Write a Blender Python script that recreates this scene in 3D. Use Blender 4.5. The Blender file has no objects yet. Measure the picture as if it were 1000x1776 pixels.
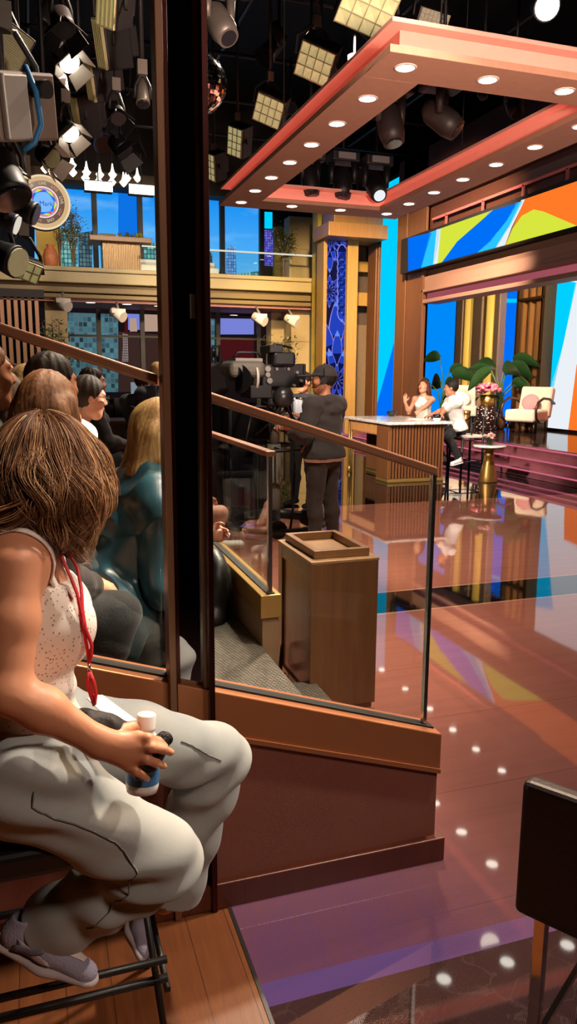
import bpy, bmesh, math, random
import numpy as np
from mathutils import Vector, Matrix
random.seed(7); RNG = np.random.default_rng(7)
SC = bpy.context.scene; COL = SC.collection
V = Vector; PI = math.pi
def R(d): return math.radians(d)

# ------------------------------------------------------------------ camera (metres; +Y runs into the studio, +X to the stage)
FPX = 1310.0; EYE = V((0, 0, 1.65))
PITCH = math.atan((888-650)/FPX); YAW = R(18.5); ROLL = R(-0.35)
FWD = V((math.sin(YAW)*math.cos(PITCH), math.cos(YAW)*math.cos(PITCH), -math.sin(PITCH)))
_r0 = V((math.cos(YAW), -math.sin(YAW), 0)); _u0 = _r0.cross(FWD)
RGT = _r0*math.cos(ROLL) - _u0*math.sin(ROLL); UPV = _r0*math.sin(ROLL) + _u0*math.cos(ROLL)
cd = bpy.data.cameras.new('camera'); cam = bpy.data.objects.new('camera', cd); COL.objects.link(cam)
cd.sensor_fit = 'VERTICAL'; cd.sensor_height = 36.0; cd.lens = 36.0*FPX/1776.0; cd.clip_start = 0.05; cd.clip_end = 200
cam.matrix_world = Matrix(((RGT.x, UPV.x, -FWD.x, EYE.x), (RGT.y, UPV.y, -FWD.y, EYE.y), (RGT.z, UPV.z, -FWD.z, EYE.z), (0, 0, 0, 1)))
SC.camera = cam
# survey of the photograph: where the sight line of a point meets a plane of the studio
def sight(x, y): return FWD + RGT*((x-500)/FPX) - UPV*((y-888)/FPX)
def onZ(x, y, z=0.0): d = sight(x, y); return EYE + d*((z-EYE.z)/d.z)
def onY(x, y, Y): d = sight(x, y); return EYE + d*(Y/d.y)
def onX(x, y, X): d = sight(x, y); return EYE + d*(X/d.x)

# ------------------------------------------------------------------ objects
ROOTM = {}
def thing(name, label, cat, loc=(0, 0, 0), group=None, rz=0.0):
    o = bpy.data.objects.new(name, None); COL.objects.link(o)
    o.empty_display_size = 0.1
    o.location = loc; o.rotation_euler = (0, 0, rz)
    o['label'] = label; o['category'] = cat
    if group: o['group'] = group
    ROOTM[o] = Matrix.Translation(V(loc)) @ Matrix.Rotation(rz, 4, 'Z')
    return o
def tag(o, label, cat, group=None):
    o['label'] = label; o['category'] = cat
    if group: o['group'] = group
    return o
def rootm(p):
    while p is not None:
        if p in ROOTM: return ROOTM[p]
        p = p.parent
    return Matrix.Identity(4)
def dup(root, loc, rz=0.0, label=None, rot=None, scale=None):
    r = root.copy(); COL.objects.link(r); r.location = loc
    r.rotation_euler = rot if rot is not None else (0, 0, rz)
    if scale: r.scale = (scale,)*3
    if label: r['label'] = label
    for ch in list(root.children):
        c = ch.copy(); COL.objects.link(c); c.parent = r
        for g in list(ch.children):
            d = g.copy(); COL.objects.link(d); d.parent = c
    return r

class MB:
    """collects shapes into one bmesh"""
    def __init__(s): s.bm = bmesh.new()
    def poly(s, pts, mi=0):
        f = s.bm.faces.new([s.bm.verts.new(p) for p in pts]); f.material_index = mi; return s
    def box(s, a, b, mi=0, M=None):
        x0, y0, z0 = a; x1, y1, z1 = b
        v = [V((x, y, z)) for x in (x0, x1) for y in (y0, y1) for z in (z0, z1)]
        if M is not None: v = [M @ q for q in v]
        v = [s.bm.verts.new(q) for q in v]
        for q in ((0, 1, 3, 2), (4, 6, 7, 5), (0, 4, 5, 1), (2, 3, 7, 6), (0, 2, 6, 4), (1, 5, 7, 3)):
            s.bm.faces.new([v[i] for i in q]).material_index = mi
        return s
    def cbox(s, c, d, mi=0, M=None):
        return s.box([c[i]-d[i]/2 for i in range(3)], [c[i]+d[i]/2 for i in range(3)], mi, M)
    def prism(s, pts, ax, a, b, mi=0):
        """pts: 2-D outline in the plane across axis ax (0,1,2), extruded a..b"""
        def mk(p, t):
            q = list(p); q.insert(ax, t); return V(q)
        A = [s.bm.verts.new(mk(p, a)) for p in pts]; B = [s.bm.verts.new(mk(p, b)) for p in pts]
        n = len(pts)
        s.bm.faces.new(A).material_index = mi; s.bm.faces.new(B[::-1]).material_index = mi
        for i in range(n): s.bm.faces.new((A[i], B[i], B[(i+1) % n], A[(i+1) % n])).material_index = mi
        return s
    def ring(s, c, r, u, w, n):
        return [s.bm.verts.new(c + u*(r*math.cos(2*PI*i/n)) + w*(r*math.sin(2*PI*i/n))) for i in range(n)]
    def tube(s, pts, r, n=8, mi=0, cap=True, flat=1.0):
        pts = [V(p) for p in pts]
        rs = r if isinstance(r, (list, tuple)) else [r]*len(pts)
        prev = None; u = None
        for i, p in enumerate(pts):
            t = (pts[min(i+1, len(pts)-1)] - pts[max(i-1, 0)])
            if t.length < 1e-9: t = V((0, 0, 1))
            t.normalize()
            if u is None:
                u = t.orthogonal().normalized()
            else:
                u = u - t*u.dot(t)
                u = u.normalized() if u.length > 1e-6 else t.orthogonal().normalized()
            w = t.cross(u)*flat
            R_ = s.ring(p, max(rs[i], 1e-5), u, w, n)
            if prev:
                for k in range(n):
                    f = s.bm.faces.new((prev[k], prev[(k+1) % n], R_[(k+1) % n], R_[k])); f.material_index = mi; f.smooth = True
            elif cap: s.bm.faces.new(R_[::-1]).material_index = mi
            prev = R_
        if cap: s.bm.faces.new(prev).material_index = mi
        return s
    def cyl(s, a, b, r, n=16, mi=0, r2=None):
        return s.tube([a, b], [r, r if r2 is None else r2], n, mi)
    def lathe(s, prof, c=(0, 0, 0), n=24, mi=0, M=None, cap=True):
        """prof: (r,z) from bottom to top around the vertical through c"""
        c = V(c); prev = None
        for r, z in prof:
            P_ = []
            for i in range(n):
                q = c + V((r*math.cos(2*PI*i/n), r*math.sin(2*PI*i/n), z))
                if M is not None: q = M @ q
                P_.append(s.bm.verts.new(q))
            if prev:
                for k in range(n):
                    f = s.bm.faces.new((prev[k], prev[(k+1) % n], P_[(k+1) % n], P_[k])); f.material_index = mi; f.smooth = True
            elif r > 1e-4 and cap: s.bm.faces.new(P_[::-1]).material_index = mi
            prev = P_
        if prof[-1][0] > 1e-4 and cap: s.bm.faces.new(prev).material_index = mi
        return s
    def ell(s, c, r, n=16, mi=0, M=None):
        c = V(c); rows = []
        for j in range(n//2+1):
            th = PI*j/(n//2)
            row = []
            for i in range(n):
                ph = 2*PI*i/n
                q = V((r[0]*math.sin(th)*math.cos(ph), r[1]*math.sin(th)*math.sin(ph), r[2]*math.cos(th)))
                if M is not None: q = M @ q
                row.append(s.bm.verts.new(c+q))
            rows.append(row)
        for a, b in zip(rows, rows[1:]):
            for i in range(n):
                f = s.bm.faces.new((a[i], b[i], b[(i+1) % n], a[(i+1) % n])); f.smooth = True; f.material_index = mi
        return s
    def build(s, name, mats, parent=None, bevel=0.0, local=False, seg=2, kind=None, smooth=None):
        me = bpy.data.meshes.new(name)
        bmesh.ops.remove_doubles(s.bm, verts=s.bm.verts, dist=1e-6)
        bmesh.ops.recalc_face_normals(s.bm, faces=s.bm.faces)
        if parent is not None and not local:
            s.bm.transform(rootm(parent).inverted())
        if smooth is not None:
            for f in s.bm.faces: f.smooth = smooth
        s.bm.to_mesh(me); s.bm.free()
        for m in (mats if isinstance(mats, (list, tuple)) else [mats]): me.materials.append(m)
        o = bpy.data.objects.new(name, me); COL.objects.link(o)
        if parent is not None: o.parent = parent
        if bevel > 0:
            b = o.modifiers.new('bevel', 'BEVEL'); b.width = bevel; b.segments = seg; b.limit_method = 'ANGLE'; b.angle_limit = R(40)
            b.harden_normals = False
        if kind: o['kind'] = kind
        return o

def rotm(d, up=V((0, 0, 1)), org=(0, 0, 0)):
    """matrix whose local -Z... local Y axis looks along d, local Z roughly up"""
    y = V(d).normalized(); x = y.cross(up)
    if x.length < 1e-4: x = V((1, 0, 0))
    x.normalize(); z = x.cross(y)
    return Matrix(((x.x, y.x, z.x, org[0]), (x.y, y.y, z.y, org[1]), (x.z, y.z, z.z, org[2]), (0, 0, 0, 1)))

# ------------------------------------------------------------------ materials
def lin(c):
    if isinstance(c, str):
        c = c.lstrip('#'); c = [int(c[i:i+2], 16)/255 for i in (0, 2, 4)]
    elif max(c) > 1.0: c = [q/255 for q in c]
    return tuple(q/12.92 if q <= 0.04045 else ((q+0.055)/1.055)**2.4 for q in c) + (1.0,)
class NT:
    def __init__(s, name):
        s.m = bpy.data.materials.new(name); s.m.use_nodes = True; s.t = s.m.node_tree; s.t.nodes.clear()
        s.out = s.n('ShaderNodeOutputMaterial')
    def n(s, typ, **kw):
        x = s.t.nodes.new(typ)
        for k, v in kw.items(): setattr(x, k, v)
        return x
    def l(s, a, b): s.t.links.new(a, b)
    def set(s, sock, v):
        if hasattr(v, 'is_output') or isinstance(v, bpy.types.NodeSocket): s.l(v, sock)
        else: sock.default_value = v
    def math(s, op, a, b=None, c=None, clamp=False):
        x = s.n('ShaderNodeMath', operation=op); x.use_clamp = clamp
        s.set(x.inputs[0], a)
        if b is not None: s.set(x.inputs[1], b)
        if c is not None: s.set(x.inputs[2], c)
        return x.outputs[0]
    def mix(s, f, a, b, blend='MIX'):
        x = s.n('ShaderNodeMix', data_type='RGBA', blend_type=blend)
        s.set(x.inputs['Factor'], f) if False else s.set(x.inputs[0], f)
        s.set(x.inputs[6], a); s.set(x.inputs[7], b); return x.outputs[2]
    def noise(s, vec, scale, detail=3.0, rough=0.5, dist=0.0):
        x = s.n('ShaderNodeTexNoise'); x.inputs['Scale'].default_value = scale; x.inputs['Detail'].default_value = detail
        x.inputs['Roughness'].default_value = rough; x.inputs['Distortion'].default_value = dist
        if vec is not None: s.l(vec, x.inputs['Vector'])
        return x.outputs['Fac']
    def coord(s, kind='Object', scale=(1, 1, 1), rot=(0, 0, 0), loc=(0, 0, 0)):
        t = s.n('ShaderNodeTexCoord'); m = s.n('ShaderNodeMapping')
        m.inputs['Scale'].default_value = scale; m.inputs['Rotation'].default_value = rot; m.inputs['Location'].default_value = loc
        s.l(t.outputs[kind], m.inputs['Vector']); return m.outputs['Vector']
    def pos(s):
        g = s.n('ShaderNodeNewGeometry'); x = s.n('ShaderNodeSeparateXYZ'); s.l(g.outputs['Position'], x.inputs[0]); return g.outputs['Position'], x.outputs
    def ramp(s, f, stops, interp='LINEAR'):
        x = s.n('ShaderNodeValToRGB'); r = x.color_ramp; r.interpolation = interp
        while len(r.elements) < len(stops): r.elements.new(0.5)
        for e, (p, c) in zip(r.elements, stops): e.position = p; e.color = c if len(c) == 4 else lin(c)
        s.set(x.inputs[0], f); return x.outputs[0]
    def bsdf(s, col, rough=0.5, metal=0.0, bump=None, bstr=0.3, bdist=0.01, emit=None, estr=0.0, spec=None, **kw):
        p = s.n('ShaderNodeBsdfPrincipled')
        s.set(p.inputs['Base Color'], col); s.set(p.inputs['Roughness'], rough); s.set(p.inputs['Metallic'], metal)
        if spec is not None: s.set(p.inputs['Specular IOR Level'], spec)
        if emit is not None:
            s.set(p.inputs['Emission Color'], emit); s.set(p.inputs['Emission Strength'], estr)
        for k, v in kw.items(): s.set(p.inputs[k.replace('_', ' ')], v)
        if bump is not None:
            b = s.n('ShaderNodeBump'); b.inputs['Strength'].default_value = bstr; b.inputs['Distance'].default_value = bdist
            s.l(bump, b.inputs['Height']); s.l(b.outputs[0], p.inputs['Normal'])
        s.l(p.outputs[0], s.out.inputs[0]); return s.m
MATS = {}
def M(name, col, rough=0.5, metal=0.0, var=0.12, scale=12.0, bump=0.0, emit=None, estr=0.0, spec=None, **kw):
    """plain surface with a little procedural variation"""
    if name in MATS: return MATS[name]
    t = NT(name); v = t.coord('Object'); f = t.noise(v, scale, 4.0)
    c = lin(col); a = tuple(min(1, q*(1-var)) for q in c[:3])+(1,); b = tuple(min(1, q*(1+var)) for q in c[:3])+(1,)
    cc = t.mix(f, a, b)
    MATS[name] = t.bsdf(cc, rough, metal, bump=f if bump else None, bstr=bump, emit=lin(emit) if emit else None, estr=estr, spec=spec, **kw)
    return MATS[name]
def EM(name, col, s=1.0):
    if name in MATS: return MATS[name]
    t = NT(name); e = t.n('ShaderNodeEmission'); e.inputs[0].default_value = lin(col); e.inputs[1].default_value = s
    t.l(e.outputs[0], t.out.inputs[0]); MATS[name] = t.m; return t.m
def WOOD(name, c1, c2, scale=(1, 1, 1), rough=0.45, axis_stretch=12.0, spec=None, rot=(0, 0, 0), coat=0.0):
    """grain runs along local Z unless rotated"""
    if name in MATS: return MATS[name]
    t = NT(name); v = t.coord('Object', scale=(axis_stretch*scale[0], axis_stretch*scale[1], 0.7*scale[2]), rot=rot)
    f = t.noise(v, 2.2, 6.0, 0.62, 0.6); g = t.noise(v, 14.0, 3.0)
    c = t.mix(f, lin(c1), lin(c2)); c = t.mix(t.math('MULTIPLY', g, 0.25), c, lin(c1))
    MATS[name] = t.bsdf(c, rough, 0, bump=f, bstr=0.12, spec=spec, Coat_Weight=coat, Coat_Roughness=0.08); return MATS[name]
def FABRIC(name, c1, c2, scale=220.0, rough=0.9, bump=0.35, big=6.0):
    if name in MATS: return MATS[name]
    t = NT(name); v = t.coord('Object')
    w1 = t.n('ShaderNodeTexWave', wave_type='BANDS', bands_direction='X'); w2 = t.n('ShaderNodeTexWave', wave_type='BANDS', bands_direction='Z')
    for w in (w1, w2):
        w.inputs['Scale'].default_value = scale/6.28; w.inputs['Distortion'].default_value = 2.0; w.inputs['Detail'].default_value = 2
        t.l(v, w.inputs['Vector'])
    h = t.math('MULTIPLY', w1.outputs['Fac'], w2.outputs['Fac']); n = t.noise(v, big, 4.0)
    f = t.math('ADD', t.math('MULTIPLY', h, 0.6), t.math('MULTIPLY', n, 0.5))
    MATS[name] = t.bsdf(t.mix(f, lin(c1), lin(c2)), rough, 0, bump=h, bstr=bump, bdist=0.002, Sheen_Weight=0.15); return MATS[name]
def GLASS(name='clear_glass', tint=(250, 252, 250), ior=1.45):
    if name in MATS: return MATS[name]
    t = NT(name); tr = t.n('ShaderNodeBsdfTransparent'); tr.inputs[0].default_value = lin(tint)
    g = t.n('ShaderNodeBsdfGlossy'); g.inputs['Roughness'].default_value = 0.0
    fr = t.n('ShaderNodeFresnel'); fr.inputs[0].default_value = ior
    # absolute angle: the pane is seen the same from both faces
    lw = t.n('ShaderNodeLayerWeight'); lw.inputs[0].default_value = 0.5
    k = t.math('ADD', 0.04, t.math('MULTIPLY', t.math('POWER', lw.outputs['Facing'], 5.0), 0.96))
    mx = t.n('ShaderNodeMixShader'); t.l(k, mx.inputs[0]); t.l(tr.outputs[0], mx.inputs[1]); t.l(g.outputs[0], mx.inputs[2])
    t.l(mx.outputs[0], t.out.inputs[0]); MATS[name] = t.m; return t.m

# ------------------------------------------------------------------ organic shapes: smooth unions meshed with surface nets
class SDF:
    def __init__(s): s.p = []
    def cone(s, a, b, ra, rb=None, k=0.02, flat=None, cuts=(), op='u'):
        s.p.append(('c', np.array(a, float), np.array(b, float), ra, ra if rb is None else rb, k, flat, cuts, op)); return s
    def chain(s, pts, rs, k=0.02, flat=None, op='u'):
        for i in range(len(pts)-1): s.cone(pts[i], pts[i+1], rs[i], rs[i+1], k, flat, (), op)
        return s
    def ell(s, c, r, rot=None, k=0.02, op='u', cuts=()):
        m = np.eye(3) if rot is None else np.array([list(q) for q in rot])  # rows = local axes in world
        s.p.append(('e', np.array(c, float), np.array(r, float), m, 0, k, None, cuts, op)); return s
    def mesh(s, h, pad=0.03):
        lo = np.full(3, 1e9); hi = -lo
        for q in s.p:
            if q[8] != 'u': continue
            if q[0] == 'c':
                r = max(q[3], q[4])*(1.0 if not q[6] else max(1, q[6][1]))
                lo = np.minimum(lo, np.minimum(q[1], q[2])-r); hi = np.maximum(hi, np.maximum(q[1], q[2])+r)
            else: r = q[2].max(); lo = np.minimum(lo, q[1]-r); hi = np.maximum(hi, q[1]+r)
        lo -= pad; hi += pad
        n = np.ceil((hi-lo)/h).astype(int)+1
        F = np.full(n, 1.0, np.float32)
        ax = [lo[i]+h*np.arange(n[i]) for i in range(3)]
        for q in s.p:
            k = q[5]
            if q[0] == 'c':
                r = max(q[3], q[4])*(1.0 if not q[6] else max(1, q[6][1]))+k+2*h
                a = np.minimum(q[1], q[2])-r; b = np.maximum(q[1], q[2])+r
            else: r = q[2].max()+k+2*h; a = q[1]-r; b = q[1]+r
            i0 = np.clip(np.floor((a-lo)/h).astype(int), 0, n); i1 = np.clip(np.ceil((b-lo)/h).astype(int)+1, 0, n)
            if (i1 <= i0).any(): continue
            X, Y, Z = np.meshgrid(*[ax[i][i0[i]:i1[i]].astype(np.float32) for i in range(3)], indexing='ij')
            if q[0] == 'c':
                A, B = q[1], q[2]; d = B-A; L2 = float(d@d)+1e-12
                px, py, pz = X-A[0], Y-A[1], Z-A[2]
                t = np.clip((px*d[0]+py*d[1]+pz*d[2])/L2, 0, 1)
                px = px-t*d[0]; py = py-t*d[1]; pz = pz-t*d[2]
                sc = 1.0
                if q[6]:
                    nv = np.array(q[6][0], float); nv /= np.linalg.norm(nv); f = q[6][1]
                    dn = (px*nv[0]+py*nv[1]+pz*nv[2])*(1-1/f)
                    px = px-nv[0]*dn; py = py-nv[1]*dn; pz = pz-nv[2]*dn; sc = min(1.0, f)
                D = (np.sqrt(px*px+py*py+pz*pz)-(q[3]+(q[4]-q[3])*t))*sc
            else:
                m = q[3]; px, py, pz = X-q[1][0], Y-q[1][1], Z-q[1][2]
                u = m[0][0]*px+m[0][1]*py+m[0][2]*pz; v = m[1][0]*px+m[1][1]*py+m[1][2]*pz; w = m[2][0]*px+m[2][1]*py+m[2][2]*pz
                r = q[2]; k0 = np.sqrt((u/r[0])**2+(v/r[1])**2+(w/r[2])**2); k1 = np.sqrt((u/r[0]**2)**2+(v/r[1]**2)**2+(w/r[2]**2)**2)+1e-9
                D = k0*(k0-1)/k1
            for (cp, cn) in q[7]:
                cn = np.array(cn, float); cn /= np.linalg.norm(cn)
                D = np.maximum(D, (X-cp[0])*cn[0]+(Y-cp[1])*cn[1]+(Z-cp[2])*cn[2])
            sl = tuple(slice(i0[i], i1[i]) for i in range(3)); E_ = F[sl]
            if q[8] == 'u':
                if k > 0:
                    hh = np.clip(.5+.5*(E_-D)/k, 0, 1); F[sl] = E_+(D-E_)*hh-k*hh*(1-hh)
                else: F[sl] = np.minimum(E_, D)
            else:
                D = -D
                if k > 0:
                    hh = np.clip(.5-.5*(E_-D)/k, 0, 1); F[sl] = E_+(D-E_)*hh+k*hh*(1-hh)
                else: F[sl] = np.maximum(E_, D)
        return nets(F, lo, h)
def nets(F, lo, h):
    S = F < 0; n = np.array(F.shape)
    c = np.zeros(n-1, np.uint8)
    for dx in (0, 1):
        for dy in (0, 1):
            for dz in (0, 1):
                c += S[dx:n[0]-1+dx, dy:n[1]-1+dy, dz:n[2]-1+dz]
    act = (c > 0) & (c < 8); idx = np.argwhere(act)
    ID = np.full(act.shape, -1, np.int64); ID[act] = np.arange(len(idx))
    P_ = np.zeros((len(idx), 3)); W = np.zeros(len(idx))
    cor = [(0, 0, 0), (1, 0, 0), (0, 1, 0), (1, 1, 0), (0, 0, 1), (1, 0, 1), (0, 1, 1), (1, 1, 1)]
    val = [F[idx[:, 0]+q[0], idx[:, 1]+q[1], idx[:, 2]+q[2]] for q in cor]
    for a in range(8):
        for b in range(a+1, 8):
            if sum(abs(cor[a][i]-cor[b][i]) for i in range(3)) != 1: continue
            m = (val[a] < 0) != (val[b] < 0)
            t = np.where(m, val[a]/np.where(m, val[a]-val[b], 1), 0)
            for i in range(3): P_[:, i] += np.where(m, cor[a][i]+t*(cor[b][i]-cor[a][i]), 0)
            W += m
    P_ = (P_/W[:, None]+idx)*h+lo
    Q = []
    for ax in range(3):
        o1, o2 = [(1, 2), (2, 0), (0, 1)][ax]
        sl0 = [slice(None)]*3; sl1 = [slice(None)]*3
        sl0[ax] = slice(0, n[ax]-1); sl1[ax] = slice(1, n[ax])
        A, B = S[tuple(sl0)], S[tuple(sl1)]
        e = np.argwhere(A != B)
        e = e[(e[:, o1] > 0) & (e[:, o2] > 0) & (e[:, o1] < n[o1]-1) & (e[:, o2] < n[o2]-1)]
        if not len(e): continue
        def g(d1, d2):
            q = e.copy(); q[:, o1] -= d1; q[:, o2] -= d2; return ID[q[:, 0], q[:, 1], q[:, 2]]
        q = np.stack([g(0, 0), g(1, 0), g(1, 1), g(0, 1)], 1)
        fl = ~A[e[:, 0], e[:, 1], e[:, 2]]
        q[fl] = q[fl][:, ::-1]
        Q.append(q)
    Q = np.concatenate(Q); Q = Q[(Q >= 0).all(1)]
    return P_, Q
def mesh_np(name, P_, Q, mats, parent=None, cols=None, smooth=True, local=False):
    P_ = np.asarray(P_, float)
    if parent is not None and not local:
        m = np.array(rootm(parent).inverted()); P_ = P_@m[:3, :3].T+m[:3, 3]
    me = bpy.data.meshes.new(name); nf = len(Q); k = Q.shape[1]
    me.vertices.add(len(P_)); me.vertices.foreach_set('co', P_.astype(np.float32).ravel())
    me.loops.add(nf*k); me.loops.foreach_set('vertex_index', Q.astype(np.int32).ravel())
    me.polygons.add(nf); me.polygons.foreach_set('loop_start', np.arange(0, nf*k, k, dtype=np.int32))
    me.polygons.foreach_set('loop_total', np.full(nf, k, np.int32))
    me.polygons.foreach_set('use_smooth', np.full(nf, smooth, bool))
    if cols is not None:
        a = me.color_attributes.new('tint', 'FLOAT_COLOR', 'POINT')
        cc = np.concatenate([cols, np.ones((len(cols), 1))], 1).astype(np.float32); a.data.foreach_set('color', cc.ravel())
    me.update(calc_edges=True); me.validate()
    for m in (mats if isinstance(mats, (list, tuple)) else [mats]): me.materials.append(m)
    o = bpy.data.objects.new(name, me); COL.objects.link(o)
    if parent is not None: o.parent = parent
    return o
def wob(P_, f, seed=0):
    """cheap smooth noise in -1..1"""
    r = np.random.default_rng(abs(seed)); o = np.zeros(len(P_))
    for i in range(6):
        d = r.normal(size=3); d /= np.linalg.norm(d); o += np.sin(P_@d*f*(0.7+0.6*r.random())+r.random()*6.28)
    return o/6
def vnormals(P_, Q):
    n = np.cross(P_[Q[:, 2]]-P_[Q[:, 0]], P_[Q[:, 3]]-P_[Q[:, 1]]); N = np.zeros_like(P_)
    for i in range(4): np.add.at(N, Q[:, i], n)
    return N/(np.linalg.norm(N, axis=1, keepdims=True)+1e-12)
# ------------------------------------------------------------------ setting materials
def stage_floor_mat():
    t = NT('polished_stage_floor'); P_, (x, y, z) = t.pos()
    n1 = t.noise(P_, 1.1, 5.0, 0.6, 0.4)
    mp = t.n('ShaderNodeMapping'); mp.inputs['Scale'].default_value = (0.9, 9.0, 1); t.l(P_, mp.inputs[0])
    g = t.noise(mp.outputs[0], 1.6, 5.0, 0.6, 0.3)
    brown = t.mix(g, lin((156, 96, 80)), lin((192, 126, 106)))
    plank = t.math('LESS_THAN', t.math('FRACT', t.math('MULTIPLY', y, 1/0.61)), 0.012)
    brown = t.mix(t.math('MULTIPLY', plank, 0.35), brown, lin((80, 40, 32)))
    # dark marble with pale veins
    v = t.n('ShaderNodeTexVoronoi', feature='DISTANCE_TO_EDGE'); v.inputs['Scale'].default_value = 2.4
    dn = t.n('ShaderNodeTexNoise'); dn.inputs['Scale'].default_value = 2.0; dn.inputs['Detail'].default_value = 6; t.l(P_, dn.inputs['Vector'])
    ad = t.n('ShaderNodeVectorMath', operation='ADD'); t.l(P_, ad.inputs[0]); t.l(dn.outputs['Color'], ad.inputs[1]); t.l(ad.outputs[0], v.inputs['Vector'])
    vein = t.math('MULTIPLY', t.ramp(v.outputs['Distance'], [(0.0, (1, 1, 1, 1)), (0.018, (0, 0, 0, 1))]), t.noise(P_, 3.0, 3))
    marble = t.mix(t.math('MULTIPLY', vein, 0.4), lin((22, 17, 20)), lin((170, 156, 152)))
    inY = lambda a, b: t.math('MULTIPLY', t.math('GREATER_THAN', y, a), t.math('LESS_THAN', y, b))
    mm = t.math('ADD', t.math('ADD', inY(4.64, 5.1), t.math('GREATER_THAN', t.math('ADD', y, t.math('MULTIPLY', n1, 0.1)), 8.9)), t.math('LESS_THAN', y, 1.66), clamp=True)
    col = t.mix(mm, brown, marble)
    gold = t.math('ADD', inY(4.615, 4.64), inY(5.1, 5.125), clamp=True)
    col = t.mix(gold, col, lin((205, 165, 130)))
    # violet picture shown by the LED tiles nearest the camera, with their pixel grid
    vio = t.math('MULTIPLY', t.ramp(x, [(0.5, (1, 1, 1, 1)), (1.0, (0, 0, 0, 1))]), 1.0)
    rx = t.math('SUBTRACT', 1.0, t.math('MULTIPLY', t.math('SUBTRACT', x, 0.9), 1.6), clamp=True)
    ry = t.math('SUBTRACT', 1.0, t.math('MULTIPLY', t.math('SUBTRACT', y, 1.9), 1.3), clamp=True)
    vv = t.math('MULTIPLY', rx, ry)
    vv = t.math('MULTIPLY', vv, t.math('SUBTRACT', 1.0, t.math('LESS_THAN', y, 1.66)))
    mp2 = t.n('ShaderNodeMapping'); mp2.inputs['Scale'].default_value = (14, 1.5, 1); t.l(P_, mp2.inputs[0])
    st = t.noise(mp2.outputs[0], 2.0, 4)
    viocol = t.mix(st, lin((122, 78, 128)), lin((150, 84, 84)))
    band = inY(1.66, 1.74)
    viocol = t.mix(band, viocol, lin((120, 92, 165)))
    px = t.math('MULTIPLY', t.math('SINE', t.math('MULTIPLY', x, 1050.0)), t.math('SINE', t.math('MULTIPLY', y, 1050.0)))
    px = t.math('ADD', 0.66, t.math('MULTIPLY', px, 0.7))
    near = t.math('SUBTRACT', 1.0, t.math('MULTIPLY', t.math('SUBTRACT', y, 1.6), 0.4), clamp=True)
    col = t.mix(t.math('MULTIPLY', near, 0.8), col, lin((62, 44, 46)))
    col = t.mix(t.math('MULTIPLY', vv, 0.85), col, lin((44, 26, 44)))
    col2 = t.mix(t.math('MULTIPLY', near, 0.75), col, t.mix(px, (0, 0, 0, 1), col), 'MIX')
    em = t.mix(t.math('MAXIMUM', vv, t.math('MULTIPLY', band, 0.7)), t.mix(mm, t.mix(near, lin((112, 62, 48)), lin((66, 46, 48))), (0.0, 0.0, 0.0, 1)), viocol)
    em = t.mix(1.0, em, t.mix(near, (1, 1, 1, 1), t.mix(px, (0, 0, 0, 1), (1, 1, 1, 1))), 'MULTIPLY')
    wv = t.noise(P_, 0.9, 2.0)
    return t.bsdf(col2, 0.035, 0, bump=wv, bstr=0.05, bdist=0.02, emit=em, estr=0.55, spec=0.62)
def plank_floor_mat():
    t = NT('oak_plank_floor'); P_, (x, y, z) = t.pos()
    row = t.math('FLOOR', t.math('MULTIPLY', x, 1/0.12))
    wn = t.n('ShaderNodeTexWhiteNoise', noise_dimensions='1D'); t.l(row, wn.inputs['W'])
    yo = t.math('ADD', y, t.math('MULTIPLY', wn.outputs['Value'], 7.0))
    cb = t.n('ShaderNodeCombineXYZ'); t.l(t.math('MULTIPLY', x, 26.0), cb.inputs[0]); t.l(t.math('MULTIPLY', yo, 2.2), cb.inputs[1])
    g = t.noise(cb.outputs[0], 1.0, 6.0, 0.65, 1.2)
    c = t.mix(g, lin((70, 34, 15)), lin((132, 76, 38)))
    c = t.mix(t.math('MULTIPLY', wn.outputs['Value'], 0.35), c, lin((84, 42, 18)))
    seam = t.math('LESS_THAN', t.math('FRACT', t.math('MULTIPLY', x, 1/0.12)), 0.025)
    c = t.mix(t.math('MULTIPLY', seam, 0.7), c, lin((30, 14, 6)))
    return t.bsdf(c, 0.38, 0, bump=g, bstr=0.1)
def carpet_mat():
    t = NT('woven_carpet'); P_, _ = t.pos()
    ck = t.n('ShaderNodeTexBrick'); ck.inputs['Scale'].default_value = 22.0; ck.inputs['Mortar Size'].default_value = 0.09
    ck.inputs['Color1'].default_value = lin((196, 186, 168)); ck.inputs['Color2'].default_value = lin((140, 130, 116)); ck.inputs['Mortar'].default_value = lin((62, 56, 50))
    mp = t.n('ShaderNodeMapping'); mp.inputs['Rotation'].default_value = (0.5, 0.3, R(40)); t.l(P_, mp.inputs[0]); t.l(mp.outputs[0], ck.inputs['Vector'])
    n = t.noise(P_, 90, 3); n2 = t.noise(P_, 4, 2)
    c = t.mix(t.math('MULTIPLY', n, 0.7), ck.outputs['Color'], lin((92, 84, 74)))
    return t.bsdf(c, 0.95, 0, bump=n, bstr=0.6, bdist=0.004)
MAT_CARPET = carpet_mat()
BLACK = M('matte_black', (12, 11, 12), 0.7); DARKWALL = M('dark_studio_wall', (16, 14, 15), 0.9)
STEEL = M('brushed_steel', (190, 188, 184), 0.25, 1.0, var=0.05)
BRONZE = M('satin_bronze', (180, 116, 76), 0.36, 0.5, var=0.06, scale=3)
BRASS = M('satin_brass', (184, 146, 82), 0.36, 0.55, var=0.08, scale=3)
GOLD = M('gold_metal', (205, 160, 90), 0.28, 0.9, var=0.05)
PANELFAB = FABRIC('reddish_brown_grasscloth', (112, 60, 46), (150, 88, 68), 420.0, 0.85, 0.5)
REDWOOD = WOOD('reddish_dark_wood', (70, 30, 18), (104, 50, 32), rough=0.4, rot=(0, R(90), 0))
GLS = GLASS()

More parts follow.
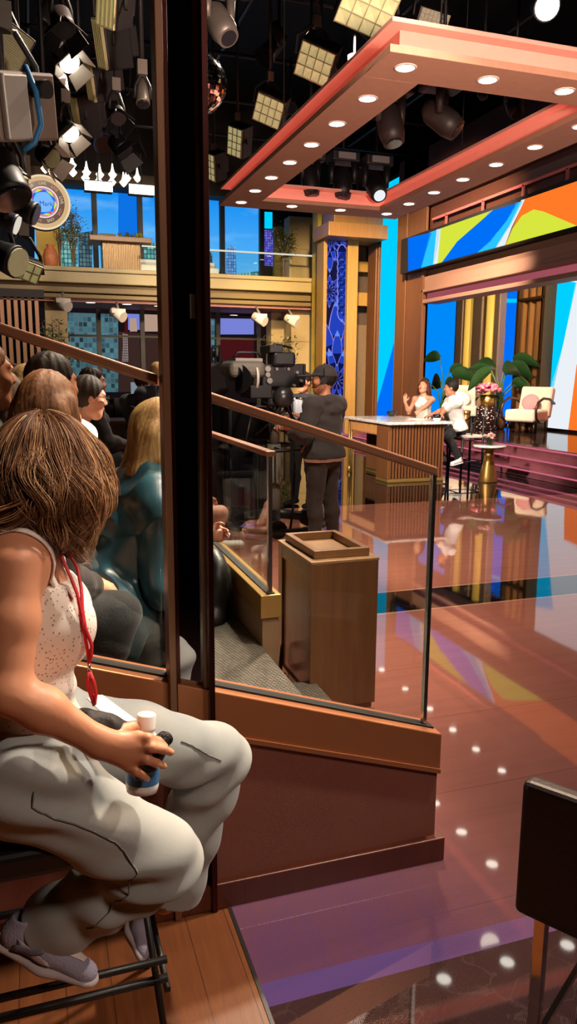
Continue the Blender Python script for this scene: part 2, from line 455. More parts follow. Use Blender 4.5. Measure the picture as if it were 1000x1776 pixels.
def struct(mb, name, mat, **kw):
    return mb.build(name, mat, kind='structure', **kw)
# ------------------------------------------------------------------ room shell
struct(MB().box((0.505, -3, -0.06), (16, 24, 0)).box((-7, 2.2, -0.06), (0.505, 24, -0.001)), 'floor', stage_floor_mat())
struct(MB().box((-7, -3, -0.06), (0.5, 2.2, 0.0)), 'floor', plank_floor_mat())
struct(MB().box((0.497, -3, -0.05), (0.508, 2.06, 0.003)), 'trim_1', M('black_edge_strip', (30, 24, 26), 0.4))
struct(MB().box((-7, -3, 9.0), (16, 24.2, 9.1)), 'ceiling', DARKWALL)
struct(MB().box((-7.1, -3, 0), (-7, 24.2, 9)), 'wall_left', DARKWALL)
struct(MB().box((16, -3, 0), (16.1, 24.2, 9)), 'wall_right', DARKWALL)
struct(MB().box((-7, 24.1, 0), (16, 24.2, 9)), 'wall_back', DARKWALL)
struct(MB().box((-7, -3.1, 0), (16, -3, 9)), 'wall_front', DARKWALL)
# ------------------------------------------------------------------ audience risers and aisle steps
rb = MB()
rb.box((1.0, 2.18, 0), (1.24, 3.3, 0.17)); rb.box((0.15, 2.18, 0), (1.0, 9.4, 0.34))
for i in range(7): rb.box((-0.75*(i+1)+0.15, 2.18, 0), (-0.75*i+0.15, 9.4, 0.34+0.17*(i+1)))
struct(rb, 'floor_riser_steps', MAT_CARPET, bevel=0.008)
# ------------------------------------------------------------------ stair partition: grasscloth base, bronze cap, glass, handrail
def cap(x): return 0.467-0.3305*(x-1.233)
def low(x): return 0.336-0.321*(x-1.237)
def rail(x): return 1.364-0.3235*(x-1.206)
pw = thing('stair_partition', 'brown grasscloth stair partition with bronze cap, glass panes and sloping bronze handrail', 'partition', (0.4, 2.13, 0))
XL = -2.2
MB().prism([(XL, 0), (1.24, 0), (1.24, low(1.24)), (XL, low(XL))], 1, 2.09, 2.19).build('base_panel', PANELFAB, pw, bevel=0.003)
MB().prism([(XL, low(XL)), (1.245, low(1.245)), (1.245, cap(1.245)), (XL, cap(XL))], 1, 2.08, 2.2).build('bronze_cap', BRONZE, pw, bevel=0.004)
MB().prism([(XL, low(XL)-0.012), (1.243, low(1.243)-0.012), (1.243, low(1.243)+0.004), (XL, low(XL)+0.004)], 1, 2.074, 2.192).build('bead_strip', BRONZE, pw)
MB().prism([(XL, cap(XL)-0.001), (1.235, cap(1.235)-0.001), (1.235, cap(1.235)+0.006), (XL, cap(XL)+0.006)], 1, 2.118, 2.162).build('glazing_channel', BLACK, pw)
MB().prism([(XL, 0), (1.265, 0), (1.265, 0.088), (XL, 0.088)], 1, 2.062, 2.21).build('baseboard', REDWOOD, pw, bevel=0.004)
for a, b in ((XL, 0.325), (0.468, 1.2)):
    MB().prism([(a, cap(a)+0.003), (b, cap(b)+0.003), (b, rail(b)-0.027), (a, rail(a)-0.027)], 1, 2.135, 2.145).build('glass_pane', GLS, pw)
MB().prism([(1.2, cap(1.2)), (1.213, cap(1.213)), (1.213, rail(1.213)-0.028), (1.2, rail(1.2)-0.028)], 1, 2.13, 2.15).build('end_post', STEEL, pw)
MB().prism([(0.4655, cap(.46)), (0.4685, cap(.468)), (0.4685, rail(.468)-0.028), (0.4655, rail(.465)-0.028)], 1, 2.132, 2.148).build('glass_edge_strip', STEEL, pw)
RAILM = M('handrail_bronze', (146, 100, 74), 0.38, 0.45, var=0.05)
for a, b in ((XL, 0.326), (0.468, 1.209)):
    MB().prism([(a, rail(a)-0.029), (b, rail(b)-0.029), (b, rail(b)), (a, rail(a))], 1, 2.115, 2.165).build('handrail', RAILM, pw, bevel=0.005)
# ------------------------------------------------------------------ mirror-black column with bronze edge channels
colm = thing('mirror_column', 'tall black mirror column with bronze edge channels standing through the glass partition', 'column', (0.395, 2.1, 0))
tm = NT('black_mirror'); tm.bsdf(lin((150, 148, 152)), 0.01, 1.0)
MB().box((0.368, 2.11, 0.0), (0.44, 2.116, 8.9)).build('mirror_face', tm.m, colm)
MB().box((0.335, 2.117, 0.0), (0.458, 2.15, 8.9)).build('core', BLACK, colm)
MB().box((0.418, 2.1075, 1.80), (0.432, 2.11, 1.865)).build('grey_plate', M('painted_reflection_grey', (120, 112, 108), .5), colm)  # grey plate added to draw a pale reflection on the mirror
DBR = M('dark_bronze', (128, 92, 68), 0.35, 0.4, var=0.05, scale=3); RBR = M('oxblood_bronze', (66, 30, 26), 0.25, 0.8, var=0.05)
MB().box((0.33, 2.052, 0.0), (0.35, 2.12, 8.9)).build('edge_channel', DBR, colm, bevel=0.002)
MB().box((0.35, 2.075, 0.0), (0.357, 2.12, 8.9)).box((0.357, 2.09, 0.0), (0.368, 2.12, 8.9)).build('edge_bead', RBR, colm, bevel=0.001)
MB().box((0.446, 2.052, 0.0), (0.463, 2.12, 8.9)).build('edge_channel', RBR, colm, bevel=0.002)
MB().box((0.437, 2.09, 0.0), (0.446, 2.12, 8.9)).build('edge_bead', DBR, colm, bevel=0.001)
# ------------------------------------------------------------------ front row barrier
wb = thing('audience_barrier', 'low audience barrier with brass cap, glass panes and handrail beside the podium', 'barrier', (1.04, 3.4, 0))
TAUPE = FABRIC('taupe_grasscloth', (120, 92, 66), (160, 126, 92), 420.0, 0.85, 0.5)
MB().box((1.0, 3.38, 0), (1.085, 9.3, 0.482)).build('base_panel', TAUPE, wb, bevel=0.003)
MB().box((0.99, 3.37, 0.482), (1.095, 9.3, 0.6)).build('brass_cap', BRASS, wb, bevel=0.004)
MB().box((1.025, 3.385, 0.598), (1.065, 9.3, 0.606)).build('glazing_channel', BLACK, wb)
for a, b in ((3.42, 3.98), (3.985, 5.2), (5.205, 6.6), (6.605, 8.0), (8.005, 9.3)):
    MB().box((1.04, a, 0.603), (1.05, b, 1.27)).build('glass_pane', GLS, wb)
MB().box((1.035, 3.395, 0.6), (1.055, 3.418, 1.292)).build('end_post', STEEL, wb)
MB().box((1.02, 3.39, 1.27), (1.07, 9.3, 1.296)).build('handrail', RAILM, wb, bevel=0.004)
# ------------------------------------------------------------------ stage platform, steps
st = MB()
for i, (xx, zz) in enumerate(((7.65, .15), (7.9, .30), (8.15, .45))): st.box((xx, 4.0, 0), (xx+0.5 if i < 2 else 16, 22, zz))
t = NT('mauve_step_stone'); P_, (x, y, z) = t.pos()
n = t.noise(P_, 3, 5); ny = t.n('ShaderNodeNewGeometry'); nx = t.n('ShaderNodeSeparateXYZ'); t.l(ny.outputs['Normal'], nx.inputs[0])
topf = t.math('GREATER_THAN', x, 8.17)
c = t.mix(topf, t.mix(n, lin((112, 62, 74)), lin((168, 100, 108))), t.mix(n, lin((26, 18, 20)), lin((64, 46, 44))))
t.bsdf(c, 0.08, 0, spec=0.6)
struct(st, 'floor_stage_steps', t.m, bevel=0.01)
sl = MB()
for xx, zz in ((7.65, .15), (7.9, .30), (8.15, .45)): sl.box((xx-0.012, 4.0, zz-0.045), (xx-0.002, 22, zz-0.02))
struct(sl, 'trim_2', EM('pink_step_light', (255, 130, 160), 0.55))
# ------------------------------------------------------------------ stage portal on the right
WALN = WOOD('walnut_portal', (78, 46, 26), (124, 80, 46), rough=0.4)
WALH = WOOD('walnut_fascia', (64, 34, 22), (96, 56, 38), rough=0.45, rot=(R(90), 0, 0))
pp = MB().box((8.5, 15.84, 0.0), (8.56, 17.28, 6.6)).box((8.47, 16.72, 0.0), (8.5, 16.78, 6.0)).box((8.46, 15.83, 0.0), (8.5, 15.93, 3.95))
struct(pp, 'trim_3', WALN, bevel=0.01)
struct(MB().box((8.6, 6.0, 4.74), (9.3, 15.86, 6.6)).box((8.52, 6.0, 5.0), (8.62, 15.6, 5.12)).box((8.5, 6.0, 5.35), (8.62, 17.0, 6.6)), 'trim_4', WALH)
FASC = M('taupe_fascia', (150, 112, 92), 0.55, var=0.06)
struct(MB().box((8.5, 6.0, 3.5), (8.9, 15.9, 3.84)).box((8.46, 6.0, 3.5), (8.5, 15.9, 3.56)).box((8.47, 6.0, 3.26), (8.9, 15.9, 3.34)).box((8.6, 6.0, 3.34), (8.9, 15.9, 4.0)), 'trim_5', FASC, bevel=0.006)
struct(MB().box((8.585, 6.0, 3.36), (8.6, 15.85, 3.48)), 'trim_6', EM('pink_cove_light', (215, 110, 125), 0.45))
hb = MB()
for yy in (15.0, 13.6, 12.3, 11.1, 9.9): hb.box((8.5, yy-.03, 4.74), (8.53, yy+.03, 5.02))
struct(hb, 'trim_7', M('pinkish_bracket', (150, 80, 74), 0.5))
struct(MB().box((8.5, 6.0, 5.0), (8.52, 15.6, 5.05)), 'trim_8', M('pink_lit_rail', (190, 96, 92), 0.5))
# banner screen
BLU = EM('led_blue', (0, 108, 240), 1.0); CYA = EM('led_cyan', (40, 190, 250), 1.0); LIM = EM('led_lime', (208, 222, 60), 1.0)
ORA = EM('led_orange', (247, 118, 38), 1.0); WHI = EM('led_white', (226, 232, 238), 1.0); SKY = EM('led_bright_cyan', (0, 200, 255), 1.0); NAV = EM('led_navy', (6, 60, 150), 1.0)
bn = thing('banner_screen', 'long overhead screen showing orange, lime, blue and cyan shapes', 'screen', (8.45, 12.5, 4.0))
MB().box((8.3, 7.0, 3.985), (8.6, 16.66, 4.755)).build('housing', BLACK, bn)
def zpl(pts, x0, y0, s): return [(x0+p[0]/s, y0+p[1]/s) for p in pts]
def polyX(mb, pts, X, mi, off): mb.poly([onX(a, b, X)+V((-off, 0, 0)) for a, b in pts], mi)
b = MB()
def bt(a): return 418-0.345*(a-710)
Z6 = lambda pts: zpl(pts, 660, 330, 2.941)
XB = 8.29
def clampb(pts):  # keep inside the screen
    o = []
    for q in pts:
        p = onX(q[0], q[1], 8.3); p.z = min(max(p.z, 4.0), 4.74); p.y = min(p.y, 16.62); o.append(p)
    return o
shp = [([(140, 240), (260, 215), (205, 430), (140, 450)], 0), ([(250, 215), (305, 195), (272, 410), (203, 425)], 1), ([(286, 200), (310, 195), (292, 405), (266, 410)], 4),
       ([(305, 195), (575, 100), (530, 140), (390, 262), (340, 330), (313, 395), (288, 405)], 2),
       ([(550, 110), (700, 65), (640, 160), (560, 262), (490, 345), (310, 395), (340, 330), (390, 262), (530, 142)], 0),
       ([(690, 65), (725, 55), (655, 190), (592, 312), (488, 345), (560, 255), (640, 158)], 1),
       ([(718, 50), (738, 45), (668, 190), (634, 305), (583, 318), (650, 190)], 4),
       ([(735, 45), (1100, -80), (1100, 240), (1000, 187), (830, 108), (780, 98), (720, 130), (670, 200), (638, 300), (634, 305)], 3),
       ([(638, 305), (670, 200), (720, 130), (780, 98), (830, 108), (1000, 187), (1100, 240), (1100, 250)], 2)]
for pts, mi in shp: b.poly([p+V((-0.006, 0, 0)) for p in clampb(Z6(pts))], mi)
b.box((8.296, 7.0, 4.0), (8.299, 10.5, 4.74), 3)
b.build('display', [BLU, CYA, LIM, ORA, WHI], bn)
# tall cyan LED strip beside the portal
ls = thing('led_column', 'tall narrow cyan LED column left of the walnut portal', 'screen', (8.5, 17.8, 0))
MB().box((8.52, 17.3, 0.0), (8.7, 18.2, 6.4)).build('housing', BLACK, ls)
MB().poly([(8.515, 17.3, 0.02), (8.515, 18.2, 0.02), (8.515, 18.2, 6.3), (8.515, 17.3, 6.3)], 0).poly([(8.512, 17.3, .02), (8.512, 18.2, 0.02), (8.512, 18.2, 0.9), (8.512, 17.3, 2.45)], 1).build('display', [SKY, BLU], ls)
# ------------------------------------------------------------------ stage back wall inside the portal (X = 11)
XI = 11.0
struct(MB().box((XI+0.14, 5, 0.45), (XI+0.3, 21.5, 4.6)), 'wall_stage', WALN)
struct(MB().box((8.9, 5, 4.3), (XI+0.3, 21.5, 4.4)), 'ceiling', M('stage_soffit', (40, 30, 28), 0.8))
def yX(px, py=640): return onX(px, py, XI).y
def screenX(name, label, px0, px1, z0, z1, shapes, mats, base=0):
    y0, y1 = sorted((yX(px0), yX(px1)))
    s = thing(name, label, 'screen', (XI, (y0+y1)/2, z0))
    MB().box((XI, y0, z0), (XI+0.1, y1, z1)).build('housing', BLACK, s)
    m = MB().box((XI-0.004, y0+.01, z0+.01), (XI, y1-.01, z1-.01), base)
    for pts, mi in shapes:
        q = []
        for p in pts:
            w = onX(p[0], p[1], XI); w.y = min(max(w.y, y0+.01), y1-.01); w.z = min(max(w.z, z0+.01), z1-.01); w.x = XI-0.008; q.append(w)
        m.poly(q, mi)
    m.build('display', mats, s); return s
screenX('stage_screen', 'large stage screen with cyan, white and orange wedges behind the armchairs', 955, 1150, 0.5, 4.3,
        [([(940, 490), (1000, 490), (976, 600), (956, 690), (940, 760)], 1), ([(998, 490), (1160, 460), (1160, 600), (1000, 632), (985, 750), (940, 760), (956, 668), (976, 600)], 0), ([(1000, 631), (1160, 560), (1160, 780), (984, 760)], 2)], [WHI, SKY, ORA])
screenX('stage_screen', 'narrow blue stage screen with cyan edges behind the banana plant', 860, 909, 0.5, 3.9,
        [([(855, 540), (862, 535), (868, 560), (866, 640), (858, 650)], 1), ([(855, 640), (862, 600), (858, 650)], 2), ([(868, 518), (902, 518), (902, 525), (868, 525)], 1), ([(903, 520), (912, 520), (910, 560), (903, 565)], 1)], [BLU, SKY, WHI])
screenX('stage_screen', 'plain blue stage screen behind the seated couple', 737, 786, 0.5, 4.0, [], [EM('led_azure', (0, 132, 240), 1.0)])
cpl = MB(); ylw = MB(); drk = MB(); wsl = MB()
def colX(mb, a, b, z0, z1, dep):
    y0, y1 = sorted((onX(a, 640, XI-dep).y, onX(b, 640, XI-dep).y)); mb.box((XI-dep, y0, z0), (XI+0.02, y1, z1))
colX(drk, 797, 806, .45, 4.2, .05); colX(drk, 830, 842, .45, 4.2, .05)
struct(drk, 'trim_9', M('dark_umber_panel', (58, 44, 34), 0.6))
colX(cpl, 786, 797, .45, 4.2, .25); colX(cpl, 814, 830, .45, 4.2, .25); colX(cpl, 851, 860, .45, 4.2, .2)
struct(cpl, 'trim_10', M('taupe_column', (132, 108, 92), 0.5), bevel=0.03)
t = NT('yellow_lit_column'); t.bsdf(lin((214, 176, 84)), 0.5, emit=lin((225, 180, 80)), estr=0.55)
for a, b in ((805, 813), (842, 852)):
    y0, y1 = sorted((onX(a, 640, XI-.15).y, onX(b, 640, XI-.15).y)); r = (y1-y0)/2
    ylw.cyl((XI-0.15, (y0+y1)/2, .45), (XI-0.15, (y0+y1)/2, 4.2), r, 16)
struct(ylw, 'trim_11', t.m)
# walnut slat column between the two screens
y0, y1 = sorted((yX(909), yX(955)))
sc_ = thing('slat_column', 'walnut slatted column with brass shelves between two stage screens', 'column', (XI, (y0+y1)/2, .45))
rn = random.Random(3)
sw = MB(); k = 11
for i in range(k):
    a = y0+.05+(y1-y0-.1)*i/k; sw.box((XI-.1-rn.random()*.12, a, .45), (XI+.05, a+(y1-y0-.1)/k*.8, 4.2))
sw.build('slats', WOOD('slat_walnut', (96, 64, 38), (158, 112, 66)), sc_)
fr = MB().box((XI-.3, y0-.03, .45), (XI, y0+.05, 4.25)).box((XI-.3, y1-.05, .45), (XI, y1+.03, 4.25))
for zz in (0.6, 1.95, 3.35): fr.box((XI-.3, y0, zz), (XI, y1, zz+.05))
fr.build('frame', M('dark_brass', (92, 66, 40), 0.35, 0.7), sc_)
# ------------------------------------------------------------------ back set wall (Y about 18-20), seen left of the portal
YS = 18.3
def xY(px, Y, py=550): return onY(px, py, Y).x
def zY(py, Y, px=600): return onY(px, py, Y).z
struct(MB().box((xY(615, 19.6), 19.6, 0), (9.6, 19.7, 7)), 'wall_set', M('brown_recess', (74, 56, 44), 0.6))
hd = MB().box((xY(557, YS, 400), YS-.5, zY(417, YS)), (8.5, YS+.6, zY(393, YS))).box((xY(574, YS, 385), YS-.2, zY(393, YS)), (8.5, YS+.6, zY(360, YS)))
struct(hd, 'trim_12', WOOD('honey_walnut_header', (120, 84, 50), (176, 130, 82), rough=0.4, rot=(0, R(90), 0)), bevel=0.01)
goldw = WOOD('gold_lit_walnut', (132, 98, 46), (186, 146, 76), rough=0.42)
struct(MB().box((xY(601, YS), YS, 0), (xY(619, YS), YS+.5, zY(415, YS))).box((xY(560, YS), YS, 0), (xY(566, YS), YS+.5, zY(415, YS))), 'trim_13', goldw, bevel=0.01)
struct(MB().box((xY(652, YS), YS+.1, 0), (xY(660, YS), YS+.6, zY(418, YS))).box((xY(663, YS), YS, 0), (8.5, YS+.6, zY(418, YS))), 'trim_14', WALN, bevel=0.01)
struct(MB().box((xY(660.3, YS), YS+.05, 0.1), (xY(662.6, YS), YS+.3, zY(425, YS))), 'trim_15', EM('pink_white_light_line', (255, 205, 190), 1.3))
struct(MB().box((xY(619, YS), 19.3, zY(470, 19.3)), (xY(652, 19.3), 19.6, zY(452, 19.3))).box((xY(619, YS), 19.2, zY(530, 19.3)), (xY(654, 19.3), 19.6, zY(507, 19.3))), 'trim_16', goldw)
rec = MB().box((xY(619, 19.4)-.2, 19.55, 0), (xY(654, 19.4)+.3, 19.6, 3.0))
struct(rec, 'trim_17', M('taupe_flat', (112, 92, 70), 0.5))
# flower picture panel
fx0, fx1 = xY(566, YS), xY(601, YS); fz1 = zY(417, YS)
fp = thing('flower_mural', 'tall backlit panel of blue and violet dahlias behind the camera operator', 'picture', ((fx0+fx1)/2, YS+.2, 0))
t = NT('backlit_navy'); v = t.coord('Object'); nn = t.noise(v, 3, 4)
e = t.n('ShaderNodeEmission'); t.l(t.mix(nn, lin((8, 8, 26)), lin((34, 32, 86))), e.inputs[0]); t.l(e.outputs[0], t.out.inputs[0])
MB().box((fx0, YS+.15, 0.0), (fx1, YS+.3, fz1)).build('backing', t.m, fp)
pet = MB(); W_ = fx1-fx0
PM = [EM('petal_blue', (36, 66, 190), 0.9), EM('petal_lilac', (150, 140, 232), 0.9), EM('petal_indigo', (60, 70, 200), 0.9), EM('petal_sky', (92, 140, 240), 0.95), EM('petal_edge', (150, 140, 226), 0.85), EM('petal_deep', (14, 20, 78), 0.9)]
def petal(cx, cz, ang, r0, r1, w, mi, lay):
    d = V((math.sin(ang), 0, math.cos(ang))); s = V((d.z, 0, -d.x)); out = []; N = 7
    sidea = []; sideb = []
    for i in range(N+1):
        u = i/N; ww = w*math.sin(PI*min(1, u*0.92+0.08))**0.8
        c = V((cx, YS+.15-lay*0.004, cz))+d*(r0+(r1-r0)*u)
        sidea.append(c+s*ww); sideb.append(c-s*ww)
    pts = sidea+sideb[::-1]
    for p in pts: p.x = min(max(p.x, fx0+.005), fx1-.005); p.z = min(max(p.z, 0.01), fz1-.01)
    for i in range(N): pet.poly([sidea[i], sidea[i+1], sideb[i+1], sideb[i]], mi if mi in (1, 4) else (5, 5, 5, 0, 0, mi, 3)[i])
def dahlia(px, py, rad, rings, squash=1.0, a0=0, a1=2*PI, per=14):
    c = onY(px, py, YS+.15); lay = 1
    for j in range(rings):
        f = 1-j/rings
        for k in range(per):
            a = a0+(a1-a0)*(k+0.5*(j % 2))/per
            petal(c.x, c.z, a, rad*f*0.2, rad*f+.015, rad*f*0.118, 4, lay)
            petal(c.x, c.z, a, rad*f*0.2, rad*f, rad*f*0.104, (0, 2, 0, 3)[j % 4], lay+0.5)
        lay += 1
dahlia(583, 660, 2.1, 5, per=11); dahlia(583, 655, 0.35, 2, per=10)
dahlia(571, 505, 0.4, 3, per=10); dahlia(572, 415, 0.8, 3, per=12)
for j in range(9):
    for k in range(2):
        c = onY(592+k*7, 440+j*13+(6 if k else 0), YS+.15)
        petal(c.x, c.z, PI, -0.22, 0.22, 0.14, 1, 7); petal(c.x, c.z, PI, -0.2, 0.19, 0.115, 0, 7.5)
pet.build('petals', PM, fp)
# ------------------------------------------------------------------ mezzanine and the wall of windows behind it
YB = 20.0
mx1 = xY(547, YB)
def zz(y): return onY(240, y, YB).z
mz = MB().box((-7, YB-.3, zz(478)), (mx1, 23, zz(470.5))).box((-7, YB-.25, zz(497)), (mx1, 23, zz(478)))
struct(mz, 'floor_mezzanine', M('gilded_fascia', (178, 156, 112), 0.5, var=0.06), bevel=0.02)
struct(MB().box((-7, YB-.05, zz(512)), (mx1, 23, zz(497))).box((-7, YB-.12, zz(522)), (mx1, 23, zz(514.5))), 'trim_18', M('olive_bronze_fascia', (128, 104, 62), 0.5, var=0.06), bevel=0.02)
struct(MB().box((-7, YB, zz(527)), (mx1, 23.5, zz(522))), 'ceiling', M('rose_soffit', (176, 118, 112), 0.6))
STONE = M('limestone', (176, 152, 110), 0.8, var=0.1, scale=2.5, bump=0.1)
def stone_col(name, px0, px1, z0, z1, Y, lines=True):
    m = MB(); x0, x1 = xY(px0, Y), xY(px1, Y); h = z1-z0; n = max(1, int(h/0.75))
    for i in range(n): m.box((x0, Y, z0+h*i/n+.006), (x1, Y+.5, z0+h*(i+1)/n-.006))
    m.box((x0+.04, Y+.02, z0), (x1-.04, Y+.48, z1)); struct(m, name, STONE, bevel=0.008)
stone_col('wall_stone_pier', 501, 549, zz(470), zz(345), 20.6); stone_col('wall_stone_pier', 505, 547, 0, zz(527), 20.3)
stone_col('wall_stone_pier', 78, 117, 0, zz(527), 20.4); stone_col('wall_stone_pier', 470, 500, 0, zz(527), 21.2)
t = NT('yellow_lit_plaster'); v = t.coord('Object'); n = t.noise(v, 2.0, 5)
t.bsdf(t.mix(n, lin((150, 122, 40)), lin((232, 205, 90))), 0.6)
struct(MB().box((xY(549, 19.2), 19.2, 0), (xY(560, 19.2), 19.6, zz(352))).box((xY(476, 22.2), 22.2, zz(470)), (xY(502, 22.2), 22.4, zz(345))), 'trim_19', t.m)
struct(MB().box((xY(70, 22.0), 22.0, zz(470)), (xY(111, 22.0), 22.2, zz(380))), 'trim_20', M('yellow_lit_wall', (220, 178, 70), 0.6))
def sky_mat(name, c0, c1, c2, s=1.0):
    t = NT(name); P_, (x, y, z) = t.pos()
    mp = t.n('ShaderNodeMapping'); mp.inputs['Scale'].default_value = (0.35, 1, 1.3); t.l(P_, mp.inputs[0]); n = t.noise(mp.outputs[0], 1.0, 5, 0.55)
    g = t.n('ShaderNodeMapRange'); g.inputs[1].default_value = 4.0; g.inputs[2].default_value = 6.6; t.l(z, g.inputs[0])
    c = t.mix(g.outputs[0], lin(c0), lin(c1)); c = t.mix(t.ramp(n, [(0.5, (0, 0, 0, 1)), (0.72, (0.6, 0.6, 0.6, 1))]), c, lin(c2))
    e = t.n('ShaderNodeEmission'); e.inputs[1].default_value = s; t.l(c, e.inputs[0]); t.l(e.outputs[0], t.out.inputs[0]); return t.m
def city_mat(name, ca, cb, cm, sc, mort=0.03):
    t = NT(name); P_, (x, y, z) = t.pos(); c = t.n('ShaderNodeCombineXYZ'); t.l(x, c.inputs[0]); t.l(z, c.inputs[1])
    b = t.n('ShaderNodeTexBrick'); b.offset = 0.0; b.inputs['Scale'].default_value = sc; b.inputs['Mortar Size'].default_value = mort; b.inputs['Brick Width'].default_value = .3; b.inputs['Row Height'].default_value = .36
    b.inputs['Color1'].default_value = lin(ca); b.inputs['Color2'].default_value = lin(cb); b.inputs['Mortar'].default_value = lin(cm); b.inputs['Bias'].default_value = 0.1
    t.l(c.outputs[0], b.inputs[0])
    e = t.n('ShaderNodeEmission'); t.l(b.outputs[0], e.inputs[0]); t.l(e.outputs[0], t.out.inputs[0]); return t.m
YW = 22.8
us = thing('skyline_screen', 'wide screen of blue sky and city towers behind the mezzanine glass rail', 'screen', (2.5, YW, zz(470)))
CITY1 = city_mat('dusk_tower', (38, 62, 84), (88, 120, 120), (24, 36, 52), 3.2)
CITY2 = city_mat('glass_tower', (60, 120, 190), (120, 170, 220), (30, 70, 140), 4.0)
TEAL = city_mat('teal_tower', (40, 110, 120), (130, 190, 180), (20, 60, 80), 3.0)
m = MB()
def polyY(mb, pts, Y, mi): mb.poly([onY(a, b, Y) for a, b in pts], mi)
polyY(m, [(60, 300), (450, 312), (450, 500), (60, 480)], YW, 0)
polyY(m, [(205, 330), (242, 333), (242, 480), (205, 480)], YW-.01, 4)
polyY(m, [(340, 408), (352, 420), (368, 442), (368, 500), (340, 500)], YW-.01, 1); polyY(m, [(392, 432), (398, 426), (408, 428), (411, 500), (392, 500)], YW-.01, 2)
polyY(m, [(100, 395), (135, 392), (135, 480), (100, 480)], YW-.01, 3); polyY(m, [(136, 405), (160, 400), (160, 480), (136, 480)], YW-.015, 1); polyY(m, [(245, 425), (270, 420), (270, 480), (245, 480)], YW-.01, 3)
polyY(m, [(411, 475), (450, 470), (450, 500), (411, 500)], YW-.012, 3); polyY(m, [(368, 468), (392, 474), (392, 500), (368, 500)], YW-.012, 1)
m.build('display', [sky_mat('evening_sky', (96, 186, 240), (22, 140, 235), (150, 205, 240)), CITY1, CITY2, TEAL, EM('deep_blue_sky', (12, 110, 220), 1.0)], us)
mu = MB()
for px in (165, 243, 384, 452): a = xY(px, YW-.1, 420); mu.box((a-.07, YW-.25, zz(470)), (a+.07, YW-.1, 8))
mu.box((-1, YW-.22, zz(452)), (6, YW-.12, zz(448)))
mu.build('mullions', M('black_bronze_frame', (34, 28, 26), 0.5), us)
struct(MB().box((xY(453, 22.7, 420), 22.6, zz(470)), (xY(480, 22.7, 420), 22.7, 8.5)), 'wall_mezzanine', M('dark_brown_wall', (46, 36, 30), 0.7))
ps = thing('small_screen', 'small violet screen on the dark wall beside the mezzanine tree', 'screen', (xY(463, 22.6), 22.6, 5))
m = MB(); polyY(m, [(453, 398), (473, 400), (473, 462), (453, 460)], 22.58, 0); polyY(m, [(455, 367), (472, 368), (472, 397), (455, 396)], 22.58, 1)
m.build('display', [city_mat('violet_city', (60, 50, 170), (110, 110, 220), (30, 26, 90), 5.0), SKY], ps)
# upper fascia of the windows
struct(MB().box((-7, 21.8, 6.55), (mx1, 22.4, 9.0)), 'wall_back', M('olive_dark_bulkhead', (52, 44, 36), 0.8))
struct(MB().box((-7, 21.7, onY(200, 318, 21.7).z), (xY(345, 21.7, 330), 21.85, onY(200, 300, 21.7).z)), 'trim_21', M('stone_beam', (120, 100, 76), 0.7))
# lower storey city screen
lo_ = thing('street_screen', 'wide screen of scaffolded street fronts under the mezzanine', 'screen', (2.5, YW, 0))
YL = 22.0
m = MB(); polyY(m, [(60, 530), (505, 552), (505, 700), (60, 690)], YL, 0)
polyY(m, [(117, 542), (205, 545), (205, 680), (117, 680)], YL-.01, 1); polyY(m, [(348, 552), (372, 553), (372, 640), (348, 640)], YL-.01, 1)
polyY(m, [(382, 552), (440, 553), (440, 580), (382, 580)], YL-.01, 2); polyY(m, [(218, 544), (250, 545), (250, 572), (218, 572)], YL-.01, 2); polyY(m, [(216, 550), (222, 550), (222, 580), (216, 580)], YL-.02, 3)
polyY(m, [(225, 552), (236, 552), (238, 575), (225, 575)], YL-.02, 4); polyY(m, [(250, 545), (278, 546), (278, 575), (250, 575)], YL-.02, 4); polyY(m, [(212, 578), (222, 578), (222, 628), (212, 628)], YL-.02, 5)
polyY(m, [(382, 585), (440, 586), (440, 640), (382, 640)], YL-.01, 3); polyY(m, [(205, 575), (280, 580), (280, 680), (205, 680)], YL-.008, 6)
m.build('display', [EM('street_dark', (22, 14, 18), 1), city_mat('scaffold_front', (10, 18, 26), (74, 124, 134), (84, 100, 112), 2.6, .03), EM('street_sky', (120, 130, 215), .9),
                    EM('brick_red_front', (70, 18, 22), .9), EM('cream_front', (190, 160, 140), .8), city_mat('white_sign_front', (220, 216, 210), (235, 230, 226), (60, 30, 36), 8, .1), EM('brown_front', (58, 38, 34), .9)], lo_)
mu = MB()
for px in (172, 247, 377, 447): a = xY(px, YL-.1, 600); mu.box((a-.06, YL-.2, 0), (a+.06, YL-.05, zz(527)))
mu.box((-1, YL-.18, zz(580)), (7, YL-.08, zz(576))); mu.build('mullions', MATS['black_bronze_frame'], lo_)
for px, py in ((157, 524), (220, 527), (275, 530), (355, 542), (405, 546)):
    p = onZ(px, py, zz(527))
    d = thing('downlight', 'small round downlight in the rose mezzanine soffit', 'light', (p.x, p.y, p.z), 'downlights under the mezzanine')
    MB().lathe([(0.13, -0.012), (0.15, -0.006), (0.15, 0.001)], (p.x, p.y, p.z)).build('bezel', FASC, d)
    MB().lathe([(0.0, -0.016), (0.11, -0.016), (0.12, -0.012)], (p.x, p.y, p.z)).build('lens', EM('soft_white_lens', (255, 235, 215), 2.0), d)
# glass rail on the mezzanine
gr = thing('glass_railing', 'glass railing with a bright top rail along the mezzanine edge', 'railing', (3, YB-.2, zz(470)))
xa = xY(246, YB-.2, 432); rz_ = zz(470)+0.56
MB().box((xa, YB-.2, zz(470)), (mx1-.02, YB-.185, rz_)).build('glass_pane', GLS, gr)
MB().box((xa, YB-.215, rz_), (mx1-.02, YB-.17, rz_+.035)).build('top_rail', EM('lit_rail', (230, 225, 205), 0.9), gr)
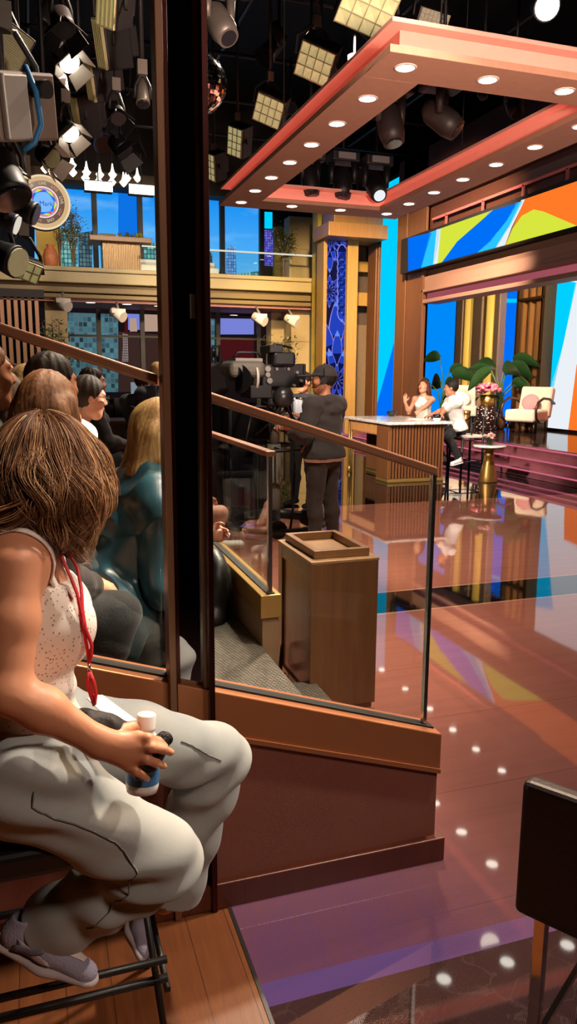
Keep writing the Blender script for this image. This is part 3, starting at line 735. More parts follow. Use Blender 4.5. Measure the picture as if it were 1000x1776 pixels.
# ------------------------------------------------------------------ ceiling canopy over the stage floor
cn = thing('ceiling_canopy', 'large rectangular timber ceiling canopy with pink cove light and round downlights', 'canopy', (3.65, 7.6, 3.8))
def ringbox(mb, X0, X1, Y0, Y1, wd, z0, z1, mi=0):
    mb.box((X0, Y0, z0), (X1, Y0+wd, z1), mi).box((X0, Y1-wd, z0), (X1, Y1, z1), mi)
    mb.box((X0, Y0+wd, z0), (X0+wd, Y1-wd, z1), mi).box((X1-wd, Y0+wd, z0), (X1, Y1-wd, z1), mi)
    return mb
CX0, CX1, CY0, CY1 = 2.4, 4.93, 5.07, 10.1
SOF = WOOD('canopy_soffit', (172, 122, 98), (196, 146, 118), rough=0.55, rot=(R(90), 0, 0), axis_stretch=6)
ringbox(MB(), CX0, CX1, CY0, CY1, 0.455, 3.80, 3.85).build('soffit', SOF, cn, bevel=0.003)
ROSE = M('salmon_fascia', (222, 160, 142), 0.6, var=0.06)
ringbox(MB(), CX0+.13, CX1-.13, CY0+.13, CY1-.13, 0.2, 3.85, 4.0).build('upright', ROSE, cn)
ringbox(MB(), CX0+.02, CX1-.02, CY0+.02, CY1-.02, 0.42, 4.0, 4.03).build('top_cornice', ROSE, cn, bevel=0.003)
e = MB()
ringbox(e, CX0+.045, CX1-.045, CY0+.045, CY1-.045, 0.03, 3.851, 3.858)
ringbox(e, CX0+.37, CX1-.37, CY0+.37, CY1-.37, 0.03, 3.851, 3.858)
e.build('cove_light', EM('pink_cove_strip', (255, 150, 136), 4.6), cn)
for x, y in ((2.9, 5.3), (4.5, 5.3), (2.6, 8), (4.7, 8), (3.6, 9.9)): MB().cyl((x, y, 4.02), (x, y, 8.99), 0.006, 6).build('suspension_cable', BLACK, cn)
DLENS = EM('warm_white_lens', (255, 248, 232), 9.0); BEZ = M('white_bezel', (225, 205, 190), 0.4)
dl0 = None
pos_ = [(2.62, 5.28+.645*i) for i in range(8)]+[(4.65, 5.28+.645*i) for i in range(8)]+[(2.62+.676*i, y) for i in (1, 2) for y in (5.28, 9.79)]
for x, y in pos_:
    if dl0 is None:
        dl0 = thing('downlight', 'round recessed downlight glowing in the canopy soffit', 'light', (0, 0, 0), 'downlights of the ceiling canopy')
        MB().lathe([(0.066, -0.006), (0.082, -0.002), (0.082, 0.002), (0.066, 0.002), (0.066, -0.006)], n=28, cap=False).build('bezel', BEZ, dl0)
        MB().lathe([(0.0, -0.004), (0.066, -0.004), (0.066, 0.001)], n=28).build('lens', DLENS, dl0)
        dl0.location = (x, y, 3.799)
    else: dup(dl0, (x, y, 3.799))
wd0 = None
for y in (16.6, 15.3, 14.1, 13.1, 12.2, 11.3):
    if wd0 is None:
        wd0 = thing('wall_downlight', 'round downlight bracketed to the walnut fascia high above the banner screen', 'light', (0, 0, 0), 'downlights of the walnut fascia')
        MB().cyl((0, 0, .0), (0, 0, .14), .085, 20).build('can', BLACK, wd0); MB().box((.05, -.02, .05), (.41, .02, .1)).build('bracket', BLACK, wd0)
        MB().lathe([(0.0, -0.006), (0.075, -0.006), (0.078, 0.0)], n=24).build('lens', DLENS, wd0); wd0.location = (8.1, y, 5.75)
    else: dup(wd0, (8.1, y, 5.75))
# ------------------------------------------------------------------ podium
DW = WOOD('dark_oak_podium', (84, 56, 34), (128, 90, 58), rough=0.3, rot=(0, R(90), 0)); DW2 = WOOD('podium_light_oak', (128, 92, 58), (168, 128, 86), rough=0.4)
pd = thing('podium', 'square dark oak podium with a raised rim on its top', 'podium', (1.38, 3.5, 0))
MB().box((1.215, 3.262, 0.0), (1.54, 3.755, 0.765)).build('body', DW, pd, bevel=0.004)
f = MB()
f.box((1.203, 3.25, 0.03), (1.216, 3.30, 0.765)).box((1.203, 3.70, 0.03), (1.216, 3.765, 0.765)).box((1.203, 3.3, 0.70), (1.216, 3.7, 0.765)).box((1.203, 3.3, 0.03), (1.216, 3.7, 0.1))
f.box((1.203, 3.25, 0.03), (1.552, 3.262, 0.765))
f.build('face_frame', DW, pd, bevel=0.003)
MB().box((1.2, 3.247, 0.765), (1.555, 3.77, 0.78)).build('top', DW2, pd, bevel=0.003)
t_ = MB(); t_.box((1.235, 3.30, 0.78), (1.525, 3.33, 0.82)).box((1.235, 3.715, 0.78), (1.525, 3.745, 0.82)).box((1.235, 3.33, .78), (1.265, 3.715, .82)).box((1.495, 3.33, .78), (1.525, 3.715, .82))
t_.build('rim', WOOD('podium_rim_oak', (112, 78, 48), (150, 110, 72), rough=0.35), pd, bevel=0.003)
cbl = MB()
pts = [(1.175+.02*math.cos(a), 3.62+.05*math.cos(a*1.02), 0.16+.075*math.sin(a)+0.001*a) for a in np.linspace(0, 25, 90)]
cbl.tube(pts, 0.006, 6); cbl.tube([(1.19, 3.6, .09), (1.19, 3.66, .02), (1.3, 3.9, 0.008), (1.9, 4.4, 0.008)], 0.006, 6)
tag(cbl.build('cable_coil', BLACK), 'black coil of cable hanging between the barrier and the podium', 'cable')
# ------------------------------------------------------------------ host desk
dk = thing('host_desk', 'slatted walnut host desk with a white marble top and brass feet', 'desk', (5.65, 11.3, 0))
t = NT('white_marble'); v = t.coord('Object'); n = t.noise(v, 3.0, 8, 0.6, 1.5)
t.bsdf(t.mix(t.ramp(n, [(0.46, (1, 1, 1, 1)), (0.5, (0, 0, 0, 1)), (0.54, (1, 1, 1, 1))]), lin((190, 182, 172)), lin((240, 235, 226))), 0.12)
MARB = t.m
MB().box((5.1, 10.48, 0.9), (6.22, 12.25, 0.945)).build('marble_top', MARB, dk, bevel=0.012)
SLW = WOOD('desk_walnut', (104, 62, 36), (150, 98, 60), rough=0.42); SLD = M('desk_dark_gap', (34, 20, 14), 0.7)
def slats(mb, a, b, n, z0, z1, dep=0.03):
    a, b = V(a), V(b); d = (b-a); L = d.length; d.normalize(); nn = V((d.y, -d.x, 0))
    for i in range(n):
        c = a+d*(L*(i+.5)/n); w = L/n*0.33
        mb.prism([tuple((c+d*w).xy), tuple((c+nn*dep+d*w*.6).xy), tuple((c+nn*dep-d*w*.6).xy), tuple((c-d*w).xy)], 2, z0, z1)
    return mb
MB().box((5.17, 10.58, 0.06), (6.1, 10.98, 0.9)).build('front_carcass', SLD, dk)
slats(MB(), (5.16, 10.585, 0), (6.12, 10.585, 0), 18, 0.06, 0.9, .04).build('front_slats', SLW, dk)
MB().box((5.145, 10.56, 0.06), (5.17, 10.98, 0.9)).build('corner_panel', SLW, dk)
MB().box((5.15, 10.55, 0.0), (6.13, 11.0, 0.055)).build('brass_plinth', BRASS, dk, bevel=0.01)
MB().box((5.5, 10.98, 0.06), (5.55, 12.15, 0.9)).build('modesty_board', SLD, dk)
slats(MB(), (5.5, 12.1, 0), (5.5, 11.0, 0), 22, 0.06, 0.72, .03).build('modesty_slats', SLW, dk)
MB().box((5.5, 10.98, 0.0), (5.6, 12.15, 0.055)).build('brass_plinth', BRASS, dk)
MB().box((5.16, 10.98, 0.715), (5.5, 12.08, 0.9)).build('drawer_box', WOOD('desk_golden_oak', (170, 112, 52), (214, 156, 88), rough=0.4), dk)
slats(MB(), (5.16, 12.06, 0), (5.16, 11.0, 0), 18, 0.73, 0.89, .012).build('drawer_front', MATS['desk_golden_oak'], dk)
lg = MB()
for (x, y) in ((5.17, 12.14), (5.17, 12.04)): lg.cyl((x, y, 0.0), (x, y, 0.9), 0.022, 12)
lg.lathe([(0.045, 0), (0.05, 0.02), (0.05, 0.09), (0.035, 0.1)], (5.17, 12.1, 0)); lg.build('brass_leg', BRASS, dk)
cup = thing('bowl', 'small dark bowl on the back corner of the marble desk top', 'bowl', (5.92, 12.3-.25, 0.945))
MB().lathe([(0.03, 0), (0.075, 0.02), (0.09, 0.09), (0.085, 0.09), (0.065, 0.025), (0, 0.02)], (5.92, 12.05, 0.946)).build('bowl_shell', M('dark_glaze', (44, 48, 46), 0.15), cup)
MB().lathe([(0.0, 0.075), (0.083, 0.08)], (5.92, 12.05, 0.946)).build('rim_filling', M('cream_liquid', (200, 196, 180), 0.4), cup)
mg = thing('mug', 'black and white mug in front of the seated man', 'mug', (6.0, 10.72, 0.945))
MB().lathe([(0.05, 0), (0.062, 0.02), (0.064, 0.045)], (6.04, 10.68, 0.946)).build('mug_base', M('white_glaze', (232, 230, 225), 0.2), mg)
MB().lathe([(0.064, 0.045), (0.064, 0.1), (0.057, 0.1), (0.055, 0.05), (0, 0.05)], (6.04, 10.68, 0.946)).build('mug_band', M('navy_glaze', (22, 26, 38), 0.2), mg)
cd_ = thing('cue_cards', 'loose white papers on the desk in front of the seated woman', 'paper', (5.95, 11.2, .945))
MB().box((5.8, 11.05, 0.946), (6.03, 11.22, 0.951)).box((5.86, 11.1, 0.951), (6.1, 11.28, 0.954)).build('sheets', M('white_paper', (240, 236, 228), 0.8), cd_)
# ------------------------------------------------------------------ bar stools at the desk
BLKM = M('black_powder_coat', (14, 13, 13), 0.4); CUSH = M('pale_cushion', (216, 206, 190), 0.85, bump=0.1, scale=60)
def bar_stool(loc, label, rz):
    s = thing('bar_stool', label, 'stool', (0, 0, 0))
    for sx in (-1, 1):
        for sy in (-1, 1):
            top = 0.66 if sy < 0 else 0.98
            MB().tube([(sx*.2, sy*.2, 0), (sx*.185, sy*.185, top)], 0.019, 8).build('leg', BLKM, s)
    for z, k in ((0.26, .195), (0.62, .188)):
        q = [(-k, -k, z), (k, -k, z), (k, k, z), (-k, k, z), (-k, -k, z)]
        m = MB()
        for a, b in zip(q, q[1:]): m.tube([a, b], 0.010, 6)
        m.build('stretcher', BLKM, s)
    m = MB(); m.tube([(-.185, -.02, .88), (-.185, .1, .92), (-.185, .185, .97)], .012, 8).tube([(.185, -.02, .88), (.185, .1, .92), (.185, .185, .97)], .012, 8)
    m.tube([(-.185, -.02, .64), (-.185, -.02, .88)], .011, 8).tube([(.185, -.02, .64), (.185, -.02, .88)], .011, 8)
    m.tube([(-.185, .185, .97), (-.1, .215, .975), (.1, .215, .975), (.185, .185, .97)], .013, 8).build('armrest_rail', BLKM, s)
    MB().box((-.2, -.2, .64), (.2, .19, .70)).build('seat_cushion', CUSH, s, bevel=.025, seg=3)
    s.location = loc; s.rotation_euler = (0, 0, rz); ROOTM[s] = Matrix.Translation(V(loc)) @ Matrix.Rotation(rz, 4, 'Z'); return s
bar_stool((6.78, 10.98, 0), 'black framed bar stool with pale seat under the man in the white shirt', R(-90))
bar_stool((6.72, 12.0, 0), 'black framed bar stool under the woman at the desk', R(-90))
# ------------------------------------------------------------------ gold side table with flowers
tb = thing('side_table', 'gold hourglass side table with a round white marble top', 'table', (6.75, 10.25, 0))
MB().lathe([(0.15, 0), (0.15, 0.02), (0.135, 0.1), (0.085, 0.32), (0.07, 0.40), (0.085, 0.42), (0.07, 0.44), (0.085, 0.5), (0.12, 0.545)], (6.75, 10.25, 0), 32).build('pedestal', GOLD, tb)
MB().lathe([(0.12, 0.545), (0.25, 0.552), (0.255, 0.575), (0.25, 0.58), (0, 0.58)], (6.75, 10.25, 0), 40).build('table_top', MARB, tb)
def rose_ball(mb, c, r, mats_n, rn):
    """a rose head: a tight bud inside rings of cupped petals"""
    mi0 = rn.randrange(mats_n); mb.ell(c, (r*.62, r*.62, r*.66), 8, mi0)
    for j in range(2):
        n = 4+j*2
        for k in range(n):
            a = 2*PI*(k+.5*j)/n+rn.random()*.3; d = V((math.cos(a), math.sin(a), 0)); s = V((-d.y, d.x, 0)); rr = r*(.7+.22*j); mi = rn.randrange(mats_n)
            p = [V(c)+d*rr*.35-V((0, 0, r*.6)), V(c)+d*rr+V((0, 0, -r*.1)), V(c)+d*rr*1.12+V((0, 0, r*(.6-.35*j)))]; w = rr*.55
            mb.poly([p[0]-s*w*.5, p[0]+s*w*.5, p[1]+s*w, p[1]-s*w], mi); mb.poly([p[1]-s*w, p[1]+s*w, p[2]+s*w*.6, p[2]-s*w*.6], mi)
def leaf(mb, base, tip, w, mi=0, sag=0.1, n=6, fold=0.15, roll=0.):
    base, tip = V(base), V(tip); d = tip-base; s = d.cross(V((0, 0, 1)))
    s = s.normalized() if s.length > 1e-5 else V((1, 0, 0)); up = s.cross(d).normalized(); prev = None
    if roll: s, up = s*math.cos(roll)+up*math.sin(roll), up*math.cos(roll)-s*math.sin(roll)
    for i in range(n+1):
        u = i/n; c = base+d*u-V((0, 0, sag*d.length*u*u)); ww = w*max(0.02, math.sin(PI*min(.99, u*.93+.06))**.75)
        row = [c-s*ww+up*ww*fold, c, c+s*ww+up*ww*fold]
        row = [mb.bm.verts.new(q) for q in row]
        if prev:
            for a in (0, 1):
                f = mb.bm.faces.new((prev[a], prev[a+1], row[a+1], row[a])); f.material_index = mi; f.smooth = True
        prev = row
rn = random.Random(5)
fl = thing('flower_vase', 'small glass vase of pink and white flowers on the gold side table', 'vase', (6.75, 10.25, .58))
MB().lathe([(0.05, 0), (0.065, 0.01), (0.065, 0.1), (0.06, 0.1), (0.06, 0.012), (0, .012)], (6.75, 10.25, .581)).build('glass_vase', GLASS('vase_glass', (215, 225, 210)), fl)
LEAFM = M('leaf_green', (52, 84, 34), 0.5, var=.3, scale=8); LEAFD = M('dark_leaf_green', (24, 50, 28), 0.4, var=.35, scale=6)
PINKS = [M('pink_petal', (232, 118, 150), .7), M('pale_pink_petal', (240, 170, 180), .7), M('magenta_petal', (206, 80, 120), .7)]
WH3 = [M('white_petal', (238, 230, 220), .7), PINKS[1], M('peach_petal', (236, 190, 160), .7)]
m = MB(); lm = MB()
for i in range(16):
    a = rn.random()*6.28; r = .1*math.sqrt(rn.random()); c = (6.75+r*math.cos(a), 10.25+r*math.sin(a), .72+.05*rn.random()-r*.3)
    rose_ball(m, c, .028, 3, rn); lm.tube([(6.75+.2*r*math.cos(a), 10.25+.2*r*math.sin(a), .6), c], .003, 4)
for i in range(10):
    a = rn.random()*6.28; leaf(lm, (6.75, 10.25, .68), (6.75+.13*math.cos(a), 10.25+.13*math.sin(a), .7), .02)
m.build('blossoms', WH3, fl); lm.build('stems', LEAFM, fl)
# ------------------------------------------------------------------ stage furniture (stage floor at z 0.45)
UPH = FABRIC('cream_upholstery', (206, 188, 170), (232, 216, 200), 300, .9, .2); DARKW = M('dark_walnut_frame', (44, 26, 20), .35)
def armchair(loc, rz, label):
    s = thing('armchair', label, 'chair', (0, 0, 0))
    MB().box((-.34, -.38, .24), (.34, .36, .5)).build('seat', UPH, s, bevel=.06, seg=4)
    Mx = Matrix.Translation((0, .34, .42)) @ Matrix.Rotation(R(-14), 4, 'X')
    MB().box((-.36, -.09, -.1), (.36, .09, .56), 0, Mx).build('backrest', UPH, s, bevel=.05, seg=4)
    for sx in (-1, 1):
        m = MB(); pts = []
        for a in np.linspace(-0.15, 1.25, 14):
            pts.append((sx*.39, -.42+.2*(1-math.cos(a*PI))*1.0+ (0.18 if a > 1 else 0)*(a-1), .36+.28*math.sin(a*PI*.8)))
        pts = [(sx*.39, .44, .62), (sx*.39, .2, .72), (sx*.39, -.1, .74), (sx*.39, -.33, .66), (sx*.39, -.42, .5), (sx*.39, -.38, .33), (sx*.39, -.24, .25), (sx*.37, 0, .24)]
        m.tube(pts, .028, 8).build('armrest', DARKW, s)
    for sx in (-1, 1):
        for sy, l in ((-.28, .24), (.28, .26)):
            MB().tube([(sx*.3, sy, 0), (sx*.29, sy*.95, l)], [.014, .026], 8).build('leg', DARKW, s)
    s.location = loc; s.rotation_euler = (0, 0, rz); ROOTM[s] = Matrix.Translation(V(loc)) @ Matrix.Rotation(rz, 4, 'Z'); return s
pa = onZ(910, 752, .45); pb = onZ(822, 752, .45)
armchair((10.05, 13.9, .451), R(-62), 'cream armchair with curved dark arms beside the large wedge screen')
armchair((9.75, 16.0, .451), R(-20), 'cream armchair with curved dark arms beside the pot of pink roses')
pil = thing('cushion', 'pink and grey cushion leaning on the armchair by the large wedge screen', 'cushion', (10.2, 13.98, .95))
mc = Matrix.Translation((10.16, 13.97, 1.1)) @ Matrix.Rotation(R(-62), 4, 'Z') @ Matrix.Rotation(R(-16), 4, 'X')
MB().ell((0, 0, 0), (.2, .07, .18), 18).build('cushion_body', M('pink_grey_weave', (196, 140, 144), .9, var=.3, scale=9), pil, local=True).matrix_local = rootm(pil).inverted() @ mc
pil2 = thing('cushion', 'white cushion on the armchair behind the seated man', 'cushion', (9.75, 16.0, .95))
mc = Matrix.Translation((9.79, 16.13, 1.1)) @ Matrix.Rotation(R(-20), 4, 'Z') @ Matrix.Rotation(R(-16), 4, 'X')
MB().ell((0, 0, 0), (.2, .07, .17), 18).build('cushion_body', M('white_weave', (226, 216, 205), .9), pil2, local=True).matrix_local = rootm(pil2).inverted() @ mc
pq = onZ(862, 752, .45); X_, Y_ = 9.7, 14.9
et = thing('speckled_table', 'dark round drum table with white speckles between the two armchairs', 'table', (X_, Y_, .45))
t = NT('speckled_terrazzo'); v = t.coord('Object'); vo = t.n('ShaderNodeTexVoronoi'); vo.inputs['Scale'].default_value = 17; t.l(v, vo.inputs[0])
t.bsdf(t.mix(t.math('LESS_THAN', vo.outputs['Distance'], .28), lin((34, 20, 20)), lin((214, 196, 190))), .25)
MB().lathe([(.24, 0), (.25, .02), (.25, .5), (.24, .52), (0, .52)], (X_, Y_, .451), 32).build('drum', t.m, et)
rp = thing('rose_pot', 'brass pot of bright pink roses on the speckled drum table', 'vase', (X_, Y_, .97))
MB().lathe([(.15, 0), (.17, .01), (.18, .26), (.17, .26), (.16, .02), (0, .02)], (X_, Y_, .972), 28).build('brass_pot', GOLD, rp)
m = MB()
for i in range(46):
    u = rn.random(); a = rn.random()*6.28; r = .27*math.sqrt(u); c = (X_+r*math.cos(a), Y_+r*math.sin(a), 1.27+.2*math.sqrt(max(0, 1-u)))
    rose_ball(m, c, .062, 3, rn)
m.build('roses', PINKS, rp)
lm = MB()
for i in range(14):
    a = rn.random()*6.28; leaf(lm, (X_, Y_, 1.2), (X_+.33*math.cos(a), Y_+.33*math.sin(a), 1.26), .06)
lm.build('leaves', LEAFM, rp)
gc = thing('gold_canister', 'short gold canister on the stage floor beside the drum table', 'container', (9.4, 15.3, .45))
MB().lathe([(.1, 0), (.1, .3), (.095, .31), (.095, .34), (.1, .35), (.1, .42), (0, .43)], (9.35, 15.2, .451), 24).build('canister_body', GOLD, gc)
def banana_plant(c, label, spec, pot=.16):
    s = thing('banana_plant', label, 'plant', c)
    MB().lathe([(pot*.8, 0), (pot, .05), (pot*1.05, .3), (pot*.95, .3), (0, .28)], c, 20).build('pot', M('bronze_pot', (96, 70, 44), .4, .6), s)
    stx = MB(); lv = MB()
    for (dx, dz, L, drop, w, az) in spec:
        b = V(c)+V((0, 0, .28)); d = V((math.cos(az), math.sin(az), 0))
        k = b+d*dx*.35+V((0, 0, dz*.7)); tp = b+d*dx+V((0, 0, dz))
        stx.tube([b, b.lerp(k, .5), k, tp], [.022, .018, .014, .01], 6)
        leaf(lv, tp, tp+d*L+V((0, 0, L*drop)), w, 0, .45, 9, .3, R(62) if math.cos(az+R(18.5)) > 0 else R(-62))
    stx.build('stems', LEAFM, s); lv.build('leaves', [M('banana_leaf', (34, 66, 34), .35, var=.4, scale=5)], s); return s
AZ = R(-71.5+90-90)
A_ = lambda d: R(d-18.5)   # 0 = picture right
banana_plant((9.75, 17.0, .451), 'banana plant with broad leaves behind the seated couple',
             [(.15, 1.05, .5, .25, .18, A_(0)), (.2, .95, .7, .22, .2, A_(-12)), (.1, 1.35, .45, .35, .17, A_(150)), (.35, .75, .7, -.1, .22, A_(185)), (.2, .8, .6, .1, .2, A_(100)), (.1, .7, .55, .3, .18, A_(-60))])
banana_plant((10.05, 14.98, .451), 'banana plant with upright leaves behind the pink roses',
             [(.15, 1.1, .75, .5, .17, A_(120)), (.2, 1.05, .5, -.45, .13, A_(170)), (.2, 1.15, .5, -.1, .19, A_(-15)), (.1, 1.0, .6, .5, .21, A_(-70)), (.25, 1.3, .6, .15, .15, A_(-25)), (.3, .8, .5, -.1, .16, A_(-40)), (.3, .7, .45, .3, .14, A_(-30)), (.2, 1.0, .6, .6, .13, A_(150)), (.25, 1.1, .45, -.6, .12, A_(165))], .17)
# ------------------------------------------------------------------ mezzanine bar, trees, sign, pendants
zf = zz(470.5)
xb0, xb1 = xY(178, 20.5, 450), xY(243, 20.5, 450)
bar = thing('bar_counter', 'bronze fluted bar counter on the mezzanine', 'counter', ((xb0+xb1)/2, 20.5, zf))
zt_ = onY(210, 418, 20.5).z
MB().box((xb0, 20.45, zf), (xb1, 21.0, zt_-.05)).build('body', M('bar_bronze', (122, 94, 60), .4, .5), bar)
slats(MB(), (xb0, 20.45, 0), (xb1, 20.45, 0), 22, zf, zt_-.06, .03).build('flutes', M('bar_flute', (142, 112, 74), .4, .5), bar)
MB().box((xY(155, 20.4, 420), 20.25, zt_-.05), (xY(262, 20.4, 420), 21.1, zt_+.07)).build('counter_top', WOOD('bar_top_oak', (120, 84, 50), (164, 122, 80), rot=(0, R(90), 0)), bar, bevel=.01)
MB().box((xY(172, 20.6, 415), 20.5, zt_+.07), (xY(200, 20.6, 415), 21.0, zt_+.16)).build('raised_shelf', M('bar_shelf', (110, 96, 66), .5), bar)
def tree(c, H, spread, label, n, cols, trunk=.04, seed=1, low=.35, ls=.05, name='olive_tree', cat='tree', group=None, sparse=1.0):
    r_ = random.Random(seed); s = thing(name, label, cat, c, group); c = V(c); br = MB(); lv = MB()
    tops = []
    for i in range(7):
        a = r_.random()*6.28; t_ = c+V((math.cos(a)*spread*.75*r_.random(), math.sin(a)*spread*.75*r_.random(), H*(.7+.3*r_.random()))); m_ = c.lerp(t_, .5); m_.x = c.x+(t_.x-c.x)*.25; m_.y = c.y+(t_.y-c.y)*.25
        br.tube([c, c+V((0, 0, H*low*.6)), m_, t_], [trunk, trunk*.9, trunk*.5, trunk*.15], 6); tops.append((m_, t_))
    for i in range(n):
        m_, t_ = r_.choice(tops); p = m_.lerp(t_, r_.random()**.7)+V((r_.gauss(0, .16), r_.gauss(0, .16), r_.gauss(0, .14)))*spread*1.1
        a = r_.random()*6.28; d = V((math.cos(a), math.sin(a), r_.uniform(-.6, .8)))
        leaf(lv, p, p+d*ls*(1+r_.random()), ls*.28, r_.randrange(len(cols)), .1, 3, .1)
    br.build('trunk', M('bark', (112, 88, 64), .9), s); o = lv.build('foliage', cols, s); return s
OL = [M('olive_leaf', (122, 128, 88), .6), M('olive_leaf_dark', (72, 82, 52), .6), M('olive_leaf_pale', (160, 160, 116), .6)]
OR_ = [M('autumn_leaf', (140, 110, 60), .6), OL[0], M('pale_blossom', (186, 176, 150), .7)]
tree((xY(491, 20.0, 490), 20.0, zf), 1.4, .45, 'young olive tree standing by the stone pier on the mezzanine', 700, OL, .035, 2, .55, .07)
tree((xY(128, 21.6, 460), 21.6, zf), 1.75, .75, 'leafy tree left of the bar counter on the mezzanine', 900, OR_, .035, 3, .3, .06)
tree((xY(104, 21.0, 460), 21.0, zf), 1.4, .4, 'bare slender tree in front of the yellow wall on the mezzanine', 200, OR_, .03, 4, .4, .05)
tree((xY(100, 19.6, 690), 19.6, 0), 2.9, .7, 'bushy olive tree in front of the lower stone pier', 1500, OL, .04, 5, .25, .07)
tree((xY(483, 19.4, 690), 19.4, 0), 2.75, .65, 'silvery shrub behind the studio camera', 1300, OL, .04, 6, .3, .07)
vz = thing('floor_vase', 'terracotta patterned vase at the left end of the mezzanine', 'vase', (xY(88, 20.4, 450), 20.4, zf))
MB().lathe([(.1, 0), (.17, .1), (.19, .3), (.14, .46), (.08, .52), (.1, .58), (0, .57)], (xY(88, 20.4, 450), 20.4, zf)).build('vase_body', M('terracotta', (170, 96, 56), .6, var=.4, scale=14), vz)
for i, (px, lab) in enumerate(((262, 'white lounge seat on the mezzanine at the right of the bar counter'), (357, 'white lounge seat on the mezzanine right of the mirror column'))):
    x = xY(px, 20.6, 460); q = thing('lounge_seat', lab, 'seat', (x, 20.6, zf))
    WL = M('bright_white_fabric', (250, 246, 236), .8); MB().box((x-.3, 20.35, zf), (x+.3, 20.95, zf+.22)).build('seat', WL, q, bevel=.04)
    MB().box((x-.3, 20.8, zf+.2), (x+.3, 20.95, zf+.42)).build('backrest', WL, q, bevel=.04)
fpz = thing('flower_box', 'low planter of yellow green sprigs on the bar counter', 'planter', (xY(228, 20.6, 412), 20.6, zt_+.07))
x = xY(226, 20.6, 412); MB().box((x-.35, 20.55, zt_+.071), (x+.35, 20.8, zt_+.12)).build('trough', M('white_trough', (220, 210, 190), .6), fpz)
lm = MB()
for i in range(60):
    a = rn.random()*6.28; b = V((x-.33+.66*rn.random(), 20.67, zt_+.12)); leaf(lm, b, b+V((.12*math.cos(a), .12*math.sin(a), .04+.12*rn.random())), .018)
lm.build('sprigs', M('yellow_green_sprig', (176, 180, 60), .6), fpz)
# round sign
YR = 16.6; cs = onY(75, 352, YR); rs = (onY(75, 304, YR)-cs).length
sg = thing('round_sign', 'round ringed sign with a blue heart of a picture hanging before the mezzanine', 'sign', cs)
sg['label'] = 'round sign of lit rings around a blue polygon picture, hanging left before the mezzanine'
def disc(mb, r0, r1, y, mi, n=48):
    for i in range(n):
        a, b = 2*PI*i/n, 2*PI*(i+1)/n
        P4 = [(r0, a), (r1, a), (r1, b), (r0, b)]
        mb.poly([cs+V((r*math.cos(q), y, r*math.sin(q))) for r, q in (P4 if r0 > 0 else P4[:3])], mi)
m = MB().cyl(cs+V((0, .02, 0)), cs+V((0, .2, 0)), rs*.98, 48); m.build('drum', M('sign_dark_brown', (34, 20, 16), .5), sg)
m = MB()
for r0, r1, y, mi in ((.93, 1.0, -.06, 0), (.86, .9, -.04, 1), (.78, .83, -.02, 0)): disc(m, rs*r0, rs*r1, y, mi)
for r0, r1, y in ((.93, 1.0, -.06),):
    m.cyl(cs+V((0, y+.001, 0)), cs+V((0, .05, 0)), rs*.93, 48, 1)
m.build('light_rings', [EM('ring_cream_light', (250, 226, 186), .85), EM('ring_gold_light', (226, 190, 140), .8)], sg)
m = MB(); disc(m, rs*.56, rs*.78, -.065, 0); disc(m, rs*.53, rs*.57, -.07, 1); m.build('word_band', [M('sign_brown_band', (58, 34, 27), .5), EM('ring_pale', (250, 225, 200), 1.0)], sg)
m = MB(); disc(m, 0, rs*.53, -.068, 0)
def ngon(n, r, a, y, mi): m.poly([cs+V((rs*r*math.cos(a+2*PI*i/n), y, rs*r*math.sin(a+2*PI*i/n))) for i in range(n)], mi)
ngon(5, .52, .6, -.070, 1); ngon(6, .5, .9, -.072, 2); ngon(5, .48, .25, -.074, 3); ngon(6, .46, .35, -.076, 4); ngon(6, .42, .1, -.078, 5); ngon(24, .36, 0, -.080, 6)
m.build('picture', [EM('sign_lilac', (196, 150, 190), .9), EM('sign_coral', (232, 110, 90), .9), LIM, EM('sign_red', (220, 70, 60), .9), BLU, EM('sign_azure', (70, 160, 245), 1), EM('sign_pale_blue', (120, 180, 245), 1)], sg)
def text(s, size, loc, rot, mat, parent, name='lettering', ext=.002):
    c = bpy.data.curves.new(name, 'FONT'); c.body = s; c.size = size; c.align_x = 'CENTER'; c.align_y = 'CENTER'; c.extrude = ext
    o0 = bpy.data.objects.new(name, c); COL.objects.link(o0); dg = bpy.context.evaluated_depsgraph_get()
    me = bpy.data.meshes.new_from_object(o0.evaluated_get(dg)); bpy.data.objects.remove(o0)
    mm = Matrix.LocRotScale(V(loc), rot, None); me.transform(rootm(parent).inverted() @ mm); me.materials.append(mat)
    o = bpy.data.objects.new(name, me); COL.objects.link(o); o.parent = parent; return o
from mathutils import Euler
text('Mark', rs*.24, cs+V((rs*.1, -.09, -rs*.06)), Euler((R(90), 0, 0)), EM('sign_text_blue', (20, 80, 170), 1), sg)
for k, wd in enumerate(('LIVE',)*9):
    a = R(90-40*k); text(wd, rs*.15, cs+V((rs*.67*math.cos(a), -.075, rs*.67*math.sin(a))), Euler((R(90), 0, 0)).to_quaternion() @ Euler((0, 0, a-PI/2)).to_quaternion(), (M('sign_text_faint', (176, 130, 116), .6) if k % 2 else EM('sign_text_pale', (240, 215, 190), .9)), sg)
hg = MB(); 
for dx in (-.3, .3): hg.cyl(cs+V((dx, .1, rs*.8)), cs+V((dx, .1, 3.4)), .01, 6)
hg.build('hanging_wires', BLACK, sg)
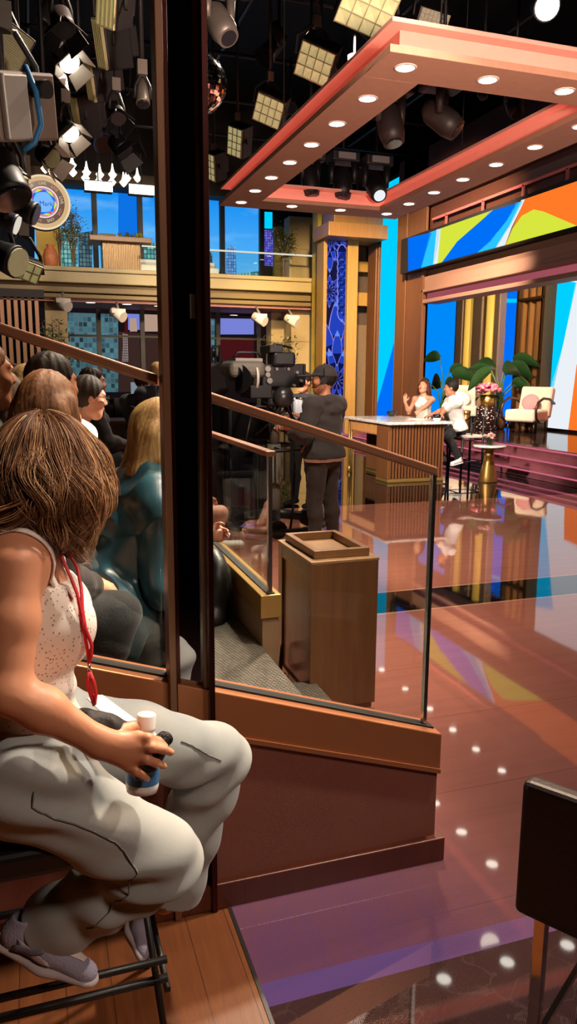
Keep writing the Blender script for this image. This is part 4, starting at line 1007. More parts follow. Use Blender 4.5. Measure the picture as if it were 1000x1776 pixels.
# crystal pendants
CRY = EM('lit_crystal', (255, 246, 230), 1.6); pen = None
for px, py, lo2 in ((125, 283, 0), (150, 296, 0), (173, 300, 0), (195, 300, 1), (220, 306, 0), (148, 306, 0), (238, 306, 1), (126, 296, 0), (171, 312, 0), (194, 313, 0), (214, 314, 0), (78, 290, 1), (101, 298, 0)):
    p = onY(px, py, 18.6+.12*(px % 5))
    if pen is None:
        pen = thing('crystal_pendant', 'small lit crystal pendant hanging in the cluster above the mezzanine', 'lamp', (0, 0, 0), 'crystal pendants above the mezzanine')
        MB().lathe([(0, -.14), (.05, -.1), (.1, -.03), (.05, .02), (.03, .08), (.012, .2)], n=8).build('crystal', CRY, pen); MB().cyl((0, 0, .2), (0, 0, 2.4), .006, 5).build('cord', BLACK, pen)
        pen.location = p
    else: dup(pen, p)
for px, py, w_, lab in ((171, 323, 40, 'white glowing light box hanging left before the mezzanine windows'), (246, 329, 38, 'white glowing light box hanging beside the mirror column')):
    p = onY(px, py, 18.0); s = thing('hanging_light_box', lab, 'light', p); hw = w_/2/1310*19.0*1.03
    MB().box(p+V((-hw, .0, -.1)), p+V((hw, .25, .12))).build('housing', BLACK, s); MB().box(p+V((-hw, -.012, -.1)), p+V((hw, 0, .1))).build('diffuser', EM('light_box_white', (255, 250, 240), 2.5), s)
    MB().cyl(p+V((0, .1, .1)), p+V((0, .1, 3)), .012, 6).build('hanger', BLACK, s)
# wall lamps under the mezzanine
for px, py in ((450, 553), (506, 556), (110, 527), (205, 545)):
    p = onY(px, py, 18.9); s = thing('track_spotlight', {450: 'white spotlight under the mezzanine left of the stone pier', 506: 'white spotlight under the mezzanine in front of the stone pier', 110: 'spotlight under the mezzanine above the olive tree', 205: 'small spotlight under the mezzanine before the scaffolded street screen'}[px], 'light', p)
    MB().tube([p+V((0, .3, .3)), p+V((0, 0, .12))], .03, 8).build('bracket', M('grey_bracket', (130, 120, 110), .5), s)
    MB().tube([p+V((-.12, .1, .07)), p+V((.1, -.15, -.08))], [.11, .13], 12).build('lamp_head', M('white_lamp_head', (230, 215, 200), .5), s)
    MB().box(p+V((-.16, -.12, .02)), p+V((.16, -.1, .12))).build('shutter', M('white_shutter', (220, 205, 195), .5), s)
# slatted timber screen and stair rails at the far left
sl_ = thing('slatted_screen', 'tall screen of upright timber slats at the far left', 'screen', (xY(35, 13, 560), 13, 0))
SLT = WOOD('pale_timber_slat', (140, 100, 72), (186, 142, 108))
for px in range(6, 72, 12):
    x = xY(px, 13.0, 580); MB().box((x-.03, 12.97, 0.3), (x+.03, 13.09, onY(px, 512, 13.0).z)).build('slat', SLT, sl_, bevel=.004)
MB().box((xY(-40, 13, 510), 12.9, onY(35, 516, 13).z), (xY(76, 13, 510), 13.15, onY(35, 502, 13).z)).build('head_rail', BLACK, sl_)
sr = thing('stair_railing', 'pair of pale sloping stair rails in front of the timber slats', 'railing', (xY(30, 12, 640), 12, 1))
for y0_, y1_ in ((625, 650), (637, 662)): MB().tube([onY(-40, y0_-16, 12.0), onY(5, y0_, 12.0), onY(70, y1_, 12.0)], .025, 8).build('rail', SLT, sr)
# ------------------------------------------------------------------ backpack on the step
bpw = thing('backpack', 'black backpack slumped on the carpet against the barrier', 'bag', (.9, 3.75, .34))
s = SDF(); s.ell((.88, 3.95, .52), (.1, .19, .2), k=.04).ell((.8, 3.9, .44), (.06, .13, .1), k=.04).cone((.86, 3.8, .36), (.9, 4.1, .36), .06, .06, .05)
P_, Q_ = s.mesh(.012); P_ += vnormals(P_, Q_)*(wob(P_, 40, 3)*.012)[:, None]; P_[:, 2] = np.maximum(P_[:, 2], .342)
NYL = M('black_nylon', (16, 15, 16), .45, bump=.2, scale=40); mesh_np('bag_body', P_, Q_, NYL, bpw)
MB().tube([(.86, 3.88, .7), (.82, 3.92, .76), (.84, 4.02, .76), (.88, 4.04, .69)], .012, 6, flat=.4).build('handle', NYL, bpw)
MB().tube([(.80, 3.86, .62), (.74, 3.82, .55), (.72, 3.78, .45), (.76, 3.74, .37)], .018, 6, flat=.3).build('strap', NYL, bpw)
MB().tube([(.775, 3.82, .5), (.73, 3.9, .52), (.73, 3.98, .5)], .004, 5).build('zip', M('zip_grey', (120, 120, 120), .4, .8), bpw)
# ------------------------------------------------------------------ near right bar chair (seen from behind)
nr = thing('bar_chair', 'dark leather bar chair with chrome legs at the right edge', 'chair', (1.15, 1.25, 0))
c0 = onY(905, 1350, 1.2); c1 = onY(905, 1566, 1.2); DL = M('dark_leather', (26, 14, 14), .45, bump=.15, scale=80)
YR0 = 1.2
wv = V((math.cos(R(-58)), math.sin(R(-58)), 0)); dv = V((-wv.y, wv.x, 0))
MR = Matrix(((wv.x, dv.x, 0, c0.x), (wv.y, dv.y, 0, c0.y), (0, 0, 1, 0), (0, 0, 0, 1)))
MB().box((0.003, -.01, c1.z-.01), (.40, .035, c0.z), 0, MR).build('backrest', DL, nr, bevel=.014, seg=3)
MB().box((.0, .04, .56), (.40, .42, .62), 0, MR).build('seat', DL, nr, bevel=.02, seg=3)
CHR = M('chrome', (205, 200, 196), .08, 1.0, var=.02)
for x, y in ((.05, .03), (.35, .03), (.05, .39), (.35, .39)):
    MB().box((x-.012, y-.012, 0.0), (x+.014, y+.012, .565), 0, MR).build('leg', CHR, nr, bevel=.003)
for x in (.05, .35): MB().box((x-.006, .03, .2), (x+.006, .39, .215), 0, MR).build('stretcher', CHR, nr)
# ------------------------------------------------------------------ studio camera on its pedestal
cam_o = onY(440, 660, 7.6)
tc = thing('studio_camera', 'large black broadcast camera on a wheeled pedestal with a steering ring', 'camera', (cam_o.x, 7.6, 0))
DK = M('camera_black', (20, 20, 22), .4); GR = M('camera_grey', (112, 108, 98), .45); GLX = M('lens_glass', (10, 12, 20), .04)
def CY(px, py, Y=7.6): return onY(px, py, Y)
u = 1/ (1310/8.4)   # metres per picture unit at this depth
def cb(mb, px0, py0, px1, py1, y0, y1): a = CY(px0, py1, 7.6); b_ = CY(px1, py0, 7.6); mb.box((a.x, y0, a.z), (b_.x, y1, b_.z)); return mb
m = MB(); cb(m, 447, 632, 520, 672, 7.45, 7.85); m.build('camera_body', DK, tc, bevel=.02)
m = MB(); cb(m, 392, 626, 452, 655, 7.4, 7.9); m.build('lens_hood_box', GR, tc, bevel=.06, seg=3)
m = MB(); cb(m, 402, 622, 448, 627, 7.45, 7.85); m.build('top_plate', M('pale_plate', (150, 146, 138), .4), tc)
m = MB(); a = CY(432, 657); b_ = CY(405, 657); m.tube([a, b_+V((.06, -.1, 0)), b_+V((0, -.16, 0))], [.09, .12, .15], 24); m.build('lens_barrel', DK, tc)
m = MB(); m.tube([CY(434, 655)+V((0, -.12, 0)), CY(438, 655)+V((0, -.12, 0))], .13, 24); m.build('lens_ring', M('white_ring', (220, 214, 200), .4), tc)
m = MB(); m.tube([b_+V((-.005, -.17, 0)), b_+V((-.012, -.172, 0))], .12, 24); m.build('front_glass', GLX, tc)
m = MB(); cb(m, 462, 612, 500, 636, 7.35, 7.6); m.build('viewfinder', DK, tc, bevel=.03)
m = MB(); cb(m, 455, 600, 478, 613, 7.35, 7.7); m.build('viewfinder_hood', DK, tc, bevel=.01)
m = MB(); cb(m, 425, 668, 462, 690, 7.4, 7.8); m.build('prompter_box', DK, tc, bevel=.01)
m = MB(); cb(m, 458, 672, 500, 705, 7.5, 7.75); m.build('pan_head', DK, tc, bevel=.03)
m = MB()
for (p, q, r_) in (((480, 700), (474, 780), .05), ((474, 770), (474, 930), .075)): m.tube([CY(*p), CY(*q)], r_, 16)
pb_ = CY(474, 930); m.tube([pb_, V((pb_.x, pb_.y, .12))], .075, 16); m.build('column', GR, tc)
m = MB(); c_ = CY(474, 775)
ring = [c_+V((.42*math.cos(a), .42*math.sin(a), 0)) for a in np.linspace(0, 2*PI, 40)]; m.tube(ring, .018, 8, cap=False)
for a in (0.4, 2.5, 4.6): m.tube([c_, c_+V((.42*math.cos(a), .42*math.sin(a), 0))], .012, 6)
m.build('steering_ring', DK, tc)
m = MB()
for a in (.3, 2.4, 4.5):
    e_ = V((pb_.x+.45*math.cos(a), pb_.y+.45*math.sin(a), .1)); m.tube([V((pb_.x, pb_.y, .2)), e_], [.06, .045], 8); m.tube([e_+V((0, -.03, 0)), e_+V((0, .03, 0))], .095, 14)
ring = [V((pb_.x+.56*math.cos(a), pb_.y+.56*math.sin(a), .1)) for a in np.linspace(0, 2*PI, 44)]; m.tube(ring, .03, 8, cap=False)
m.build('wheelbase', DK, tc)
m = MB(); m.tube([CY(484, 690), CY(500, 740)+V((0, -.4, 0)), CY(476, 742)+V((0, -.5, 0))], .014, 8); m.tube([CY(440, 700), CY(415, 770)+V((0, -.2, 0))], .014, 8); m.build('pan_bar', DK, tc)
m = MB(); m.tube([CY(500, 690), CY(506, 730), CY(512, 790), CY(508, 880), CY(500, 940)], .014, 6); m.tube([CY(452, 640)+V((0, -.1, 0)), CY(440, 670)+V((0, -.15, 0)), CY(455, 690)+V((0, -.1, 0))], .01, 6); m.build('cable_loom', BLACK, tc)
for px, py, dx in ((455, 640, .06), (455, 650, .05), (458, 660, .06), (470, 640, .03), (490, 640, .03), (505, 646, .03), (512, 660, .03), (500, 668, .03)):
    q = CY(px, py); MB().cyl(q+V((0, -.14, 0)), q+V((0, -.2, 0)), dx*.5, 10).build('control_knob', M('knob_grey', (150, 148, 142), .35, .5), tc)
m = MB(); rc0 = random.Random(4)
for i in range(9):
    a = CY(rc0.uniform(450, 515), rc0.uniform(670, 700))+V((0, rc0.uniform(-.2, .1), 0)); b_ = CY(rc0.uniform(440, 500), rc0.uniform(690, 760))+V((0, rc0.uniform(-.2, .1), 0))
    m.tube([a, a.lerp(b_, .5)+V((rc0.uniform(-.1, .1), 0, -.12)), b_], .009, 6)
m.build('hanging_leads', BLACK, tc)
m = MB(); m.tube([CY(404, 621), CY(412, 611), CY(446, 611), CY(452, 620)], .012, 8); m.tube([CY(462, 612)+V((0, -.1, 0)), CY(470, 596)+V((0, -.1, 0)), CY(500, 604)+V((0, -.1, 0))], .012, 8); m.build('carry_handle', DK, tc)
MB().ell(CY(484, 688)+V((0, -.15, 0)), (.11, .08, .11), 16).build('pan_dial', M('dial_grey', (70, 70, 72), .3, .6), tc)
MB().box(CY(520, 668)+V((-.02, -.1, 0)), CY(520, 668)+V((.03, .1, .22))).build('monitor_back', DK, tc, bevel=.01)
MB().tube([CY(507, 690)+V((0, -.1, 0)), CY(530, 692)+V((0, -.1, 0))], .012, 8).build('focus_handle', STEEL, tc)
# second camera / crane further left, mostly behind the mirror column
j = thing('camera_crane', 'dark camera crane head with cables beside the studio camera', 'camera', (CY(375, 660, 8.6).x, 8.6, 0))
m = MB(); a = CY(352, 690, 8.6); b_ = CY(388, 640, 8.6); m.box((a.x, 8.5, a.z), (b_.x, 8.9, b_.z)); m.build('crane_head', DK, j, bevel=.03)
m = MB(); m.tube([CY(372, 660, 8.5), CY(372, 660, 8.25)], [.16, .19], 20); m.build('lens_barrel', DK, j)
m = MB(); m.tube([CY(350, 592, 8.7), CY(392, 640, 8.7)], .025, 8); m.tube([CY(352, 610, 8.7), CY(380, 600, 8.7), CY(384, 640, 8.7)], .02, 8)
for k in range(5): m.tube([CY(352+k*7, 600+k*3, 8.6), CY(356+k*6, 630+k*2, 8.5), CY(352+k*8, 650, 8.6)], .014, 6)
m.build('crane_arm', DK, j)
m = MB(); a = CY(372, 700, 8.6); m.tube([a, V((a.x, a.y, .1))], [.09, .12], 14); m.tube([V((a.x-.4, a.y, .06)), V((a.x+.4, a.y, .06))], .05, 8); m.tube([V((a.x, a.y-.4, .06)), V((a.x, a.y+.4, .06))], .05, 8); m.build('dolly_post', DK, j)
# dark monitor cabinet under the camera, seen through the glass
mo = thing('monitor_cart', 'black floor monitor cabinet below the studio camera', 'cabinet', (CY(430, 740, 8.2).x, 8.2, 0))
a = CY(392, 765, 8.2); b_ = CY(468, 705, 8.2)
MB().box((a.x, 8.1, a.z), (b_.x, 8.5, b_.z)).build('monitor_case', M('monitor_black', (26, 27, 30), .4), mo, bevel=.02)
MB().box((a.x+.04, 8.088, a.z+.04), (b_.x-.04, 8.1, b_.z-.04)).build('screen', M('dark_screen', (34, 38, 40), .15), mo)
m = MB(); 
for x in (a.x+.05, b_.x-.05):
    m.cyl((x, 8.2, 0), (x, 8.2, a.z+.01), .02, 8); m.cyl((x, 8.45, 0), (x, 8.45, a.z+.01), .02, 8)
m.build('stand', DK, mo)
# production desk left, with papers
dd = thing('crew_desk', 'plain oak crew desk with a laptop stand behind the seated audience', 'desk', (1.6, 9.6, 0))
LO = WOOD('crew_oak', (120, 92, 58), (160, 128, 88), rough=.5, rot=(0, R(90), 0))
def dbox(nm, px0, py0, px1, py1, Y0, Y1, mat, zmin=None):
    a = onY(px0, py1, Y0); b_ = onY(px1, py0, Y0); return MB().box((a.x, Y0, a.z if zmin is None else zmin), (b_.x, Y1, b_.z)).build(nm, mat, dd, bevel=.006)
dbox('cabinet', 182, 735, 222, 790, 9.6, 10.2, LO, 0.0); dbox('desk_top', 178, 730, 226, 737, 9.55, 10.3, LO); dbox('cabinet', 228, 742, 285, 800, 9.4, 10.0, LO, 0.0); dbox('desk_top', 225, 736, 290, 743, 9.35, 10.1, LO); dbox('upstand', 226, 708, 245, 736, 10.0, 10.05, LO)
scr = thing('script_stand', 'slanted script stand with paper on the crew desk', 'stand', (onY(255, 728, 9.5).x, 9.5, onY(255, 736, 9.35).z))
zb = onY(255, 736, 9.35).z; xa_ = onY(230, 720, 9.5).x; xb_ = onY(275, 720, 9.5).x
MB().prism([(xa_, zb), (xb_, zb), (xb_, zb+.06), (xa_, zb+.2)], 1, 9.5, 9.9).build('wedge', LO, scr)
MB().prism([(xa_+.02, zb+.2), (xb_-.02, zb+.066), (xb_-.02, zb+.072), (xa_+.02, zb+.206)], 1, 9.52, 9.86).build('sheet', M('grey_paper', (196, 186, 170), .8), scr)
cr = thing('equipment_rack', 'dark equipment rack with small lights behind the crew desk', 'rack', (onY(220, 690, 11.2).x, 11.2, 0))
a = onY(186, 728, 11.2); b_ = onY(275, 682, 11.2); MB().box((a.x, 11.2, 0), (b_.x, 11.7, a.z)).build('cabinet', DK, cr)
m = MB(); rn = random.Random(9)
for k in range(26):
    x = a.x+(b_.x-a.x)*rn.random(); zz_ = a.z; h_ = rn.uniform(.03, .3); m.box((x-.06*rn.random()-.02, 11.3+rn.random()*.2, zz_), (x+.05, 11.55, zz_+h_))
m.build('equipment', [M('equipment_black', (24, 23, 24), .4)], cr)
m = MB()
for k in range(18):
    x = a.x+(b_.x-a.x)*rn.random(); z_ = a.z+.02+.2*rn.random(); m.box((x, 11.19, z_-.3), (x+.05, 11.2, z_-.27))
m.build('indicator_lights', EM('indicator_white', (210, 210, 220), .8), cr)
tv = thing('monitor', 'small bright monitor standing on the equipment rack', 'monitor', (onY(238, 676, 11.4).x, 11.4, 1))
a = onY(226, 688, 11.45); b_ = onY(250, 662, 11.45)
MB().box((a.x, 11.45, a.z), (b_.x, 11.5, b_.z)).build('case', DK, tv); MB().box((a.x+.01, 11.444, a.z+.02), (b_.x-.01, 11.45, b_.z-.01)).build('screen', EM('monitor_picture', (150, 160, 180), .7), tv); MB().box((a.x+.08, 11.45, onY(238, 728, 11.2).z), (b_.x-.08, 11.5, a.z)).build('foot', DK, tv)
# ------------------------------------------------------------------ people: toolkit
def SKIN(name, col, rough=.45):
    if name in MATS: return MATS[name]
    t = NT(name); v = t.coord('Object'); n = t.noise(v, 30, 4); a = t.n('ShaderNodeVertexColor'); a.layer_name = 'tint'
    c = t.mix(1.0, t.mix(n, lin(col), tuple(q*.88 for q in lin(col)[:3])+(1,)), a.outputs['Color'], 'MULTIPLY')
    MATS[name] = t.bsdf(c, rough, 0, bump=n, bstr=.05, bdist=.002, Subsurface_Weight=.12, Subsurface_Radius=(.012, .005, .003), Subsurface_Scale=.5); return MATS[name]
def HAIR(name, c1, c2, scale=60):
    if name in MATS: return MATS[name]
    t = NT(name); v = t.coord('Object', scale=(1, 1, .1)); n = t.noise(v, scale*2.2, 5, .65, .6); n2 = t.noise(v, scale*.3, 2)
    f = t.math('ADD', t.math('MULTIPLY', n, .75), t.math('MULTIPLY', n2, .3))
    MATS[name] = t.bsdf(t.ramp(f, [(.35, c1), (.75, c2)]), .58, 0, bump=n, bstr=.35, bdist=.004, spec=.25); return MATS[name]
def CLOTH(name, col, rough=.85, scale=150, bump=.25, var=.15):
    return M(name, col, rough, bump=bump, scale=scale, var=var, Sheen_Weight=.1)
def ax(yaw): return V((math.cos(yaw), math.sin(yaw), 0)), V((math.sin(yaw), -math.cos(yaw), 0))   # forward, right
def ik(a, c, l1, l2, pole):
    a, c = V(a), V(c); d = c-a; L = min(d.length, (l1+l2)*.999); d.normalize(); c = a+d*L
    x = (l1*l1-l2*l2+L*L)/(2*L); h = math.sqrt(max(0, l1*l1-x*x)); p = V(pole); p = p-d*p.dot(d); p.normalize()
    return a+d*x+p*h, c
def head_sdf(s, H, f, u, r, k=1.0, male=False):
    E = lambda a, b, c: tuple(H+f*(a*k)+r*(b*k)+u*(c*k)); rot = (f, r, u)
    s.ell(E(-.015, 0, .022), (.1*k, .078*k, .104*k), rot, .02); s.ell(E(.025, 0, -.035), (.07*k, .06*k, .085*k), rot, .03)
    s.cone(E(.058, -.012, -.098), E(.058, .012, -.098), .024*k, k=.03); s.cone(E(.02, .045, -.075), E(.055, .014, -.1), .022*k, .02*k, .03); s.cone(E(.02, -.045, -.075), E(.055, -.014, -.1), .022*k, .02*k, .03)
    s.cone(E(.078, -.03, .03), E(.078, .03, .03), .015*k, k=.02)
    for q in (-1, 1):
        s.ell(E(.1, q*.031, .008), (.02*k, .019*k, .013*k), rot, .012, 's'); s.ell(E(.079, q*.031, .007), (.014*k,)*3, rot, .003)
        s.ell(E(.06, q*.042, -.025), (.028*k, .024*k, .024*k), rot, .02); s.ell(E(-.012, q*.08, -.008), (.02*k, .009*k, .032*k), rot, .006)
    s.cone(E(.09, 0, .012), E(.108, 0, -.022), .008*k, .012*k, .012); s.cone(E(.098, -.012, -.028), E(.098, .012, -.028), .008*k, k=.008)
    s.ell(E(.088, 0, -.055), (.014*k, .024*k, .006*k), rot, .006); s.ell(E(.086, 0, -.066), (.014*k, .02*k, .007*k), rot, .006)
    s.ell(E(.104, 0, -.0605), (.01*k, .022*k, .0018*k), rot, .003, 's')
    return s
def head_tint(P_, H, f, u, r, k=1.0, lip=(.85, .5, .5), brow=(.3, .22, .18), beard=None):
    d = (P_-np.array(H)); a = d@np.array(f)/k; b = d@np.array(r)/k; c = d@np.array(u)/k; T = np.ones((len(P_), 3))
    def put(m, col):
        m = np.clip(m, 0, 1)[:, None]; T[:] = T*(1-m)+np.array(col)*m
    fr = a > .05
    if beard is not None: put((fr | (a > 0)) * (c < -.03) * (c > -.13) * (np.abs(b) < .075) * 0.55 * (a > -.01), beard)
    put(fr*np.clip(1.6-((b/.023)**2+((c+.06)/.012)**2)*1.2, 0, 1), lip)
    put((a > .04)*np.clip(1.5-((np.abs(b)-.032)/.02)**2*1.3-((c-.026)/.005)**2*1.2, 0, 1), brow)
    e = ((np.abs(b)-.031)/.013)**2+((c-.007)/.007)**2
    put((a > .05)*np.clip((1.1-e)*4, 0, 1), (1.15, 1.2, 1.25)); e2 = ((np.abs(b)-.031)/.0062)**2+((c-.007)/.0065)**2
    put((a > .05)*np.clip((1.2-e2)*4, 0, 1), (.12, .08, .06))
    return T
def hand_sdf(s, w, d, n, side=1, curl=.5, k=1.0, spread=.12, thumb=.6, curls=None):
    """w wrist, d direction of the hand, n the way the palm faces; side +1 puts the thumb towards d x n"""
    w, d, n = V(w), V(d).normalized(), V(n); n = (n-d*n.dot(d)).normalized(); b = d.cross(n)*side
    s.cone(tuple(w), tuple(w+d*.03*k), .024*k, .026*k, .015, (tuple(n), .62))
    for q in (-1, 0, 1): s.cone(tuple(w+d*.025*k+b*q*.016*k), tuple(w+d*.082*k+b*q*.024*k), .017*k, .0145*k, .012, (tuple(n), .8))
    for i, (L, off) in enumerate(((.072, .029), (.08, .010), (.075, -.010), (.058, -.028))):
        c_ = curl if curls is None else curls[i]
        p = w+d*(.086-.006*abs(i-1))*k+b*off*k; dd = (d+b*off*spread*30*.1).normalized(); nn = n; rr = (.0088-.0006*(i == 3))*k
        pts = [p-d*.012*k]; rs = [.0095*k]; ang = c_*.55
        for j, fr in enumerate((.45, .31, .24)):
            dd2 = (dd*math.cos(ang)+nn*math.sin(ang)).normalized(); nn = (nn*math.cos(ang)-dd*math.sin(ang)).normalized(); dd = dd2
            p = p+dd*L*fr*k; pts.append(p); rs.append(rr*(1-.1*(j+1))); ang = c_*.75
        s.chain([tuple(q) for q in pts], rs, .004)
    t0 = w+d*.028*k+b*.024*k; t1 = t0+(d*.55+b*.75+n*.35*thumb).normalized()*.036*k; t2 = t1+(d*.8+b*.4+n*.5*thumb).normalized()*.03*k; t3 = t2+(d*.95+b*.05+n*.6*thumb).normalized()*.022*k
    s.chain([tuple(q) for q in (t0, t1, t2, t3)], [.014*k, .0115*k, .0098*k, .0082*k], .006)
    return s
class Fig:
    pass
def torso_frame(J):
    J.f, J.r = ax(J.yaw)
def seated(x, y, zs, yaw, k=1.0, lean=0.0, hyaw=0.0, hpitch=0.0, hands=None, knees=None, feet_z=0.0, fem=True, htilt=0.0, spread=.1, kneelift=0.0):
    J = Fig(); J.yaw = yaw; J.k = k; J.fem = fem; f, r = ax(yaw); J.f, J.r = f, r; U = V((0, 0, 1)); J.pel = V((x, y, zs+.1*k))
    up = (U*math.cos(lean)+f*math.sin(lean)); J.up = up; J.fw = (f*math.cos(lean)-U*math.sin(lean))
    J.waist = J.pel+up*.16*k-f*.01*k; J.chest = J.pel+up*.33*k; J.neck = J.pel+up*.49*k-J.fw*.01*k
    sw = (.165 if fem else .195)*k; J.sh = [J.neck-up*.058*k+r*sw*q for q in (1, -1)]
    hy = yaw+hyaw; hf, hr = ax(hy); J.hf = (hf*math.cos(hpitch)+U*math.sin(hpitch)).normalized(); J.hu = hr.cross(J.hf).normalized(); J.hr = hr
    if htilt: J.hu = (J.hu+hr*htilt).normalized(); J.hr = J.hf.cross(J.hu)
    J.head = J.neck+up*.075*k+J.hu*.1*k+J.hf*.02*k
    J.hip = [J.pel+r*.085*k*q-U*.01 for q in (1, -1)]
    J.kn = [J.hip[i]+f*.42*k+r*spread*k*q+U*kneelift for i, q in enumerate((1, -1))]
    if knees: J.kn = [V(q) for q in knees]
    J.an = [V((q.x, q.y, 0))-f*.02*k+U*(max(feet_z+.07*k, q.z-.43*k)) for q in J.kn]; J.toe = [a+f*.16*k-U*.04*k for a in J.an]
    hands = hands or [J.pel+f*.34*k+r*.06*k*q+U*.1*k for q in (1, -1)]
    arms(J, hands); J.hd = None; return J
def arms(J, hands, poles=None):
    J.el = []; J.wr = []
    for i, q in enumerate((1, -1)):
        e, w = ik(J.sh[i], hands[i], .285*J.k, .25*J.k, (poles[i] if poles else J.r*q*.7-V((0, 0, 1))-J.f*.4)); J.el.append(e); J.wr.append(w)
def standing(x, y, z, yaw, k=1.0, lean=0.0, hyaw=0, hpitch=0, hands=None, fem=False, stance=.1):
    J = seated(x, y, z+.84*k, yaw, k, lean, hyaw, hpitch, None, None, z, fem); U = V((0, 0, 1))
    J.hip = [J.pel+J.r*.09*k*q-U*.02 for q in (1, -1)]
    J.kn = [J.hip[i]-U*.43*k+J.r*stance*.3*k*q+J.f*.02 for i, q in enumerate((1, -1))]; J.an = [V((J.kn[i].x, J.kn[i].y, z+.08*k))+J.r*stance*.3*k*q-J.f*.03 for i, q in enumerate((1, -1))]; J.toe = [a+J.f*.17*k-U*.05*k for a in J.an]
    if hands: arms(J, hands)
    else: arms(J, [J.sh[i]-U*.5*k+J.f*.06+J.r*.04*q for i, q in enumerate((1, -1))])
    return J
def prims(J):
    k = J.k; fl = (tuple(J.fw), .7); D = {}
    hw = .105 if J.fem else .115; D['hips'] = [(J.hip[0], J.hip[1], hw*k, hw*k, None)]
    w = (.135, .115, .13) if J.fem else (.145, .14, .16)
    D['torso'] = [(J.pel, J.waist, w[0]*k, w[1]*k, fl), (J.waist, J.chest, w[1]*k, w[2]*k, fl), (J.chest, J.neck-J.up*.07*k, w[2]*k, .1*k, fl)]
    D['shoulders'] = [(J.sh[0], J.sh[1], .055*k, .055*k, None), (J.neck-J.up*.02*k, J.sh[0], .055*k, .05*k, None), (J.neck-J.up*.02*k, J.sh[1], .055*k, .05*k, None)]
    D['bust'] = [(J.chest+J.fw*.07*k+J.r*.06*k*q+J.up*.02*k,)*2+(.055*k, .055*k, None) for q in (1, -1)] if J.fem else []
    for i, n in enumerate('RL'):
        D['up'+n] = [(J.sh[i], J.el[i], (.05 if J.fem else .056)*k, (.037 if J.fem else .043)*k, None)]
        D['fo'+n] = [(J.el[i], J.el[i].lerp(J.wr[i], .35), .038*k, .039*k, None), (J.el[i].lerp(J.wr[i], .35), J.wr[i], .039*k, .026*k, None)]
        D['th'+n] = [(J.hip[i], J.kn[i], .092*k, .058*k, None)]
        m = J.kn[i].lerp(J.an[i], .3)-J.f*.015*k
        D['sn'+n] = [(J.kn[i], m, .057*k, .056*k, None), (m, J.an[i], .056*k, .035*k, None)]
        D['ft'+n] = [(J.an[i]-J.f*.03*k-V((0, 0, .03*k)), J.toe[i], .034*k, .03*k, (0, 0, 1) and ((0, 0, 1), .8))]
    D['neck'] = [(J.neck-J.up*.03*k, J.head-J.hu*.07*k-J.hf*.02*k, .054*k, .048*k, None)]
    return D
def body_mesh(J, name, mat, root, h=.008, hands=True, head=True, lip=(.85, .5, .5), brow=(.3, .22, .18), beard=None):
    D = prims(J); s = SDF()
    for key, L in D.items():
        for a, b, ra, rb, fl in L: s.cone(tuple(a), tuple(b), ra, rb, .03*J.k, fl)
    if head: head_sdf(s, J.head, J.hf, J.hu, J.hr, J.k)
    if hands:
        hd = J.hd or [None, None]
        for i in (0, 1):
            d = (J.wr[i]-J.el[i]).normalized(); o = hd[i] or {}
            hand_sdf(s, J.wr[i], o.get('d', d), o.get('n', V((0, 0, -1))), o.get('side', 1 if i == 0 else -1), o.get('curl', .5), J.k, o.get('spread', .12), o.get('thumb', .6))
    P_, Q_ = s.mesh(h)
    T = head_tint(P_, J.head, J.hf, J.hu, J.hr, J.k, lip, brow, beard) if head else np.ones((len(P_), 3))
    return mesh_np(name, P_, Q_, mat, root, T)
def garment(J, name, keys, off, mat, root, h=.009, sleeve=None, leg=None, wr=.006, seed=0, cutneck=True, extra=None, bottom=None, fq=26, k=.03):
    """cloth over the named parts; sleeve / leg give how far down the limb it reaches (0..2, 1 = elbow or knee)"""
    D = prims(J); s = SDF()
    for key in keys:
        for a, b, ra, rb, fl in D[key]:
            cuts = []
            if cutneck and key in ('shoulders', 'torso'): cuts.append((tuple(J.neck+J.up*.02*J.k), tuple(J.up)))
            if bottom is not None and key in ('torso', 'hips'): cuts.append((tuple(bottom), tuple(-J.up)))
            s.cone(tuple(a), tuple(b), ra+off, rb+off, k, fl, cuts)
    def limb(t, n1, n2, lim, o):
        for i, q in enumerate('RL'):
            for n, e0, e1 in ((n1, 0, 1), (n2, 1, 2)):
                if lim <= e0: continue
                L = D[n+q]; tot = sum((V(b)-V(a)).length for a, b, *_ in L); end = tot*min(1, lim-e0); acc = 0
                for a, b, ra, rb, fl in L:
                    l = (V(b)-V(a)).length; cuts = []
                    if acc >= end-1e-6: break
                    if acc+l > end-1e-4 and lim < 2.5:
                        d = (V(b)-V(a)).normalized(); cuts = [(tuple(V(a)+d*(end-acc)), tuple(d))] if lim-e0 <= 1 else []
                    s.cone(tuple(a), tuple(b), ra+o, rb+o*(1.25 if lim-e0 <= 1 else 1), .02, fl, cuts); acc += l
    if sleeve: limb(s, 'up', 'fo', sleeve, off*.9)
    if leg: limb(s, 'th', 'sn', leg, off*1.1)
    if extra: extra(s)
    P_, Q_ = s.mesh(h); N = vnormals(P_, Q_); w0 = wob(P_, fq, seed)+wob(P_, fq*2.3, seed+5)*.6; P_ = P_+N*((1-2*np.abs(w0))*wr*.8)[:, None]
    return mesh_np(name, P_, Q_, mat, root)
